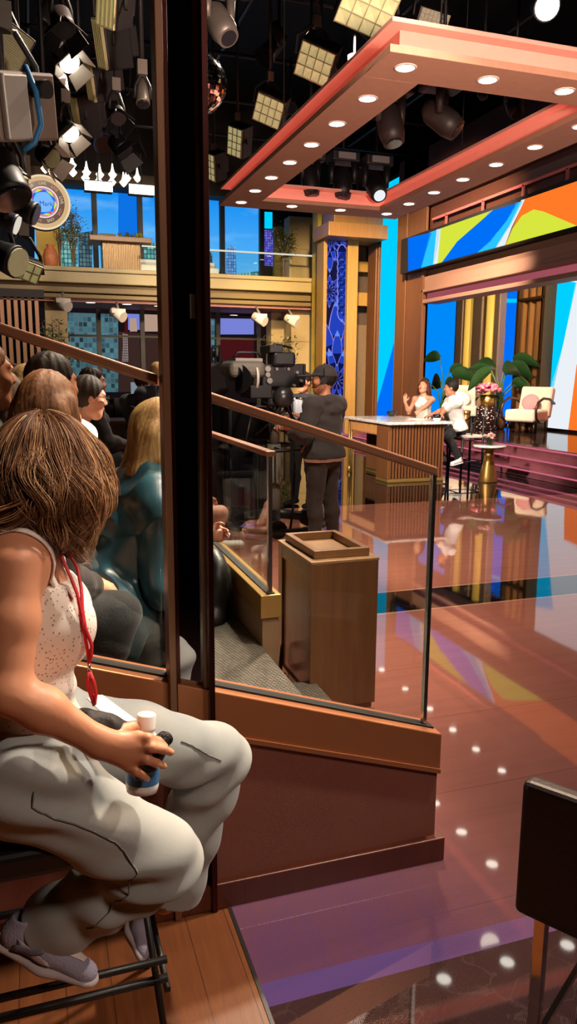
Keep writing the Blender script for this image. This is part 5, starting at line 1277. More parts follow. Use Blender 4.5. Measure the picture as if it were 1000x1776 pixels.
def shoes(J, mat, root, sole=None, h=.007):
    for i in (0, 1):
        a, t = J.an[i], J.toe[i]; k = J.k; d = (t-a); d.z = 0; d.normalize(); zf_ = min(t.z, a.z)-.035*k
        s = SDF(); s.cone(tuple(a-d*.035*k+V((0, 0, -.035*k))), tuple(t+d*.02*k), .045*k, .038*k, .02, ((0, 0, 1), .85)).cone(tuple(a-V((0, 0, .02*k))), tuple(a+V((0, 0, .02*k))), .045*k, .043*k, .02)
        P_, Q_ = s.mesh(h); o = mesh_np('shoe', P_, Q_, mat, root)
        if sole:
            s = SDF(); s.cone(tuple(a-d*.04*k+V((0, 0, -.062*k))), tuple(t+d*.022*k-V((0, 0, .028*k))), .048*k, .042*k, .01, ((0, 0, 1), .35)); P_, Q_ = s.mesh(h*.8); q = mesh_np('sole', P_, Q_, sole, root); q.parent = o
def hair_mesh(J, name, kind, mat, root, h=.007, seed=1, L=.3, extra=None):
    H, f, u, r, k = J.head, J.hf, J.hu, J.hr, J.k; E = lambda a, b, c: tuple(H+f*(a*k)+r*(b*k)+u*(c*k)); rot = (f, r, u); s = SDF(); Z = V((0, 0, 1))
    facecut = [(E(.045, 0, .035), tuple(f*.8-u*.6)), (E(0, 0, -.06), tuple(-u))]
    if kind == 'short': s.ell(E(-.017, 0, .03), (.106*k, .085*k, .108*k), rot, .01, cuts=[(E(.06, 0, .05), tuple(f*.75-u*.66)), (E(-.02, 0, -.035), tuple(f*.5-u*.87))])
    else:
        s.ell(E(-.02, 0, .03), (.112*k, .09*k, .112*k), rot, .01, cuts=[(E(.05, 0, .045), tuple(f*.8-u*.6)), (E(0, 0, -.09), tuple(-u))])
    if kind == 'long':
        D_ = lambda a, b, c: tuple(H+f*(a*k)+r*(b*k)-Z*(c*k))
        for b_ in (-.06, -.025, .025, .06): s.chain([D_(-.055, b_, .0), D_(-.1, b_*1.1, .14), D_(-.095, b_*1.2, L)], [.055*k, .045*k, .02*k], .03)
        for q in (-1, 1): s.chain([D_(-.02, q*.075, -.03), D_(-.02, q*.092, .08), D_(-.01, q*.095, L*.85)], [.035*k, .036*k, .014*k], .02)
    if kind == 'bun': s.ell(E(-.125, 0, .05), (.045*k, .05*k, .045*k), rot, .015)
    if kind == 'bob':
        D_ = lambda a, b, c: tuple(H+f*(a*k)+r*(b*k)-Z*(c*k))
        for b_ in (-.05, 0, .05): s.chain([D_(-.06, b_, .0), D_(-.085, b_*1.2, .13)], [.06*k, .03*k], .03)
        for q in (-1, 1): s.chain([D_(-.02, q*.075, -.03), D_(-.015, q*.09, .1)], [.036*k, .025*k], .02)
    if extra: extra(s, E)
    P_, Q_ = s.mesh(h); N = vnormals(P_, Q_); d = P_-np.array(H); az = np.arctan2(d@np.array(r), -(d@np.array(f)))
    P_ = P_+N*((np.sin(az*47+d[:, 2]*18+wob(P_, 16, seed)*4)*.0011+np.sin(az*13+d[:, 2]*22+wob(P_, 11, seed+3)*4)*.0018+wob(P_, 34, seed+1)*.003)*k)[:, None]
    return mesh_np(name, P_, Q_, mat, root)
SK1 = SKIN('warm_skin', (222, 160, 128)); SK2 = SKIN('tan_skin', (196, 132, 98)); SK3 = SKIN('rosy_skin', (232, 168, 142)); SK4 = SKIN('deep_tan_skin', (176, 116, 84))
def person(label, base, group=None): return thing('person', label, 'person', base, group)
def chair_for(J, label, zs, zf_, mat=None):
    """audience chair under a seated figure"""
    f, r = J.f, J.r; c = V((J.pel.x, J.pel.y, 0)); s = thing('audience_chair', label, 'chair', (c.x, c.y, zf_), 'audience chairs on the risers')
    Mx = Matrix(((r.x, f.x, 0, c.x), (r.y, f.y, 0, c.y), (0, 0, 1, 0), (0, 0, 0, 1))); m_ = mat or M('charcoal_seat', (34, 34, 36), .8)
    MB().box((-.2, -.17, zs-.10), (.2, .2, zs-.035), 0, Mx).build('seat', m_, s, bevel=.02); MB().box((-.2, -.27, zs-.04), (.2, -.22, zs+.3), 0, Mx).build('backrest', m_, s, bevel=.015)
    for a in (-.17, .17):
        for b in (-.2, .2): MB().cyl(Mx @ V((a, b, zf_)), Mx @ V((a, b, zs-.09)), .012, 8).build('leg', BLKM, s)
# ------------------------------------------------------------------ camera operator
yaw = R(140)
J = standing(2.54, 6.55, 0, R(122), 1.0, .02, R(35), 0, None, False); U = V((0, 0, 1))
hx = onY(488, 742, 6.3)
arms(J, [J.sh[0]-U*.36+J.f*.28-J.r*.02, V((hx.x+.05, hx.y, hx.z))], [J.r-U*.6, -U*1.0-J.r*.2])
J.hd = [None, dict(n=V((0, -.3, -1)), curl=1.2)]
p = person('person in black cap, headset and charcoal hoodie standing at the studio camera', (2.54, 6.55, 0))
body_mesh(J, 'body', SK2, p, .008, beard=(.5, .42, .36))
HOOD = CLOTH('charcoal_hoodie', (58, 54, 52), .9, 90)
def hoodx(s):
    N_ = J.neck; s.cone(tuple(N_-J.f*.08+J.r*.08-U*.01), tuple(N_-J.f*.08-J.r*.08-U*.01), .05, .05, .03); s.cone(tuple(N_-J.f*.1+J.r*.05-U*.08), tuple(N_-J.f*.1-J.r*.05-U*.08), .05, .05, .03)
    s.cone(tuple(N_+J.r*.09-U*.02), tuple(N_+J.f*.07+J.r*.04-U*.06), .03, .022, .02); s.cone(tuple(N_-J.r*.09-U*.02), tuple(N_+J.f*.07-J.r*.04-U*.06), .03, .022, .02)
garment(J, 'hoodie', ['torso', 'shoulders', 'hips'], .028, HOOD, p, .009, sleeve=1.93, wr=.008, seed=4, extra=hoodx, bottom=J.pel-J.up*.045)
garment(J, 'white_undershirt', ['hips'], .021, CLOTH('white_cotton', (236, 232, 226)), p, .01, wr=.004, bottom=J.pel-J.up*.08)
garment(J, 'trousers', ['hips'], .012, CLOTH('dark_brown_trousers', (52, 42, 38), .85), p, .009, leg=1.98, wr=.009, seed=8, cutneck=False, fq=18)
shoes(J, BLACK, p)
H, f, u, r = J.head, J.hf, J.hu, J.hr; E = lambda a, b, c: tuple(H+f*a+r*b+u*c)
hair_mesh(J, 'hair', 'short', HAIR('black_hair', (14, 11, 10), (42, 34, 30)), p)
s = SDF(); s.ell(E(-.016, 0, .045), (.112, .092, .098), (f, r, u), .01, cuts=[(E(0, 0, .032), tuple(-u))]); s.cone(E(.085, -.03, .045), E(.16, 0, .034), .06, .05, .02, (tuple(u), .12)).cone(E(.085, .03, .045), E(.16, 0, .034), .06, .05, .02, (tuple(u), .12))
P_, Q_ = s.mesh(.006); mesh_np('cap', P_, Q_, CLOTH('black_cap', (46, 40, 40), .8), p)
m = MB(); m.tube([E(-.01, -.095, 0), E(-.01, -.09, .09), E(-.01, 0, .145), E(-.01, .09, .09), E(-.01, .095, 0)], .008, 8)
for q in (-1, 1): m.tube([E(-.01, q*.088, -.005), E(-.01, q*.108, -.005)], .032, 16)
m.tube([E(0, -.1, -.02), E(.06, -.085, -.065), E(.1, -.04, -.07)], .004, 6); m.build('headset', BLACK, p)
MB().box(tuple(J.hip[0]+J.r*.12-U*.12-V((.03, .03, .06))), tuple(J.hip[0]+J.r*.12-U*.12+V((.03, .03, .06)))).build('belt_radio', BLACK, p, bevel=.006)
# ------------------------------------------------------------------ the couple at the desk
J = seated(6.62, 11.0, .70, R(172), 1.0, R(14), R(-28), R(0), None, None, .26, False)
J.kn = [V((6.3, 10.78, .66)), V((6.27, 11.2, .68))]; J.an = [V((6.5, 10.72, .32)), V((6.5, 11.25, .3))]; J.toe = [V((6.36, 10.66, .26)), V((6.36, 11.22, .25))]
arms(J, [V((6.16, 10.8, 1.0)), V((6.2, 11.25, .99))]); J.hd = [dict(n=V((0, 0, -1)), curl=.5), dict(n=V((0, 0, -1)), curl=.5)]
p = person('person in a white polo shirt and black trousers on a bar stool at the desk', (6.62, 11.0, .7))
body_mesh(J, 'body', SK2, p, .009); hair_mesh(J, 'hair', 'short', MATS['black_hair'], p, .008)
WP = CLOTH('white_polo', (238, 234, 226), .8)
def collar(s): s.cone(tuple(J.neck+J.r*.05+J.up*.01), tuple(J.neck-J.r*.05+J.up*.01), .045, .045, .02)
garment(J, 'polo_shirt', ['torso', 'shoulders', 'hips'], .02, WP, p, .01, sleeve=.8, wr=.007, seed=3, extra=collar, bottom=J.pel-J.up*.03, cutneck=False)
garment(J, 'trousers', ['hips'], .012, CLOTH('black_trousers', (18, 18, 22), .8), p, .01, leg=1.95, wr=.006, cutneck=False)
shoes(J, CLOTH('white_trainer', (236, 232, 228), .6), p, M('white_sole', (244, 242, 238), .6))
J = seated(6.55, 12.05, .72, R(215), .97, R(6), R(2), R(14), None, None, .26, True)
rh = onY(735, 697, 11.9)
J.kn = [V((6.2, 12.2, .7)), V((6.25, 11.85, .7))]
arms(J, [J.sh[0]+J.r*.13+J.f*.13-U*.05, V((6.12, 11.5, 1.02))], [J.r*.5-U, -J.r*.5-U]); 
J.hd = [dict(d=V((-.1, -.15, 1)), n=V((-.35, -1, 0)), curl=.12, spread=.3), dict(n=V((.2, .3, -1)), curl=.7)]
p = person('person with long brown hair and white top at the desk, one palm raised', (6.55, 12.05, .72))
body_mesh(J, 'body', SK1, p, .008, lip=(.9, .35, .35))
hair_mesh(J, 'hair', 'long', HAIR('dark_brown_hair', (34, 18, 12), (104, 60, 38)), p, .008, L=.36)
garment(J, 'white_top', ['torso', 'bust', 'hips'], .012, CLOTH('ivory_top', (246, 238, 220), .7), p, .009, wr=.005, seed=9, bottom=J.pel-J.up*.05)
garment(J, 'trousers', ['hips'], .012, CLOTH('blue_denim_dark', (54, 70, 98), .8), p, .01, leg=1.9, wr=.005, cutneck=False)
# bright blue cup
# ------------------------------------------------------------------ person in dark suit behind the camera
pt = onY(527, 700, 9.0)
J = standing(pt.x, 9.0, 0, R(215), .97, 0, 0, 0, None, False); arms(J, [J.pel+J.f*.25+J.r*.1+U*.22, J.pel+J.f*.25-J.r*.08+U*.25])
p = person('person in a black suit and pale shirt standing behind the studio camera', (pt.x, 9.0, 0))
body_mesh(J, 'body', SK2, p, .01); hair_mesh(J, 'hair', 'short', MATS['black_hair'], p, .01)
garment(J, 'jacket', ['torso', 'shoulders', 'hips'], .022, CLOTH('black_suit', (18, 17, 19), .8), p, .012, sleeve=1.9, wr=.005, bottom=J.pel-J.up*.1)
garment(J, 'trousers', ['hips'], .012, MATS['black_suit'], p, .012, leg=1.98, wr=.005, cutneck=False); shoes(J, BLACK, p)
MB().box(tuple(J.chest+J.fw*.13-V((.05, .05, .16))), tuple(J.chest+J.fw*.13+V((.05, .05, .14)))).build('shirt_front', CLOTH('pale_blue_shirt', (190, 196, 204)), p, bevel=.02)
# ------------------------------------------------------------------ audience, front row (facing the stage, +X)
def audience(label, px, py, Y, zs, zf_, yaw, hair, hairmat, skin, topmat, sleeve, k=.95, legmat=None, leg=None, lean=.1, hyaw=0., hpitch=0., hands=None, fem=True, L=.3, hdn=None, h=.009, topoff=.016, knees=None, chair=True, spread=.08, shoe=None, htilt=0., tuck=True):
    """px,py,Y: where the head is"""
    hp = onY(px, py, Y); f, r = ax(yaw); zs = hp.z-.70*k if zs is None else zs
    b = V((hp.x, hp.y, 0))-f*(math.sin(lean)*.66*k+.02*k)
    J = seated(b.x, b.y, zs, yaw, k, lean, hyaw, hpitch, None, knees, zf_, fem, htilt, spread)
    dz = hp.z-J.head.z
    if abs(dz) > 1e-4:
        J = seated(b.x, b.y, zs+dz, yaw, k, lean, hyaw, hpitch, None, knees, zf_, fem, htilt, spread); zs += dz
    if hands: arms(J, hands(J))
    J.hd = hdn
    p = person(label, (b.x, b.y, zf_))
    if tuck: J.kn = [q+J.f*.22*k+J.r*.05*k*s_ for q, s_ in zip(J.hip, (1, -1))]; J.an = [V((q.x, q.y, zf_+.07))-J.f*.08 for q in J.kn]; J.toe = [a+J.f*.13-U*.03 for a in J.an]
    body_mesh(J, 'body', skin, p, h); 
    if hair: hair_mesh(J, 'hair', hair, hairmat, p, h*.9, L=L)
    garment(J, 'top', ['torso', 'shoulders', 'hips']+(['bust'] if fem else []), topoff, topmat, p, h, sleeve=sleeve, wr=.007, seed=int(px), bottom=J.pel-J.up*.06)
    if legmat: garment(J, 'trousers' if leg > 1.2 else 'shorts', ['hips'], .012, legmat, p, h, leg=leg, wr=.006, cutneck=False)
    shoes(J, shoe or M('white_canvas_shoe', (220, 214, 206), .7), p)
    if chair: chair_for(J, 'dark audience chair under a seated guest on the risers', zs, zf_)
    return J, p
clasp = lambda J: [J.pel+J.f*.4*J.k+J.r*.03+U*.1*J.k, J.pel+J.f*.41*J.k-J.r*.03+U*.11*J.k]
GREYS = CLOTH('grey_shorts', (112, 118, 126), .85)
BRH = HAIR('mid_brown_hair', (58, 32, 18), (150, 98, 60)); DKH = HAIR('dark_hair', (20, 14, 12), (66, 46, 36)); BLH = HAIR('blonde_hair', (120, 86, 46), (214, 176, 116))
J, p = audience('person in a white T-shirt and glasses with dark gathered hair, leaning forward on clasped hands', 164, 690, 4.9, None, .34, R(12), 'bun', DKH, SK3, CLOTH('white_tshirt', (238, 228, 214), .8), .75, 1.0, GREYS, .75, .42, R(0), R(-8), clasp, hdn=[dict(n=V((0, 1, -.3)), curl=.8), dict(n=V((0, -1, -.3)), curl=.8)], h=.007, tuck=False)
m = MB(); H, f, u, r = J.head, J.hf, J.hu, J.hr; E = lambda a, b, c: tuple(H+f*a+r*b+u*c)
for q in (-1, 1):
    m.tube([E(.108+.0*t_, q*.033+.022*math.cos(t_), .008+.018*math.sin(t_)) for t_ in np.linspace(0, 2*PI, 20)], .0025, 6, cap=False); m.tube([E(.105, q*.056, .012), E(.02, q*.08, .016), E(-.02, q*.082, .005)], .0025, 6)
m.tube([E(.108, -.011, .01), E(.11, 0, .014), E(.108, .011, .01)], .0025, 6); m.build('glasses', BLACK, p)
audience('person with dark long hair seated behind the one in the white T-shirt', 166, 664, 6.6, None, .34, R(8), 'long', DKH, SK3, CLOTH('dark_top', (36, 30, 34)), 1.9, .95, CLOTH('black_jeans', (17, 17, 20)), 1.95, .1)
# puffer jacket
TEALJ = M('dark_teal_nylon', (44, 82, 94), .3, var=.25, scale=7, bump=.12)
def audience_teal():
    Y = 2.95; hp = onY(284, 758, Y); yaw = R(18)
    J = seated(hp.x-.03, Y-.02, .60, yaw, 1.06, R(24), R(-10), R(-6), None, None, .34, True); d = hp-J.head; 
    J = seated(hp.x-.03+d.x, Y-.02+d.y, .60+d.z, yaw, 1.06, R(24), R(-10), R(-6), None, None, .34, True)
    J.kn = [h+J.f*.24+J.r*.04*q-U*.03 for h, q in zip(J.hip, (1, -1))]; J.an = [V((q.x-.06, q.y, .41)) for q in J.kn]; J.toe = [a+J.f*.12-U*.03 for a in J.an]
    arms(J, [J.pel+J.f*.30+J.r*.02+U*.16, J.pel+J.f*.30-J.r*.04+U*.15])
    p = person('person in a dark teal puffer jacket with blond hair beside the mirror column', (J.pel.x, J.pel.y, .34))
    body_mesh(J, 'body', SK3, p, .008)
    def ex(s):
        for q in (1, -1):
            for i in (0,): s.chain([tuple(J.sh[0 if q > 0 else 1]), tuple(J.el[0 if q > 0 else 1])], [.085, .08], .03)
        s.cone(tuple(J.neck-J.fw*.05+J.r*.07), tuple(J.neck-J.fw*.05-J.r*.07), .06, .06, .03); s.cone(tuple(J.waist-J.fw*.03+J.r*.08-J.up*.12), tuple(J.waist-J.fw*.03-J.r*.08-J.up*.12), .13, .13, .05)
    g = garment(J, 'puffer_jacket', ['torso', 'shoulders', 'hips'], .05, TEALJ, p, .008, sleeve=1.95, wr=.026, seed=31, extra=ex, cutneck=False, fq=19)
    hair_mesh(J, 'hair', 'long', BLH, p, .007, L=.34)
    garment(J, 'trousers', ['hips'], .012, CLOTH('black_jeans', (17, 17, 20)), p, .01, leg=1.95, wr=.006, cutneck=False); shoes(J, BLACK, p)
    chair_for(J, 'dark audience chair under a seated guest on the risers', J.pel.z-.1, .34)
audience_teal()
# guest hidden by the column, only the clasped hands in view
def hid():
    J = seated(.36, 4.12, .72, R(4), .95, R(38), 0, 0, None, None, .34, True); J.kn = [q+J.f*.28+J.r*.05*s_ for q, s_ in zip(J.hip, (1, -1))]; J.an = [V((q.x+.02, q.y, .41)) for q in J.kn]; J.toe = [a+J.f*.13-U*.03 for a in J.an]
    hw = onY(366, 928, 4.05); arms(J, [V((hw.x-.02, hw.y-.02, hw.z)), V((hw.x-.01, hw.y+.05, hw.z+.01))])
    J.hd = [dict(d=V((1, .3, -.1)), n=V((0, 1, -.2)), curl=.75), dict(d=V((1, -.3, -.1)), n=V((0, -1, -.2)), curl=.75)]
    p = person('person in grey shorts behind the mirror column with hands clasped over the barrier edge', (.36, 4.12, .34))
    body_mesh(J, 'body', SK3, p, .006); hair_mesh(J, 'hair', 'bob', BRH, p, .009)
    garment(J, 'top', ['torso', 'shoulders', 'hips', 'bust'], .016, CLOTH('dark_tee', (30, 30, 34)), p, .01, sleeve=.8, bottom=J.pel-J.up*.06); garment(J, 'shorts', ['hips'], .012, GREYS, p, .01, leg=.75, cutneck=False); shoes(J, MATS['white_canvas_shoe'], p)
    chair_for(J, 'dark audience chair under a seated guest on the risers', .72, .34)
    e = J.el[0].lerp(J.wr[0], .8); d = (J.wr[0]-J.el[0]).normalized(); m = MB(); o_ = d.orthogonal().normalized(); q_ = d.cross(o_)
    m.tube([e+(o_*math.cos(a)+q_*math.sin(a))*.034 for a in np.linspace(0, 2*PI, 20)], .007, 8, cap=False); m.build('green_bracelet', M('green_beads', (40, 130, 90), .4), p)
hid()
audience('person with pale bare legs in the front row farther along the barrier', 305, 742, 5.6, None, .34, R(6), 'short', BRH, SK3, CLOTH('navy_tee', (30, 34, 48)), .8, .95, GREYS, .7, .15, fem=False, tuck=False)
# second and third rows, seen from behind over the girl's head
audience('person with short dark hair, seen from behind right above the girl', 99, 668, 3.3, None, .51, R(20), 'short', DKH, SK2, CLOTH('plum_shirt', (60, 40, 50)), 1.9, 1.0, CLOTH('black_jeans', (17, 17, 20)), 1.95, .05, R(15), fem=False, h=.008)
audience('person with straight shiny brown hair, seen from behind just above the girl', 104, 716, 2.5, None, .51, R(10), 'long', BRH, SK1, CLOTH('umber_top', (52, 42, 38)), 1.9, .95, CLOTH('black_jeans', (17, 17, 20)), 1.95, .1, R(40), L=.36, h=.007, hands=lambda J: [J.pel+J.f*.16+J.r*.05+U*.06, J.pel+J.f*.16-J.r*.05+U*.07], tuck=True)
audience('person with golden blond hair beyond the dark-haired guest', 62, 676, 4.2, None, .51, R(15), 'long', BLH, SK1, CLOTH('beige_top', (176, 150, 120)), 1.9, .95, CLOTH('black_jeans', (17, 17, 20)), 1.95, .1)
audience('person in a chunky grey knit sweater at the left edge', 14, 694, 3.75, None, .68, R(25), 'long', HAIR('grey_brown_hair', (70, 56, 46), (150, 126, 104)), SK1, M('chunky_grey_knit', (176, 164, 152), .95, bump=.8, scale=60, var=.3), 1.9, 1.0, CLOTH('pale_trousers', (196, 186, 168)), 1.95, .1, R(-10), topoff=.035)
audience('person with bare tanned arms at the far left edge', -16, 650, 3.0, None, .68, R(12), 'short', BRH, SK4, CLOTH('forest_green_top', (24, 46, 38)), .35, 1.0, CLOTH('pale_trousers', (196, 186, 168)), 1.95, .15, R(10), fem=False)
audience('person in red and grey top in the far left rows', 36, 690, 5.4, None, .68, R(12), 'long', DKH, SK1, CLOTH('maroon_top', (110, 50, 50)), 1.9, .9, CLOTH('black_jeans', (17, 17, 20)), 1.95, .1)
audience('person with reddish face at the left edge in an upper row', 2, 646, 5.2, None, .85, R(8), 'short', BRH, SK3, CLOTH('rust_shirt', (120, 70, 50)), 1.9, .95, CLOTH('black_jeans', (17, 17, 20)), 1.95, .1, fem=False)
# crew at the desks
def crew(label, px, py, Y, hairk, hm, top, yaw, k=.95, fem=False, sk=SK3):
    hp = onY(px, py, Y); J = seated(hp.x, Y, hp.z-.72*k, yaw, k, .08, 0, 0, None, None, 0, fem); d = hp-J.head
    J = seated(hp.x+d.x, Y+d.y, hp.z-.72*k+d.z, yaw, k, .08, 0, 0, None, None, 0, fem); p = person(label, (hp.x, Y, 0)); body_mesh(J, 'body', sk, p, .011)
    hair_mesh(J, 'hair', hairk, hm, p, .01); garment(J, 'jacket', ['torso', 'shoulders', 'hips'], .022, top, p, .012, sleeve=1.9); garment(J, 'trousers', ['hips'], .012, MATS['black_suit'], p, .013, leg=1.95, cutneck=False); shoes(J, BLACK, p)
    c = V((J.pel.x, J.pel.y, 0)); s = thing('crew_chair', 'dark swivel chair under '+label.split(' seated')[0].replace('person', 'the guest'), 'chair', c)
    MB().cyl((c.x, c.y, J.pel.z-.18), (c.x, c.y, J.pel.z-.11), .2, 20).build('seat', BLACK, s); MB().cyl((c.x, c.y, .0), (c.x, c.y, J.pel.z-.17), .03, 10).cyl((c.x, c.y, 0), (c.x, c.y, .03), .22, 20).build('pedestal', BLKM, s)
crew('person with short blond curls in a navy suit seated at the crew desk', 272, 648, 8.45, 'short', BLH, CLOTH('navy_suit', (28, 30, 44)), R(100))
crew('person in a grey jacket seated left of the navy suit at the crew desk', 247, 662, 8.75, 'short', DKH, CLOTH('grey_jacket', (84, 82, 80)), R(60))
# ------------------------------------------------------------------ the girl on the black stool
from mathutils.bvhtree import BVHTree
G = lambda px, py, Y: onY(px, py, Y)
gp = thing('person', 'girl in floral white camisole and pale jeans on the black stool, holding a bottle', 'person', (0.0, 1.52, .74))
U = V((0, 0, 1)); Hc = V((.028, 1.545, 1.458)); hf = V((.5, .86, -.05)).normalized(); hr = hf.cross(U).normalized(); hu = hr.cross(hf).normalized()
pel = V((-.05, 1.54, .885)); waist = V((-.05, 1.53, 1.04)); chest = V((-.03, 1.53, 1.17)); upch = V((-.045, 1.53, 1.28)); neck = V((-.03, 1.53, 1.345))
shR = V((-.045, 1.405, 1.315)); shL = V((-.03, 1.665, 1.315)); elR = G(16, 1200, 1.335); wrR = G(176, 1290, 1.335)
hipR = V((-.04, 1.45, .865)); hipL = V((-.02, 1.625, .875)); knR = G(283, 1487, 1.44); knL = G(376, 1312, 1.76); anR = G(78, 1612, 1.57); anL = G(285, 1560, 1.80)
fx = (1, 0, 0)
def torso(s, o, cutz=None):
    cuts = [] if cutz is None else [((0, 0, cutz), (0, 0, 1))]
    s.cone(tuple(pel), tuple(waist), .132+o, .105+o, .03, (fx, .78)); s.cone(tuple(waist), tuple(chest), .105+o, .118+o, .03, (fx, .76), cuts); s.cone(tuple(chest), tuple(upch), .118+o, .105+o, .03, (fx, .72), cuts)
    for y in (1.475, 1.585): s.ell((.035, y, 1.165), (.05+o, .055+o, .06+o), k=.04, cuts=cuts)
s = SDF(); torso(s, 0)
s.cone(tuple(shR+V((0, .03, 0))), tuple(shL), .052, .052, .04); s.cone(tuple(neck), tuple(shR+V((0, .03, 0))), .045, .05, .04); s.cone(tuple(neck), tuple(shL), .045, .05, .04)
s.cone(tuple(neck-U*.03), tuple(Hc-hu*.07-hf*.02), .05, .046, .03)
head_sdf(s, Hc-U*.006, hf, hu, hr, .9)
s.cone(tuple(shR), tuple(shR.lerp(elR, .45)), .05, .044, .03); s.cone(tuple(shR.lerp(elR, .45)), tuple(elR), .044, .037, .02)
fm = elR.lerp(wrR, .35)+V((0, -.004, .004)); s.cone(tuple(elR), tuple(fm), .038, .039, .02); s.cone(tuple(fm), tuple(wrR), .039, .0255, .02, ((0, 1, .3), .85))
# left arm, behind the torso, the hand steadying the bottle
elL = V((-.09, 1.73, 1.08)); wrL = V((-.06, 1.755, .87)); s.cone(tuple(shL), tuple(elL), .048, .036, .03); s.cone(tuple(elL), tuple(wrL), .037, .025, .02)
for a, b, ra, rb in ((hipR, knR, .085, .055), (hipL, knL, .085, .055), (knR, anR, .054, .036), (knL, anL, .054, .036), (hipR, hipL, .095, .095)): s.cone(tuple(a), tuple(b), ra, rb, .03)
# right hand: back of the hand to the camera, fingers closed over the pouch and bottle
K = [G(238, 1279, 1.335), G(243, 1296, 1.325), G(238, 1315, 1.325), G(226, 1331, 1.33)]
s.cone(tuple(wrR), tuple(G(205, 1296, 1.338)), .026, .029, .02, ((0, 1, .2), .7))
for q, rr in zip(K, (.0145, .0145, .0135, .012)): s.cone(tuple(G(196, 1296, 1.34).lerp(q, .15)), tuple(q), .021, rr, .012, ((0, 1, .2), .8))
fing = [[(238, 1279, 1.335), (256, 1280, 1.322), (274, 1286, 1.333), (285, 1294, 1.348)], [(243, 1296, 1.325), (262, 1296, 1.312), (283, 1300, 1.322), (296, 1305, 1.337)],
        [(238, 1315, 1.325), (254, 1317, 1.313), (272, 1324, 1.322), (284, 1329, 1.336)], [(226, 1331, 1.33), (236, 1338, 1.32), (248, 1346, 1.325), (256, 1351, 1.337)]]
for F_, r0 in zip(fing, (.0092, .0095, .0088, .0076)): s.chain([tuple(G(*q)) for q in F_], [r0*1.12, r0*1.05, r0*.95, r0*.78], .004)
s.chain([tuple(G(196, 1282, 1.36)), tuple(G(214, 1268, 1.375)), tuple(G(230, 1262, 1.385)), tuple(G(243, 1268, 1.392))], [.016, .0135, .011, .009], .008)
hand_sdf(s, wrL, V((.15, 0, -1)), V((0, -1, 0)), -1, .4, .95)
P_, Q_ = s.mesh(.0048); T = head_tint(P_, Hc-U*.006, hf, hu, hr, .9)
# pale nail varnish at the finger tips
for F_ in fing:
    a, b = np.array(G(*F_[3])), np.array(G(*F_[2])); d = (a-b)/np.linalg.norm(a-b); q = a+d*.004+np.array([0, -.006, .003]); m = np.clip(2.0-np.linalg.norm(P_-q, axis=1)/.005, 0, 1)[:, None]; T = T*(1-m)+np.array([1.05, 1.2, 1.05])*m
bbv = BVHTree.FromPolygons([tuple(p) for p in P_], [tuple(int(i) for i in q) for q in Q_])
gskin = SKIN('girl_skin', (214, 148, 112)); mesh_np('body', P_, Q_, gskin, gp, T)
# camisole
s = SDF()
def cam_(s, o):
    ct = [((.0, 1.53, 1.255), (.35, 0, 1)), ]
    s.cone((-.045, 1.535, .86), tuple(waist), .142+o, .11+o, .03, (fx, .8), [((0, 0, .872), (.15, 0, -1))]); s.cone(tuple(waist), tuple(chest), .11+o, .124+o, .03, (fx, .77), ct); s.cone(tuple(chest), tuple(upch), .124+o, .112+o, .03, (fx, .74), ct)
    for y in (1.475, 1.585): s.ell((.037, y, 1.165), (.052+o, .057+o, .062+o), k=.04, cuts=ct)
cam_(s, .006)
P_, Q_ = s.mesh(.005); N = vnormals(P_, Q_); z = P_[:, 2]
fold = np.sin(z*95+P_[:, 1]*20+wob(P_, 12, 2)*3)*.0035*np.clip((1.12-z)/.08, 0, 1)*np.clip((z-.86)/.05, 0, 1)
P_ = P_+N*(fold+wob(P_, 30, 4)*.0025)[:, None]
t = NT('floral_cotton'); v = t.coord('Object'); vo = t.n('ShaderNodeTexVoronoi'); vo.inputs['Scale'].default_value = 140; vo.inputs['Randomness'].default_value = .85; mp = t.n('ShaderNodeMapping'); mp.inputs['Scale'].default_value = (1, 1, .75); t.l(v, mp.inputs[0]); t.l(mp.outputs[0], vo.inputs['Vector'])
n = t.noise(v, 260, 2); n2 = t.noise(v, 500, 2)
spot_ = t.math('LESS_THAN', t.math('ADD', vo.outputs['Distance'], t.math('MULTIPLY', t.math('SUBTRACT', n, .5), .35)), .24)
hue = t.n('ShaderNodeSeparateColor'); t.l(vo.outputs['Color'], hue.inputs[0])
fc = t.mix(t.math('GREATER_THAN', hue.outputs[0], .5), lin((188, 104, 108)), lin((110, 112, 78)))
base = t.mix(t.math('MULTIPLY', n2, .25), lin((244, 234, 222)), lin((218, 204, 190)))
t.bsdf(t.mix(t.math('MULTIPLY', spot_, .8), base, fc), .85, 0, bump=n2, bstr=.15, bdist=.002); CAMI = t.m
cm = mesh_np('camisole', P_, Q_, CAMI, gp)
STR = M('camisole_trim', (240, 230, 220), .8)
def on_skin(p, off):
    h = bbv.find_nearest(V(p)); return h[0]+h[1]*off
def ribbon(pts, w, nm, mat, par, off=.003):
    q = [on_skin(V(a).lerp(V(b), i/8), off) for a, b in zip(pts, pts[1:]) for i in range(8)]; m = MB(); prev = None
    for i, p in enumerate(q):
        tg = (q[min(i+1, len(q)-1)]-q[max(i-1, 0)]).normalized(); nn = bbv.find_nearest(p)[1]; sd = tg.cross(nn).normalized()*w; row = [m.bm.verts.new(p-sd), m.bm.verts.new(p+sd)]
        if prev: m.bm.faces.new((prev[0], prev[1], row[1], row[0])).smooth = True
        prev = row
    o = m.build(nm, mat, par); md = o.modifiers.new('thick', 'SOLIDIFY'); md.thickness = .003; md.offset = 0; return o
ribbon([(-.16, 1.42, 1.30), (-.11, 1.405, 1.37), (-.05, 1.40, 1.39), (-.005, 1.40, 1.36), (.02, 1.415, 1.31), (.04, 1.43, 1.26), (.06, 1.45, 1.20)], .0085, 'shoulder_strap', STR, cm)
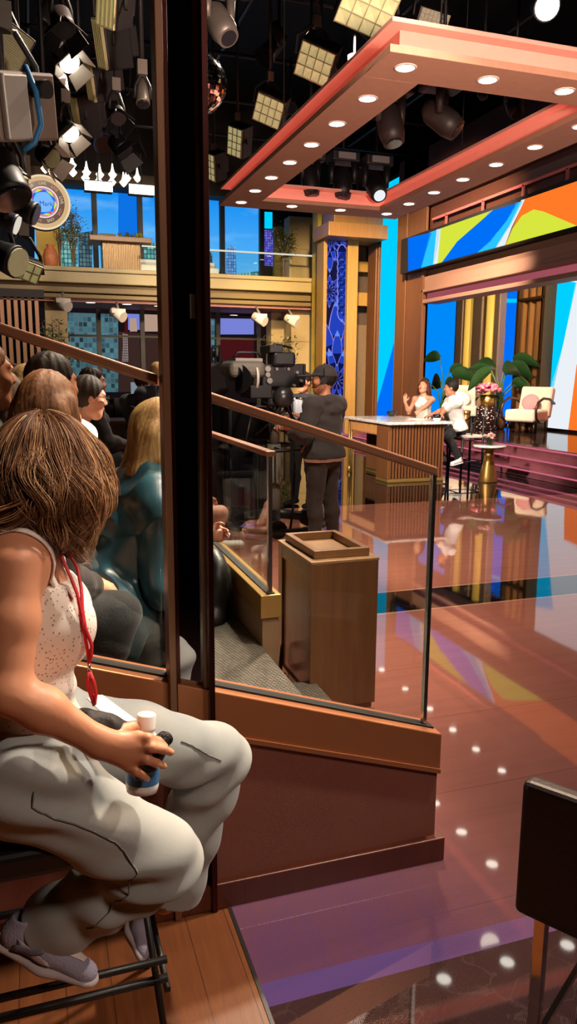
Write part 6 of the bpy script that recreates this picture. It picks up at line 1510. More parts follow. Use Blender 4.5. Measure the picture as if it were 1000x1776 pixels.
m = MB(); m.tube([(-.16, 1.62, 1.25), (-.12, 1.64, 1.33), (-.05, 1.635, 1.367), (.01, 1.625, 1.34), (.04, 1.61, 1.28), (.05, 1.6, 1.22)], .007, 6, flat=.5); m.build('shoulder_strap', STR, cm)
# jeans
s = SDF(); s.cone(tuple(hipR+V((-.02, 0, .02))), tuple(hipL+V((-.02, 0, .02))), .118, .118, .03); s.cone((-.05, 1.48, .9), (-.05, 1.6, .9), .115, .115, .03, None, [((0, 0, .945), (.1, 0, 1))])
s.chain([tuple(hipR), tuple(hipR.lerp(knR, .5)+V((0, 0, -.016))), tuple(knR)], [.1, .083, .076], .03)
s.chain([tuple(hipL), tuple(hipL.lerp(knL, .5)+V((0, 0, .012))), tuple(knL)], [.102, .09, .079], .03)
def leg(kn, an, r0, r1, r2):
    mid = kn.lerp(an, .5); d = (an-kn).normalized(); e = an+d*.012
    s.cone(tuple(kn), tuple(mid), r0, r1, .02); s.cone(tuple(mid), tuple(e), r1, r2, .02, None, [(tuple(e-d*.02), tuple(d))]); return e, d
eR, dR = leg(knR, anR, .075, .072, .078); eL, dL = leg(knL, G(292, 1545, 1.80), .078, .076, .09)
s.cone(tuple(eR-dR*.05), tuple(eR+dR*.03), .062, .066, .005, None, (), 's'); s.cone(tuple(eL-dL*.05), tuple(eL+dL*.03), .074, .078, .005, None, (), 's')
P_, Q_ = s.mesh(.0055); N = vnormals(P_, Q_)
def creases(P_, c, d, r, n, amp, ph):
    """soft folds that fan out from a bent joint"""
    q = P_-np.array(c); L = np.linalg.norm(q, axis=1)+1e-6; a = q@np.array(d); w = np.exp(-(L/r)**2); return np.sin((a/r)*n+ph+wob(P_, 18, int(n*7))*2.2)*amp*w
dis = wob(P_, 16, 11)*.004+wob(P_, 42, 12)*.0018
dk1 = (hipR-knR).normalized(); dk2 = (hipL-knL).normalized()
dis += creases(P_, knR+V((-.05, -.02, -.05)), (dk1-dR).normalized(), .13, 9, .013, .5)+creases(P_, knL+V((-.04, -.02, -.06)), (dk2-dL).normalized(), .13, 9, .013, 1.3)
dis += creases(P_, hipR+V((.05, -.06, .03)), V((.5, 0, .9)), .14, 10, .010, .2)+creases(P_, knR.lerp(anR, .55), V((.9, 0, .5)), .13, 8, .007, 2)+creases(P_, knL.lerp(anL, .5), V((.6, -.3, .7)), .14, 8, .008, .6)
P_ = P_+N*dis[:, None]
t = NT('washed_grey_denim'); v = t.coord('Object'); n1 = t.noise(v, 5, 4); n2 = t.noise(v, 420, 2); w_ = t.n('ShaderNodeTexWave', wave_type='BANDS', bands_direction='DIAGONAL'); w_.inputs['Scale'].default_value = 190; w_.inputs['Distortion'].default_value = 1.5; t.l(v, w_.inputs['Vector'])
c = t.mix(n1, lin((140, 144, 143)), lin((186, 189, 184))); c = t.mix(t.math('MULTIPLY', n2, .4), c, lin((116, 122, 126)))
t.bsdf(c, .9, 0, bump=t.math('ADD', w_.outputs['Fac'], n2), bstr=.22, bdist=.0015, Sheen_Weight=.2); DEN = t.m
jn = mesh_np('jeans', P_, Q_, DEN, gp)
from mathutils.bvhtree import BVHTree
bv = BVHTree.FromPolygons([tuple(p) for p in P_], [tuple(int(i) for i in q) for q in Q_])
def on_jeans(p, off=.0015):
    h = bv.find_nearest(V(p)); return h[0]+h[1]*off if (h[1].dot(V(p)-h[0]) >= 0) else h[0]-h[1]*off*-1
SEAM = M('denim_seam', (112, 116, 114), .9)
def seam(pts, nm='seam'):
    q = []
    pts = [V(p) for p in pts]
    for a, b in zip(pts, pts[1:]):
        for i in range(8): q.append(on_jeans(a.lerp(b, i/8)))
    MB().tube(q, .0017, 5).build(nm, SEAM, jn)
seam([G(60, 1400, 1.3), G(140, 1440, 1.3), G(215, 1490, 1.3), G(235, 1512, 1.32)]); seam([G(235, 1512, 1.3), G(240, 1530, 1.33), G(205, 1570, 1.4), G(140, 1625, 1.45)])
seam([G(300, 1288, 1.66), G(340, 1302, 1.68), G(385, 1322, 1.68)])

# shoes
LAV = M('lavender_suede', (150, 144, 164), .85, bump=.3, scale=200); PALE = M('pale_grey_leather', (196, 186, 190), .55); SOLE = M('shoe_rubber', (176, 164, 164), .6)
def shoe(heel, toe, up, label=None):
    heel, toe, up = V(heel), V(toe), V(up).normalized(); d = toe-heel; L = d.length; d.normalize(); up = (up-d*up.dot(d)).normalized(); sd = d.cross(up)
    E = lambda a, b, c: tuple(heel+d*a*L+sd*b+up*c); fl = (tuple(up), .8); k = L/.25
    s = SDF(); s.cone(E(.12, 0, .04*k), E(.5, 0, .04*k), .036*k, .038*k, .02); s.cone(E(.5, 0, .038*k), E(.9, .0, .024*k), .038*k, .031*k, .02, fl); s.cone(E(.13, 0, .04*k), E(.17, 0, .085*k), .036*k, .035*k, .02, None, [(E(.17, 0, .092*k), tuple(up-d*.25))])
    s.cone(E(.16, 0, .085*k), E(.2, 0, .13*k), .026*k, .026*k, .004, None, (), 's')
    P_, Q_ = s.mesh(.0045); o = mesh_np('shoe', P_, Q_, LAV, gp)
    s = SDF(); s.cone(E(.08, 0, .008*k), E(.5, 0, .004*k), .041*k, .043*k, .01, (tuple(up), .38)); s.cone(E(.5, 0, .004*k), E(.92, 0, .012*k), .043*k, .034*k, .01, (tuple(up), .4)); P2, Q2 = s.mesh(.004); mesh_np('sole', P2, Q2, SOLE, gp).parent = o
    b = BVHTree.FromPolygons([tuple(p) for p in P_], [tuple(int(i) for i in q) for q in Q_])
    def patch(pts, nm, mat, off=.0022, N=10):
        """panel stitched onto the upper: rows of (start,end) pairs snapped to the surface"""
        m = MB(); prev = None
        for a, c in pts:
            row = []
            for i in range(N+1):
                q = V(a).lerp(V(c), i/N); h = b.find_nearest(q); row.append(m.bm.verts.new(h[0]+h[1]*off))
            if prev:
                for i in range(N): m.bm.faces.new((prev[i], prev[i+1], row[i+1], row[i])).smooth = True
            prev = row
        q = m.build(nm, mat, gp); q.parent = o; md = q.modifiers.new('thick', 'SOLIDIFY'); md.thickness = .0015; md.offset = 0
    return o, E, patch, k
oR, E, patch, k = shoe(G(4, 1634, 1.57), G(158, 1708, 1.46), V((.45, -.05, 1)))
for sg_ in (1, -1):
    patch([(E(.22+.06*i, sg_*.06, .062*k-.004*i*k), E(.25+.06*i, sg_*.06, .022*k)) for i in range(7)], 'side_panel', PALE, .002)
    patch([(E(.2+.05*i, sg_*.06, (.022+.0012*i*i)*k), E(.2+.05*i, sg_*.06, (.034+.0026*i*i*.55+ .002*(6-i))*k)) for i in range(7)], 'curved_stripe', M('slate_stripe', (112, 108, 128), .7), .0045, 5)
patch([(E(.62+.045*i, -.03*(1-.09*i), .07), E(.62+.045*i, .03*(1-.09*i), .07)) for i in range(7)], 'toe_cap', M('white_toe_leather', (226, 214, 210), .6), .002)
m = MB()
for i in range(6): m.tube([E(.36+.05*i, -.024, (.083-.005*i)*k), E(.38+.05*i, 0, (.09-.006*i)*k), E(.36+.05*i, .024, (.083-.005*i)*k)], .0035, 6)
q = m.build('laces', M('white_laces', (222, 214, 208), .9), gp); q.parent = oR
oL, E, patch, k = shoe(G(222, 1595, 1.84), G(240, 1668, 1.66), V((.6, -.75, .5)))
patch([(E(.6+.05*i, -.03*(1-.09*i), .07), E(.6+.05*i, .03*(1-.09*i), .07)) for i in range(5)], 'toe_stripe', M('white_toe_leather', (226, 214, 210), .6), .002)
# ------------------------------------------------------------------ hair of the girl: a soft mass under individually laid locks
def Cc(px, py, Y): return tuple(G(px, py, Y))
HC2 = Hc+V((-.014, -.012, .006))
s = SDF(); s.ell(tuple(HC2), (.101, .104, .108), k=.02); s.ell(Cc(92, 862, 1.5), (.095, .1, .075), k=.04); s.ell(Cc(55, 880, 1.5), (.07, .08, .07), k=.04)
s.chain([Cc(160, 800, 1.52), Cc(166, 855, 1.52), Cc(152, 900, 1.5)], [.028, .028, .014], .03); s.chain([Cc(60, 850, 1.46), Cc(15, 895, 1.45), Cc(-30, 915, 1.45)], [.06, .04, .03], .03)
s.chain([Cc(110, 880, 1.47), Cc(108, 915, 1.47), Cc(104, 938, 1.47)], [.06, .04, .016], .03); s.chain([Cc(70, 880, 1.46), Cc(72, 912, 1.46)], [.06, .04], .03)
s.chain([Cc(120, 900, 1.54), Cc(128, 945, 1.55), Cc(140, 968, 1.55)], [.035, .026, .012], .02)
P_, Q_ = s.mesh(.006)
hm = mesh_np('hair', P_, Q_, HAIR('girl_brown_hair', (44, 26, 16), (104, 66, 40), 90), gp)
hb = BVHTree.FromPolygons([tuple(p) for p in P_], [tuple(int(i) for i in q) for q in Q_])
t = NT('lock_strands'); a = t.n('ShaderNodeVertexColor'); a.layer_name = 'tint'; t.bsdf(a.outputs['Color'], .42, 0, spec=.45); LOCK = t.m
VV = []; FF = []; CC = []
def lock(path, r0, col0, col1):
    n0 = len(VV); n = len(path); prevu = None
    for i, p in enumerate(path):
        tg = (path[min(i+1, n-1)]-path[max(i-1, 0)]).normalized(); u_ = tg.orthogonal() if prevu is None else prevu-tg*prevu.dot(tg); u_.normalize(); prevu = u_; w_ = tg.cross(u_)
        e = i/(n-1); rr = r0*(1-.75*e**3); c = [col0[k]+(col1[k]-col0[k])*e for k in range(3)]
        for k in range(3):
            aa = k*2*PI/3; VV.append(p+(u_*math.cos(aa)+w_*math.sin(aa))*rr); CC.append(c)
    for i in range(n-1):
        for k in range(3): FF.append((n0+i*3+k, n0+i*3+(k+1) % 3, n0+(i+1)*3+(k+1) % 3, n0+(i+1)*3+k))
rl = random.Random(21)
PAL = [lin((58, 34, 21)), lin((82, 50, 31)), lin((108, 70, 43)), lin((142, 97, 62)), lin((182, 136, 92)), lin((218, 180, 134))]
def smooth_(path, k):
    for _ in range(k): path = [path[0]]+[(path[j-1]+path[j]*2+path[j+1])/4 for j in range(1, len(path)-1)]+[path[-1]]
    return path
NJ = 26
for i in range(330):
    ph = rl.uniform(0, 2*PI); cam_side = math.cos(ph-R(-95))
    if cam_side < -.25 and rl.random() < .7: continue
    st = rl.uniform(.0, .3) if rl.random() < .7 else rl.uniform(.3, .6); end = rl.uniform(.75, 1.1); L = rl.uniform(.2, .275); wa = rl.uniform(.012, .03); wf = rl.uniform(12, 20); wp = rl.uniform(0, 6.28); lay = rl.uniform(.001, .007); tw = rl.uniform(-.25, .25)
    guide = []
    for j in range(NJ):
        u_ = j/(NJ-1); s_ = st*.12+u_*end*L*1.12; R_ = .108; c0 = HC2
        dirh = V((math.cos(ph+tw*u_), math.sin(ph+tw*u_), 0)); side = V((-dirh.y, dirh.x, 0))
        if s_/R_ < 1.6: th = s_/R_; p = c0+(dirh*math.sin(th)+U*math.cos(th))*R_; dn = max(0, (th-.9)*.05)
        else: dz = s_-1.6*R_; p = c0+dirh*R_-U*(.003+dz); dn = .035+dz
        p = p+side*math.sin(s_*wf*2.3+wp)*wa*min(1, dn/.08)
        h = hb.find_nearest(p); bulge = .5+.5*math.sin(s_*wf*2.3+wp+1.2); q = h[0]+h[1]*(lay+.004*bulge*min(1, dn/.06))
        if dn > .09 and (p-h[0]).length > .02: q = q.lerp(p, .3)
        guide.append((q, side, h[1]))
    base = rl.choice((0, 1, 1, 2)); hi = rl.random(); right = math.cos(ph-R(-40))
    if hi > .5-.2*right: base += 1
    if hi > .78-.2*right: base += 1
    for k in range(15):
        o1, o2 = rl.gauss(0, .0056), rl.gauss(0, .0016); ph2 = rl.uniform(-.35, .35); path = []
        for j, (q, sd, nn) in enumerate(guide):
            e = j/(NJ-1); sp = .55+.75*math.sin(PI*min(1, e*1.05))**.7; path.append(q+sd*(o1*sp+.0014*math.sin(e*14+ph2*9))+nn*(o2+.0004*k*.3))
        path = smooth_(path, 2); n_ = rl.randint(int(NJ*.8), NJ)
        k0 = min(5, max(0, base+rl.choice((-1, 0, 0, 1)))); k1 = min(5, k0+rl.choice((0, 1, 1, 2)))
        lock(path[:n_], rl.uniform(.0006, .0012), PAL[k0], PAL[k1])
# curled ends that fall free of the mass
ends = [((150, 890), (158, 905), (163, 918), (157, 940), (147, 958), (141, 966)), ((165, 880), (170, 900), (160, 925), (150, 945)), ((120, 900), (126, 930), (136, 952), (146, 968), (154, 972)), ((130, 905), (134, 930), (140, 950), (150, 960)), ((112, 900), (116, 930), (122, 952), (126, 966)),
        ((95, 890), (98, 915), (104, 932), (103, 948)), ((105, 895), (112, 918), (114, 936), (108, 950)), ((60, 880), (40, 905), (15, 918), (-20, 922)), ((50, 870), (25, 895), (-5, 905), (-30, 904)), ((85, 890), (86, 912), (92, 930), (97, 940)), ((75, 885), (72, 905), (78, 925), (88, 934)), ((40, 870), (15, 880), (-10, 888), (-40, 885))]
for e in ends:
    for i in range(44):
        Y0 = rl.uniform(1.46, 1.56) if e[0][0] > 110 else rl.uniform(1.39, 1.45); jx, jy = rl.gauss(0, 3.2), rl.gauss(0, 2.5); pts = []
        E4 = [G(x+jx*(1+.12*k), y+jy, Y0+rl.gauss(0, .003)) for k, (x, y) in enumerate(e)]; path = []
        for a_, b2 in zip(E4, E4[1:]):
            for k in range(5): path.append(a_.lerp(b2, k/5))
        path.append(E4[-1])
        for _ in range(4): path = [path[0]]+[(path[j-1]+path[j]*2+path[j+1])/4 for j in range(1, len(path)-1)]+[path[-1]]
        k0 = rl.choice((1, 2, 2, 3)); lock(path, rl.uniform(.0006, .0011), PAL[k0], PAL[min(5, k0+rl.choice((1, 2)))])
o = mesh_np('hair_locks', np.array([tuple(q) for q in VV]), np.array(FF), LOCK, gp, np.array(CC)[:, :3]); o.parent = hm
# ------------------------------------------------------------------ things she wears or holds
lyd = thing('lanyard', 'red cord lanyard hanging from the girl\'s neck', 'lanyard', (.06, 1.47, 1.2)); REDC = M('red_cord', (190, 22, 34), .6, bump=.2, scale=120)
def pl(L_, Y): return [G(a, b, Y+dy) for a, b, dy in L_]
m = MB(); m.tube(pl([(92, 925, .0), (98, 945, -.01), (108, 968, -.03), (122, 1000, -.045), (134, 1030, -.055), (140, 1060, -.06), (146, 1095, -.06), (152, 1130, -.06), (154, 1150, -.06)], 1.475), .0042, 8, flat=.6); m.build('cord', REDC, lyd)
m = MB(); m.tube(pl([(112, 935, .03), (120, 960, .02), (134, 985, .0), (141, 1020, -.03), (143, 1060, -.05), (148, 1090, -.06), (159, 1118, -.06), (158, 1138, -.06), (154, 1152, -.06)], 1.475), .0042, 8, flat=.6); m.build('cord', REDC, lyd)
m = MB(); m.tube(pl([(154, 1150, -.06), (155, 1164, -.06)], 1.475), .003, 8); m.build('clasp', STEEL, lyd)
m = MB(); m.tube(pl([(155, 1164, -.06), (152, 1185, -.06), (158, 1205, -.06), (164, 1222, -.055)], 1.475), .0055, 8, flat=.6); m.tube(pl([(155, 1164, -.06), (163, 1185, -.06), (166, 1205, -.06), (164, 1222, -.055)], 1.475), .0045, 8, flat=.6); m.build('loop', REDC, lyd)
bd = thing('badge_card', 'blank white badge card lying on the girl\'s lap', 'card', G(190, 1232, 1.44))
q = [G(150, 1212, 1.47), G(176, 1206, 1.5), G(236, 1250, 1.47), G(196, 1256, 1.42)]; nn = (q[1]-q[0]).cross(q[3]-q[0]).normalized(); nn = nn if nn.z > 0 else -nn
m = MB(); A = [m.bm.verts.new(p) for p in q]; B = [m.bm.verts.new(p+nn*.002) for p in q]; m.bm.faces.new(A); m.bm.faces.new(B[::-1])
for i in range(4): m.bm.faces.new((A[i], A[(i+1) % 4], B[(i+1) % 4], B[i]))
m.build('card', M('badge_white', (240, 234, 226), .5), bd)
bb = thing('waist_bag', 'small black bag with strap on the girl\'s lap under her wrist', 'bag', G(160, 1262, 1.42))
s = SDF(); s.chain([Cc(140, 1243, 1.40), Cc(165, 1254, 1.39), Cc(195, 1264, 1.385), Cc(218, 1260, 1.39)], [.016, .022, .022, .012], .015); P_, Q_ = s.mesh(.004); N = vnormals(P_, Q_); P_ = P_+N*(np.sin(P_[:, 0]*160+P_[:, 2]*90)*.002)[:, None]; mesh_np('bag_body', P_, Q_, M('black_bag_fabric', (26, 24, 24), .7, bump=.3, scale=80), bb)
MB().tube([G(120, 1238, 1.4), G(138, 1244, 1.405), G(152, 1256, 1.4), G(160, 1270, 1.4)], .008, 6, flat=.4).build('strap', BLACK, bb)
bo = thing('bottle', 'white and blue plastic bottle held in the girl\'s right hand', 'bottle', G(248, 1360, 1.385))
top = G(254, 1238, 1.40); bot = G(246, 1372, 1.385); axd = (top-bot); L = axd.length; Mx = rotm(axd, V((0, -1, 0)), bot); zz_ = Matrix.Rotation(R(-90), 4, 'X')
MM = Mx @ zz_
WPL = M('white_plastic', (238, 232, 226), .35); BLP = M('blue_label', (70, 120, 170), .4, var=.3, scale=30)
MB().lathe([(0, 0), (.03, .002), (.032, .012), (.032, .02)], (0, 0, 0), 28, 0, MM, cap=False).build('base', WPL, bo)
MB().lathe([(.032, .02), (.0325, .025), (.0325, L-.07), (.032, L-.066)], (0, 0, 0), 28, 0, MM, cap=False).build('label', BLP, bo)
MB().lathe([(.032, L-.066), (.030, L-.056), (.022, L-.042), (.0165, L-.036), (.0165, L-.03)], (0, 0, 0), 28, 0, MM, cap=False).build('shoulder', WPL, bo)
m = MB(); m.lathe([(.0185, L-.031), (.0192, L-.027), (.0182, L-.024), (.0188, L-.002), (.0175, L), (0, L)], (0, 0, 0), 28, 0, MM)
m.build('cap', WPL, bo)
po = thing('pouch', 'crumpled black lace pouch held against the bottle', 'pouch', G(262, 1310, 1.36))
s = SDF(); s.chain([Cc(284, 1280, 1.372), Cc(270, 1300, 1.362), Cc(255, 1325, 1.352), Cc(240, 1340, 1.352)], [.013, .018, .02, .014], .015); s.cone(Cc(286, 1276, 1.374), Cc(292, 1284, 1.37), .009, .008, .01); P_, Q_ = s.mesh(.0035); N = vnormals(P_, Q_); P_ = P_+N*(wob(P_, 260, 3)*.003+wob(P_, 90, 2)*.003)[:, None]; mesh_np('pouch_body', P_, Q_, M('black_lace', (10, 10, 11), .5, bump=.5, scale=200), po)
# stool
sl2 = thing('bar_stool', 'black square bar stool the girl sits on', 'stool', (0, 1.55, 0))
SBL = M('stool_black', (14, 13, 13), .45)
MB().box((-.30, 1.39, .69), (.09, 1.74, .75)).build('seat', M('black_vinyl', (16, 15, 15), .4), sl2, bevel=.015, seg=3)
lx = onZ(290, 1690, .30)
legs = [(lx.x, lx.y), (lx.x-.5, lx.y-.005), (lx.x, lx.y+.33), (lx.x-.5, lx.y+.33)]
for i, (x, y) in enumerate(legs): MB().tube([(x, y-(.17 if i < 2 else -.05), 0), (x-(.06 if i % 2 == 0 else -.06), y+(.235 if i < 2 else -.06), .70)], .0095, 4).build('leg', SBL, sl2)
yB = lx.y
MB().tube([(legs[0][0], yB, .292), (legs[1][0], yB, .292)], .0095, 4).build('foot_rail', SBL, sl2)
MB().tube([(legs[0][0], yB, .34), (legs[1][0], yB, .34)], .0085, 4).build('foot_rail', SBL, sl2)
MB().tube([(legs[0][0], yB+.33, .292), (legs[1][0], yB+.33, .292)], .0095, 4).build('foot_rail', SBL, sl2)
for a, b in ((0, 2), (1, 3)): MB().tube([(legs[a][0], legs[a][1], .26), (legs[b][0], legs[b][1], .26)], .0095, 4).build('stretcher', SBL, sl2)
# ------------------------------------------------------------------ lighting rig
RIGZ = 6.6; PIPE = M('rig_pipe', (30, 29, 30), .5, .5); HOUS = M('fixture_black', (13, 12, 13), .5); SILV = M('fixture_silver', (150, 140, 128), .4, .4)
for i, y in enumerate((3.2, 5.0, 6.8, 8.6, 10.6, 12.6, 14.6, 16.6)):
    o = MB().cyl((-6, y, RIGZ), (11, y, RIGZ), .03, 10).build('hanging_pipe', PIPE); tag(o, 'long black lighting pipe of the ceiling grid running across the studio', 'pipe', 'ceiling grid pipes across')
for i, x in enumerate((-3.0, -1.4, .2, 1.6, 3.2, 5.4, 7.2)):
    o = MB().cyl((x, 2.5, RIGZ+.25), (x, 17.5, RIGZ+.25), .03, 10).build('hanging_pipe', PIPE); tag(o, 'long black lighting pipe of the ceiling grid running away from the viewer', 'pipe', 'ceiling grid pipes lengthwise')
def frame(loc, d, roll=0.):
    y = V(d).normalized(); x = y.cross(V((0, 0, 1))).normalized(); z = x.cross(y)
    if roll: x, z = x*math.cos(roll)+z*math.sin(roll), z*math.cos(roll)-x*math.sin(roll)
    return Matrix(((x.x, y.x, z.x, loc[0]), (x.y, y.y, z.y, loc[1]), (x.z, y.z, z.z, loc[2]), (0, 0, 0, 1)))
def hang(t_, Mx, w, dep, top=RIGZ, ymid=-.05):
    """yoke round the housing and a drop tube to the grid"""
    Y_ = M('yoke_steel', (44, 42, 42), .5, .4); m = MB(); a, b = Mx @ V((-w, ymid, 0)), Mx @ V((w, ymid, 0)); c = Mx @ V((0, ymid, 0)); tp = c+V((0, 0, w*.95+.1))
    m.tube([a, a.lerp(tp, .55)+(a-c)*.45, tp+(a-c)*.3, tp, tp+(b-c)*.3, b.lerp(tp, .55)+(b-c)*.45, b], .014, 6); m.build('yoke', Y_, t_)
    m = MB(); m.tube([tp, V((tp.x, tp.y, max(top, tp.z+.2)))], .018, 8); m.build('drop_tube', Y_, t_)
    m = MB(); m.cbox((tp.x, tp.y, tp.z+.05), (.07, .07, .1)); m.build('clamp', SILV, t_)
GRIDW = M('frosted_diffuser_cell', (216, 208, 150), .6, emit=(240, 232, 170), estr=.3); EGG = M('egg_crate_edge', (196, 186, 140), .6)
def panel(px, py, Y, w, h, d, nx, ny, label, roll=0., lit=GRIDW, group=None, dep=.22):
    loc = onY(px, py, Y); Mx = frame(loc, d, roll); t_ = thing('hanging_panel_light', label, 'light', loc, group)
    MB().box((-w/2, -dep, -h/2), (w/2, 0, h/2), 0, Mx).box((-w*.3, -dep-.08, -h*.3), (w*.3, -dep, h*.3), 0, Mx).build('housing', HOUS, t_, bevel=.01)
    m = MB()
    for i in range(nx):
        for j in range(ny):
            x0, x1 = -w/2+.015+(w-.03)*i/nx, -w/2+.015+(w-.03)*(i+1)/nx; z0, z1 = -h/2+.015+(h-.03)*j/ny, -h/2+.015+(h-.03)*(j+1)/ny; c = ((x0+x1)/2, .001, (z0+z1)/2)
            q = [(x0, .02, z0), (x1, .02, z0), (x1, .02, z1), (x0, .02, z1)]
            for a, b in zip(q, q[1:]+q[:1]): m.poly([Mx @ V(a), Mx @ V(b), Mx @ V(c)])
    m.build('diffuser', lit, t_)
    m = MB()
    for i in range(nx+1): x = -w/2+.015+(w-.03)*i/nx; m.box((x-.004, 0, -h/2+.01), (x+.004, .028, h/2-.01), 0, Mx)
    for j in range(ny+1): z = -h/2+.015+(h-.03)*j/ny; m.box((-w/2+.01, 0, z-.004), (w/2-.01, .028, z+.004), 0, Mx)
    m.build('egg_crate', EGG, t_); hang(t_, Mx, w/2+.03, dep); return t_
TOC = V((.35, -.55, -.62))
G1 = None
panel(640, 6, 6.2, .46, .46, V((-.3, -.62, -.72)), 4, 4, 'gridded soft panel light at the top centre above the canopy corner', .45)
DP = V((-.5, -.62, -.6))
panel(546, 110, 7.6, .37, .34, DP, 4, 3, 'gridded soft panel light hanging left of the canopy, second from the top', .5)
panel(466, 192, 9.2, .36, .34, DP, 4, 3, 'gridded soft panel light hanging left of the canopy, third from the top', .5)
panel(408, 246, 10.8, .26, .4, V((-.75, -.5, -.45)), 3, 4, 'gridded soft panel light near the mirror column, fourth along the canopy', .45)
panel(367, 290, 12.2, .2, .42, V((-.85, -.35, -.4)), 2, 4, 'gridded soft panel light beside the mirror column, lowest along the canopy', .45)
LINES = M('ribbed_diffuser', (204, 204, 150), .6, emit=(214, 212, 150), estr=.2)
panel(4, 92, 4.0, .2, .27, V((.1, -.9, -.3)), 1, 26, 'large ribbed panel light cut by the left edge near the top', .5, LINES, dep=.14)
EDG = V((-.9, -.25, -.3))
panel(176, 76, 6.6, .16, .36, EDG, 4, 1, 'slim four-row panel light at the top left between the barn-door lamps', .4, LINES)
panel(158, 140, 7.4, .14, .34, EDG, 4, 1, 'slim four-row panel light below the other one at the upper left', .42, LINES)
panel(134, 204, 8.4, .14, .4, EDG, 4, 1, 'slim four-row panel light above the round sign', .45, LINES)
panel(186, 10, 5.4, .15, .26, V((-.5, -.6, -.4)), 4, 1, 'ribbed panel light cut by the top edge left of the mirror column', .4, LINES)
panel(20, 312, 3.7, .13, .1, V((.35, -.6, -.5)), 1, 1, 'pale square panel light over the round sign at the left edge', .2, LINES, dep=.16)
panel(48, 470, 6.0, .2, .16, V((.2, -.8, -.4)), 3, 2, 'small three-cell panel light below the round sign', .3, LINES, dep=.12)
panel(750, 36, 7.8, .36, .2, V((.0, -.8, -.45)), 7, 4, 'quilted white panel light above the canopy', .1, M('quilted_white', (170, 165, 156), .6, emit=(220, 214, 200), estr=.12), dep=.2)
LENS = M('fresnel_lens', (40, 42, 46), .1)
def fresnel(px, py, Y, r, d, label, lit=None, body=HOUS, doors=True, roll=.5, Lb=1.6):
    loc = onY(px, py, Y); Mx = frame(loc, d, roll); t_ = thing('barn_door_spotlight', label, 'light', loc)
    MB().tube([Mx @ V((0, -r*Lb, 0)), Mx @ V((0, -r*.3, 0)), Mx @ V((0, 0, 0))], [r*.85, r, r*1.02], 20).build('lamp_body', body, t_)
    MB().tube([Mx @ V((0, .001, 0)), Mx @ V((0, .012, 0))], r*.9, 20).build('lens', lit or LENS, t_)
    if doors:
        for a in range(4):
            c, s_ = math.cos(a*PI/2), math.sin(a*PI/2); X = V((c, 0, s_)); Z = V((-s_, 0, c)); k = 1.0
            q = [X*r-Z*r*.8, X*r+Z*r*.8, X*r*1.6+Z*r*1.05+V((0, r*1.2, 0)), X*r*1.6-Z*r*1.05+V((0, r*1.2, 0))]
            nn = (q[1]-q[0]).cross(q[3]-q[0]).normalized()*.006; m = MB(); A = [m.bm.verts.new(Mx @ p) for p in q]; B = [m.bm.verts.new(Mx @ (p+nn)) for p in q]; m.bm.faces.new(A); m.bm.faces.new(B[::-1])
            for i in range(4): m.bm.faces.new((A[i], A[(i+1) % 4], B[(i+1) % 4], B[i]))
            m.build('barn_door', DOORM, t_)
    hang(t_, Mx, r*1.15, r, ymid=-r*.8); return t_
DOORM = M('barn_door_steel', (200, 190, 178), .45, .3)
fresnel(120, 108, 5.6, .075, V((.3, -.5, -.6)), 'barn-door lamp with pale open flaps at the upper left', EM('lit_fresnel', (255, 246, 228), 3.0))
fresnel(122, 232, 6.6, .075, V((.3, -.5, -.6)), 'barn-door lamp with pale open flaps above the crystal pendants', EM('lit_fresnel', (255, 246, 228), 3.0))
fresnel(90, 275, 7.5, .09, V((.5, -.6, -.4)), 'barn-door lamp with a greenish lens just above the round sign', M('green_gel_lens', (150, 160, 120), .3))
DOORM = HOUS
fresnel(28, 390, 4.2, .05, V((.75, -.1, -.3)), 'long dark blue lamp with a bright rim lens below the round sign', EM('rim_lens', (236, 226, 210), .8), M('navy_lamp_body', (26, 28, 46), .4), False, 0, 3.4)
fresnel(60, 372, 4.4, .06, V((.8, -.2, -.35)), 'black wide lamp crossing the lower part of the round sign', None, HOUS, False, 0, 2.4)
fresnel(110, 50, 5.0, .07, V((.1, -.4, -.8)), 'dark brown lamp housing at the top left corner area', None, M('brown_lamp_body', (58, 44, 40), .5), True)
fresnel(948, 12, 7.0, .13, V((-.25, -.8, -.45)), 'bright round lamp shining at the top right corner', EM('lamp_glare', (255, 246, 214), 6.0), HOUS, False)
fresnel(215, 262, 9.0, .11, V((.4, -.4, -.6)), 'dark lamp hanging beside the mirror column above the light boxes', None, HOUS, True)
fresnel(180, 250, 9.6, .12, V((.2, -.6, -.5)), 'lamp wrapped with a blue cable above the crystal pendants', None, M('blue_wrapped_body', (40, 70, 110), .5), False)
fresnel(30, 455, 5.2, .1, V((.6, -.5, -.3)), 'pale lamp below the navy lamp at the left edge', M('pale_green_lens', (190, 196, 160), .4), HOUS, False)
fresnel(205, 205, 7.0, .07, V((.1, -.6, -.7)), 'dark lamp between the slim panel lights and the mirror column', None, HOUS, True)
fresnel(248, 180, 6.0, .05, V((.0, -.3, -.9)), 'slim silver lamp beside the mirror column near the mirror ball', None, SILV, False, 0, 4)
fresnel(20, 345, 3.6, .09, V((.3, -.3, -.8)), 'black lamp body behind the pale square panel at the left edge', None, HOUS, False, .3, 2.2)
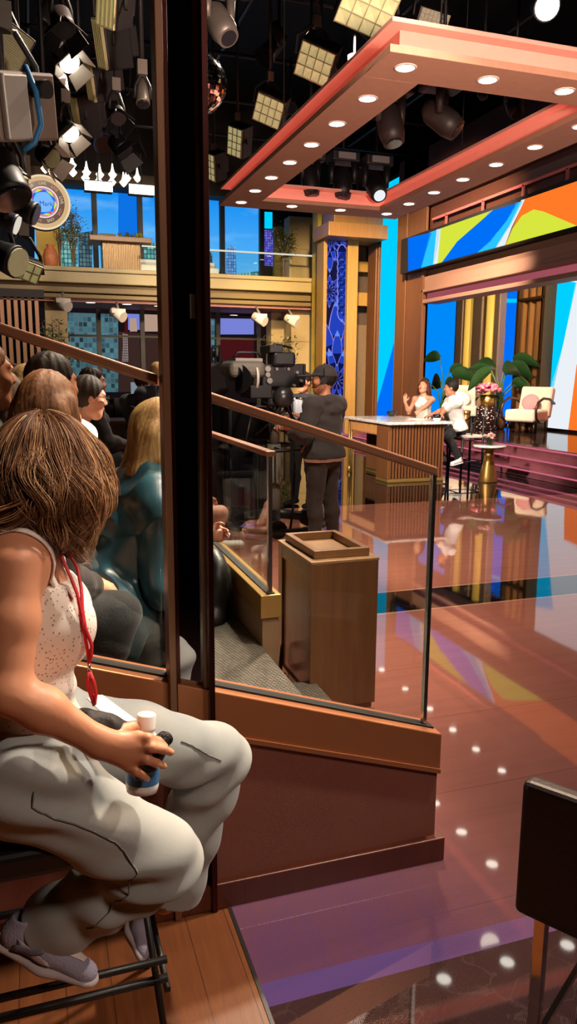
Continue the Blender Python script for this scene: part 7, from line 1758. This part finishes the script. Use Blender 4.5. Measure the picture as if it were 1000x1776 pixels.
# big silver fixture with blue cable
loc = onY(30, 185, 3.6); t_ = thing('hanging_fixture', 'large silver and brown lamp fixture with a blue cable at the left edge', 'light', loc); Mx = frame(loc, V((.85, -.75, -.2)), -.28)
MB().box((-.2, -.22, -.13), (.16, .04, .13), 0, Mx).build('housing', M('brown_grey_housing', (118, 98, 84), .5), t_, bevel=.012)
MB().box((.0, .04, -.12), (.14, .07, .12), 0, Mx).build('front_panel', M('silver_panel', (186, 176, 166), .4, .3), t_, bevel=.008)
MB().box((.165, -.06, -.13), (.178, -.02, .13), 0, Mx).build('side_bracket', SILV, t_)
MB().tube([Mx @ V((-.05, .02, .15)), Mx @ V((-.02, .09, .06)), Mx @ V((-.02, .1, -.06)), Mx @ V((.02, .09, -.13)), Mx @ V((.06, .06, -.16))], .012, 8).build('blue_cable', M('blue_cable', (40, 110, 160), .5), t_)
MB().cyl(Mx @ V((-.06, .04, .07)), Mx @ V((-.06, .12, .07)), .035, 16).build('knob', HOUS, t_); hang(t_, Mx, .2, .2)
# moving heads
def moving_head(px, py, Y, k, d, label, lit=None, col=HOUS, top=RIGZ):
    loc = onY(px, py, Y); t_ = thing('moving_spotlight', label, 'light', loc); y = V(d).normalized(); Mx = frame(loc, d)
    MB().tube([Mx @ V((0, -.2*k, 0)), Mx @ V((0, -.12*k, 0)), Mx @ V((0, .1*k, 0)), Mx @ V((0, .2*k, 0))], [.07*k, .12*k, .125*k, .1*k], 20).build('head', col, t_)
    MB().tube([Mx @ V((0, .199*k, 0)), Mx @ V((0, .212*k, 0))], .075*k, 20).build('lens', lit or LENS, t_)
    x = (Mx @ V((1, 0, 0))-loc)
    for q in (-1, 1): MB().tube([loc+x*q*.15*k, loc+x*q*.15*k+V((0, 0, .25*k))], [.03*k, .05*k], 8).build('yoke_arm', col, t_)
    MB().cbox(loc+V((0, 0, .31*k)), (.38*k, .28*k, .13*k)).build('base', col, t_, bevel=.02*k); MB().cyl(loc+V((0, 0, .37*k)), V((loc.x, loc.y, max(top, loc.z+.5*k))), .02, 8).build('drop_tube', PIPE, t_)
    MB().box(loc+V((-.12*k, -.145*k, .27*k)), loc+V((.12*k, -.14*k, .35*k))).build('grey_plate', M('label_grey', (110, 108, 106), .5), t_)
moving_head(651, 325, 9.6, 1.0, V((-.05, -.75, -.66)), 'moving head lamp with a bright lens above the far end of the canopy', EM('white_lens', (220, 225, 230), 1.1))
moving_head(594, 318, 9.8, 1.0, V((-.1, -.3, -.95)), 'moving head lamp tilted down in the middle above the far canopy end')
moving_head(537, 314, 9.8, .95, V((.1, -.2, -.97)), 'moving head lamp tilted down at the left above the far canopy end')
moving_head(676, 215, 8.2, 1.15, V((.1, -.3, -.95)), 'brown-black moving head lamp hanging inside the canopy opening, left', None, M('brown_black', (44, 34, 32), .5))
moving_head(765, 205, 7.6, 1.1, V((.6, -.45, -.6)), 'brown-black moving head lamp pointing right inside the canopy opening', None, M('brown_black', (44, 34, 32), .5))
moving_head(890, 180, 8.4, .8, V((.1, -.4, -.85)), 'black moving head lamp inside the canopy opening at the right')
moving_head(380, 40, 6.4, .85, V((.3, -.5, -.75)), 'silver moving head lamp at the top just right of the mirror column', LENS, M('silver_grey_lamp', (120, 112, 104), .4, .3))
moving_head(836, 158, 8.8, .5, V((0, -.3, -.9)), 'small lamp behind the front bar of the canopy')
# mirror ball
c = onY(345, 146, 8.0); r = 42/1310*8.5; mb_ = thing('mirror_ball', 'large mirror ball half hidden by the mirror column', 'ball', c)
t = NT('mirror_tiles'); tc = t.n('ShaderNodeTexCoord'); vo = t.n('ShaderNodeTexVoronoi'); vo.inputs['Scale'].default_value = 40; t.l(tc.outputs['Object'], vo.inputs[0])
t.bsdf(t.mix(.5, lin((215, 212, 205)), lin((150, 142, 136))), .1, 1.0)
m = MB(); nlat = 22
for j in range(nlat):
    t0, t1 = PI*j/nlat, PI*(j+1)/nlat; n = max(6, int(44*math.sin((t0+t1)/2)))
    for i in range(n):
        a0, a1 = 2*PI*i/n, 2*PI*(i+1)/n; P4 = [c+V((math.sin(th)*math.cos(a), math.sin(th)*math.sin(a), math.cos(th)))*r for th, a in ((t0, a0), (t1, a0), (t1, a1), (t0, a1))]
        if j == 0: P4 = [P4[0], P4[1], P4[2]]
        if j == nlat-1: P4 = [P4[0], P4[1], P4[3]]
        jit = V((rn.gauss(0, .004), rn.gauss(0, .004), rn.gauss(0, .004)))*1.1
        m.poly([p+jit for p in P4])
m.build('mirror_tiles', t.m, mb_, smooth=False); MB().cyl(c+V((0, 0, r*.97)), c+V((0, 0, r+.12)), .05, 12).cyl(c+V((0, 0, r+.1)), V((c.x, c.y, RIGZ)), .008, 6).build('hanger', BLACK, mb_)
# loose cables and dark hardware among the pipes
rc = random.Random(12)
for i in range(26):
    if i in (7, 13): continue
    x0, y0 = rc.uniform(-1.6, 5.5), rc.uniform(4.5, 14); a = V((x0, y0, RIGZ-.03)); b = V((x0+rc.uniform(-1.2, 1.2), y0+rc.uniform(-.6, .6), RIGZ-.03)); s_ = rc.uniform(.2, .8)
    pts = [a.lerp(b, k/10)-V((0, 0, s_*4*(k/10)*(1-k/10))) for k in range(11)]
    tag(MB().tube(pts, .012, 6).build('hanging_cable', M('cable_grey', (40, 39, 40), .5)), 'dark power cable sagging between pipes of the ceiling grid', 'cable', 'cables of the ceiling grid')
for i in range(30):
    x0, y0 = rc.uniform(-1.8, 5.0), rc.uniform(5, 14); k = rc.uniform(.7, 1.3); z0 = RIGZ-rc.uniform(.35, .8); loc = V((x0, y0, z0)); t_ = thing('hanging_lamp', 'dark unlit lamp hanging among the ceiling grid pipes', 'light', loc, 'unlit lamps of the ceiling grid')
    d = V((rc.uniform(-.6, .6), rc.uniform(-.8, .3), -.7)); Mx = frame(loc, d)
    MB().tube([Mx @ V((0, -.2*k, 0)), Mx @ V((0, .1*k, 0)), Mx @ V((0, .16*k, 0))], [.08*k, .1*k, .12*k], 12).build('lamp_body', M('dark_grey_lamp', (52, 50, 50), .45, .2), t_); MB().tube([loc, loc+V((0, 0, .2*k)), V((loc.x, loc.y, RIGZ))], .018, 6).build('drop_tube', PIPE, t_)
    MB().tube([Mx @ V((0, .161*k, 0)), Mx @ V((0, .165*k, 0))], .1*k, 12).build('lens', LENS, t_)
# ------------------------------------------------------------------ light
w = bpy.data.worlds.new('studio_dark'); SC.world = w; w.use_nodes = True
w.node_tree.nodes['Background'].inputs[0].default_value = lin((150, 130, 118)); w.node_tree.nodes['Background'].inputs[1].default_value = 0.035
def spot(name, loc, to, power, col=(255, 238, 220), size=60, blend=0.6, rad=0.15):
    l = bpy.data.lights.new(name, 'SPOT'); l.energy = power; l.color = lin(col)[:3]; l.spot_size = R(size); l.spot_blend = blend; l.shadow_soft_size = rad
    o = bpy.data.objects.new(name, l); COL.objects.link(o); o.location = loc
    d = V(to)-V(loc); o.rotation_euler = d.to_track_quat('-Z', 'Y').to_euler(); return o
def area(name, loc, to, power, sx, sy, col=(255, 238, 220)):
    l = bpy.data.lights.new(name, 'AREA'); l.energy = power; l.color = lin(col)[:3]; l.shape = 'RECTANGLE'; l.size = sx; l.size_y = sy
    o = bpy.data.objects.new(name, l); COL.objects.link(o); o.location = loc
    d = V(to)-V(loc); o.rotation_euler = d.to_track_quat('-Z', 'Y').to_euler(); return o
LW = (255, 234, 214)
spot('key_spot', (2.3, 2.2, 6.3), (0.35, 1.55, 0.9), 1500, (255, 236, 214), 34, 0.7, 0.12)
spot('rim_spot', (2.2, 4.6, 5.6), (0.1, 1.6, 1.3), 1100, (255, 214, 170), 36, 0.7, 0.12)
spot('fill_spot', (2.6, -2.0, 4.6), (0.5, 1.9, 0.7), 420, (255, 222, 200), 60, 0.8, 0.4)  # unseen soft fill added behind the camera
spot('audience_spot', (2.4, 5.2, 5.8), (0.1, 4.2, 1.0), 1500, LW, 60, 0.7, 0.12)
spot('audience_spot', (3.0, 9.0, 6.0), (0.4, 6.2, 0.9), 1500, LW, 60, 0.7, 0.12)
spot('stage_spot', (1.6, 7.4, 3.45), (5.6, 11.0, 0.8), 1800, (255, 236, 218), 46, 0.7, 0.12)
spot('stage_spot', (6.6, 6.8, 6.2), (6.4, 11.4, 0.9), 2000, (255, 232, 214), 46, 0.7, 0.12)
spot('armchair_spot', (6.4, 11.2, 6.2), (9.9, 15.0, 0.9), 1300, (255, 232, 214), 46, 0.7, 0.12)
spot('mezzanine_spot', (3.0, 14.0, 6.4), (3.2, 20.0, 3.9), 1100, (255, 240, 216), 64, 0.8, 0.2)
spot('mezzanine_spot', (-.5, 14.0, 6.4), (0.6, 20.0, 3.9), 800, (255, 240, 216), 60, 0.8, 0.2)
spot('set_spot', (5.2, 12.5, 6.3), (7.4, 18.8, 2.8), 3900, (255, 222, 160), 50, 0.8, 0.2)
spot('under_mezzanine_spot', (4.0, 13.5, 4.6), (4.4, 20.4, 1.4), 1500, (255, 228, 180), 60, 0.8, 0.2)
spot('portal_spot', (4.6, 11.0, 6.4), (8.8, 15.4, 2.8), 8000, (255, 222, 190), 60, 0.8, 0.2)
spot('operator_spot', (1.8, 3.0, 5.8), (2.6, 6.6, 1.2), 1100, LW, 40, 0.7, 0.12)
spot('canopy_bounce_fill', (2.2, 1.0, 2.4), (3.4, 6.8, 4.0), 1700, (255, 222, 205), 64, 0.8, 0.3)  # unseen low lamp added in place of light bounced off the floor
spot('floor_spot', (4.6, 3.4, 6.0), (3.2, 3.6, 0), 420, (255, 225, 205), 70, 0.9, 0.12)
spot('slat_fill', (0.2, 8.5, 5.5), (-.1, 13.0, 2.6), 900, (255, 226, 200), 36, .8, .12)  # unseen lamp added to lift the dark timber slats
spot('podium_fill', (3.0, 0.4, 5.4), (1.4, 3.4, 0.5), 520, (255, 232, 206), 18, .7, .12)  # unseen lamp put in to brighten the podium
spot('chest_fill', (5.2, 3.0, 4.4), (0.1, 1.6, 1.0), 900, (255, 236, 216), 22, .7, .12)  # lamp added on the stage side to brighten the camisole
spot('front_row_fill', (3.4, 6.0, 4.0), (0.55, 4.3, 0.7), 2200, (255, 232, 210), 30, .8, .12)  # added lamp for the legs mirrored in the barrier glass
spot('fixture_fill', (1.3, 1.6, 2.2), (-.1, 3.7, 2.95), 70, (255, 236, 220), 26, .8, .1)  # unseen narrow lamp added to light the silver fixture alone
spot('interior_fill', (9.0, 11.5, 4.1), (11.0, 18.0, 2.2), 1500, (255, 226, 180), 60, .8, .12)  # lamp added inside the portal to lift the stage back wall
spot('aisle_fill', (2.8, 1.4, 5.4), (0.8, 2.75, 0.4), 900, (255, 236, 214), 20, .7, .12)  # added lamp that brightens the aisle carpet
spot('rig_spot', (1.0, 4.0, 3.2), (0.6, 8.0, 6.0), 40, (255, 220, 190), 80, 0.8, 0.3)
SC.view_settings.view_transform = 'Standard'; SC.view_settings.look = 'None'; SC.view_settings.exposure = 0.12; SC.view_settings.gamma = 1.0; SC.view_settings.use_curve_mapping = False
SC.cycles.max_bounces = 8; SC.cycles.transparent_max_bounces = 16; SC.cycles.use_denoising = True; SC.cycles.sample_clamp_indirect = 6.0; SC.cycles.caustics_reflective = False
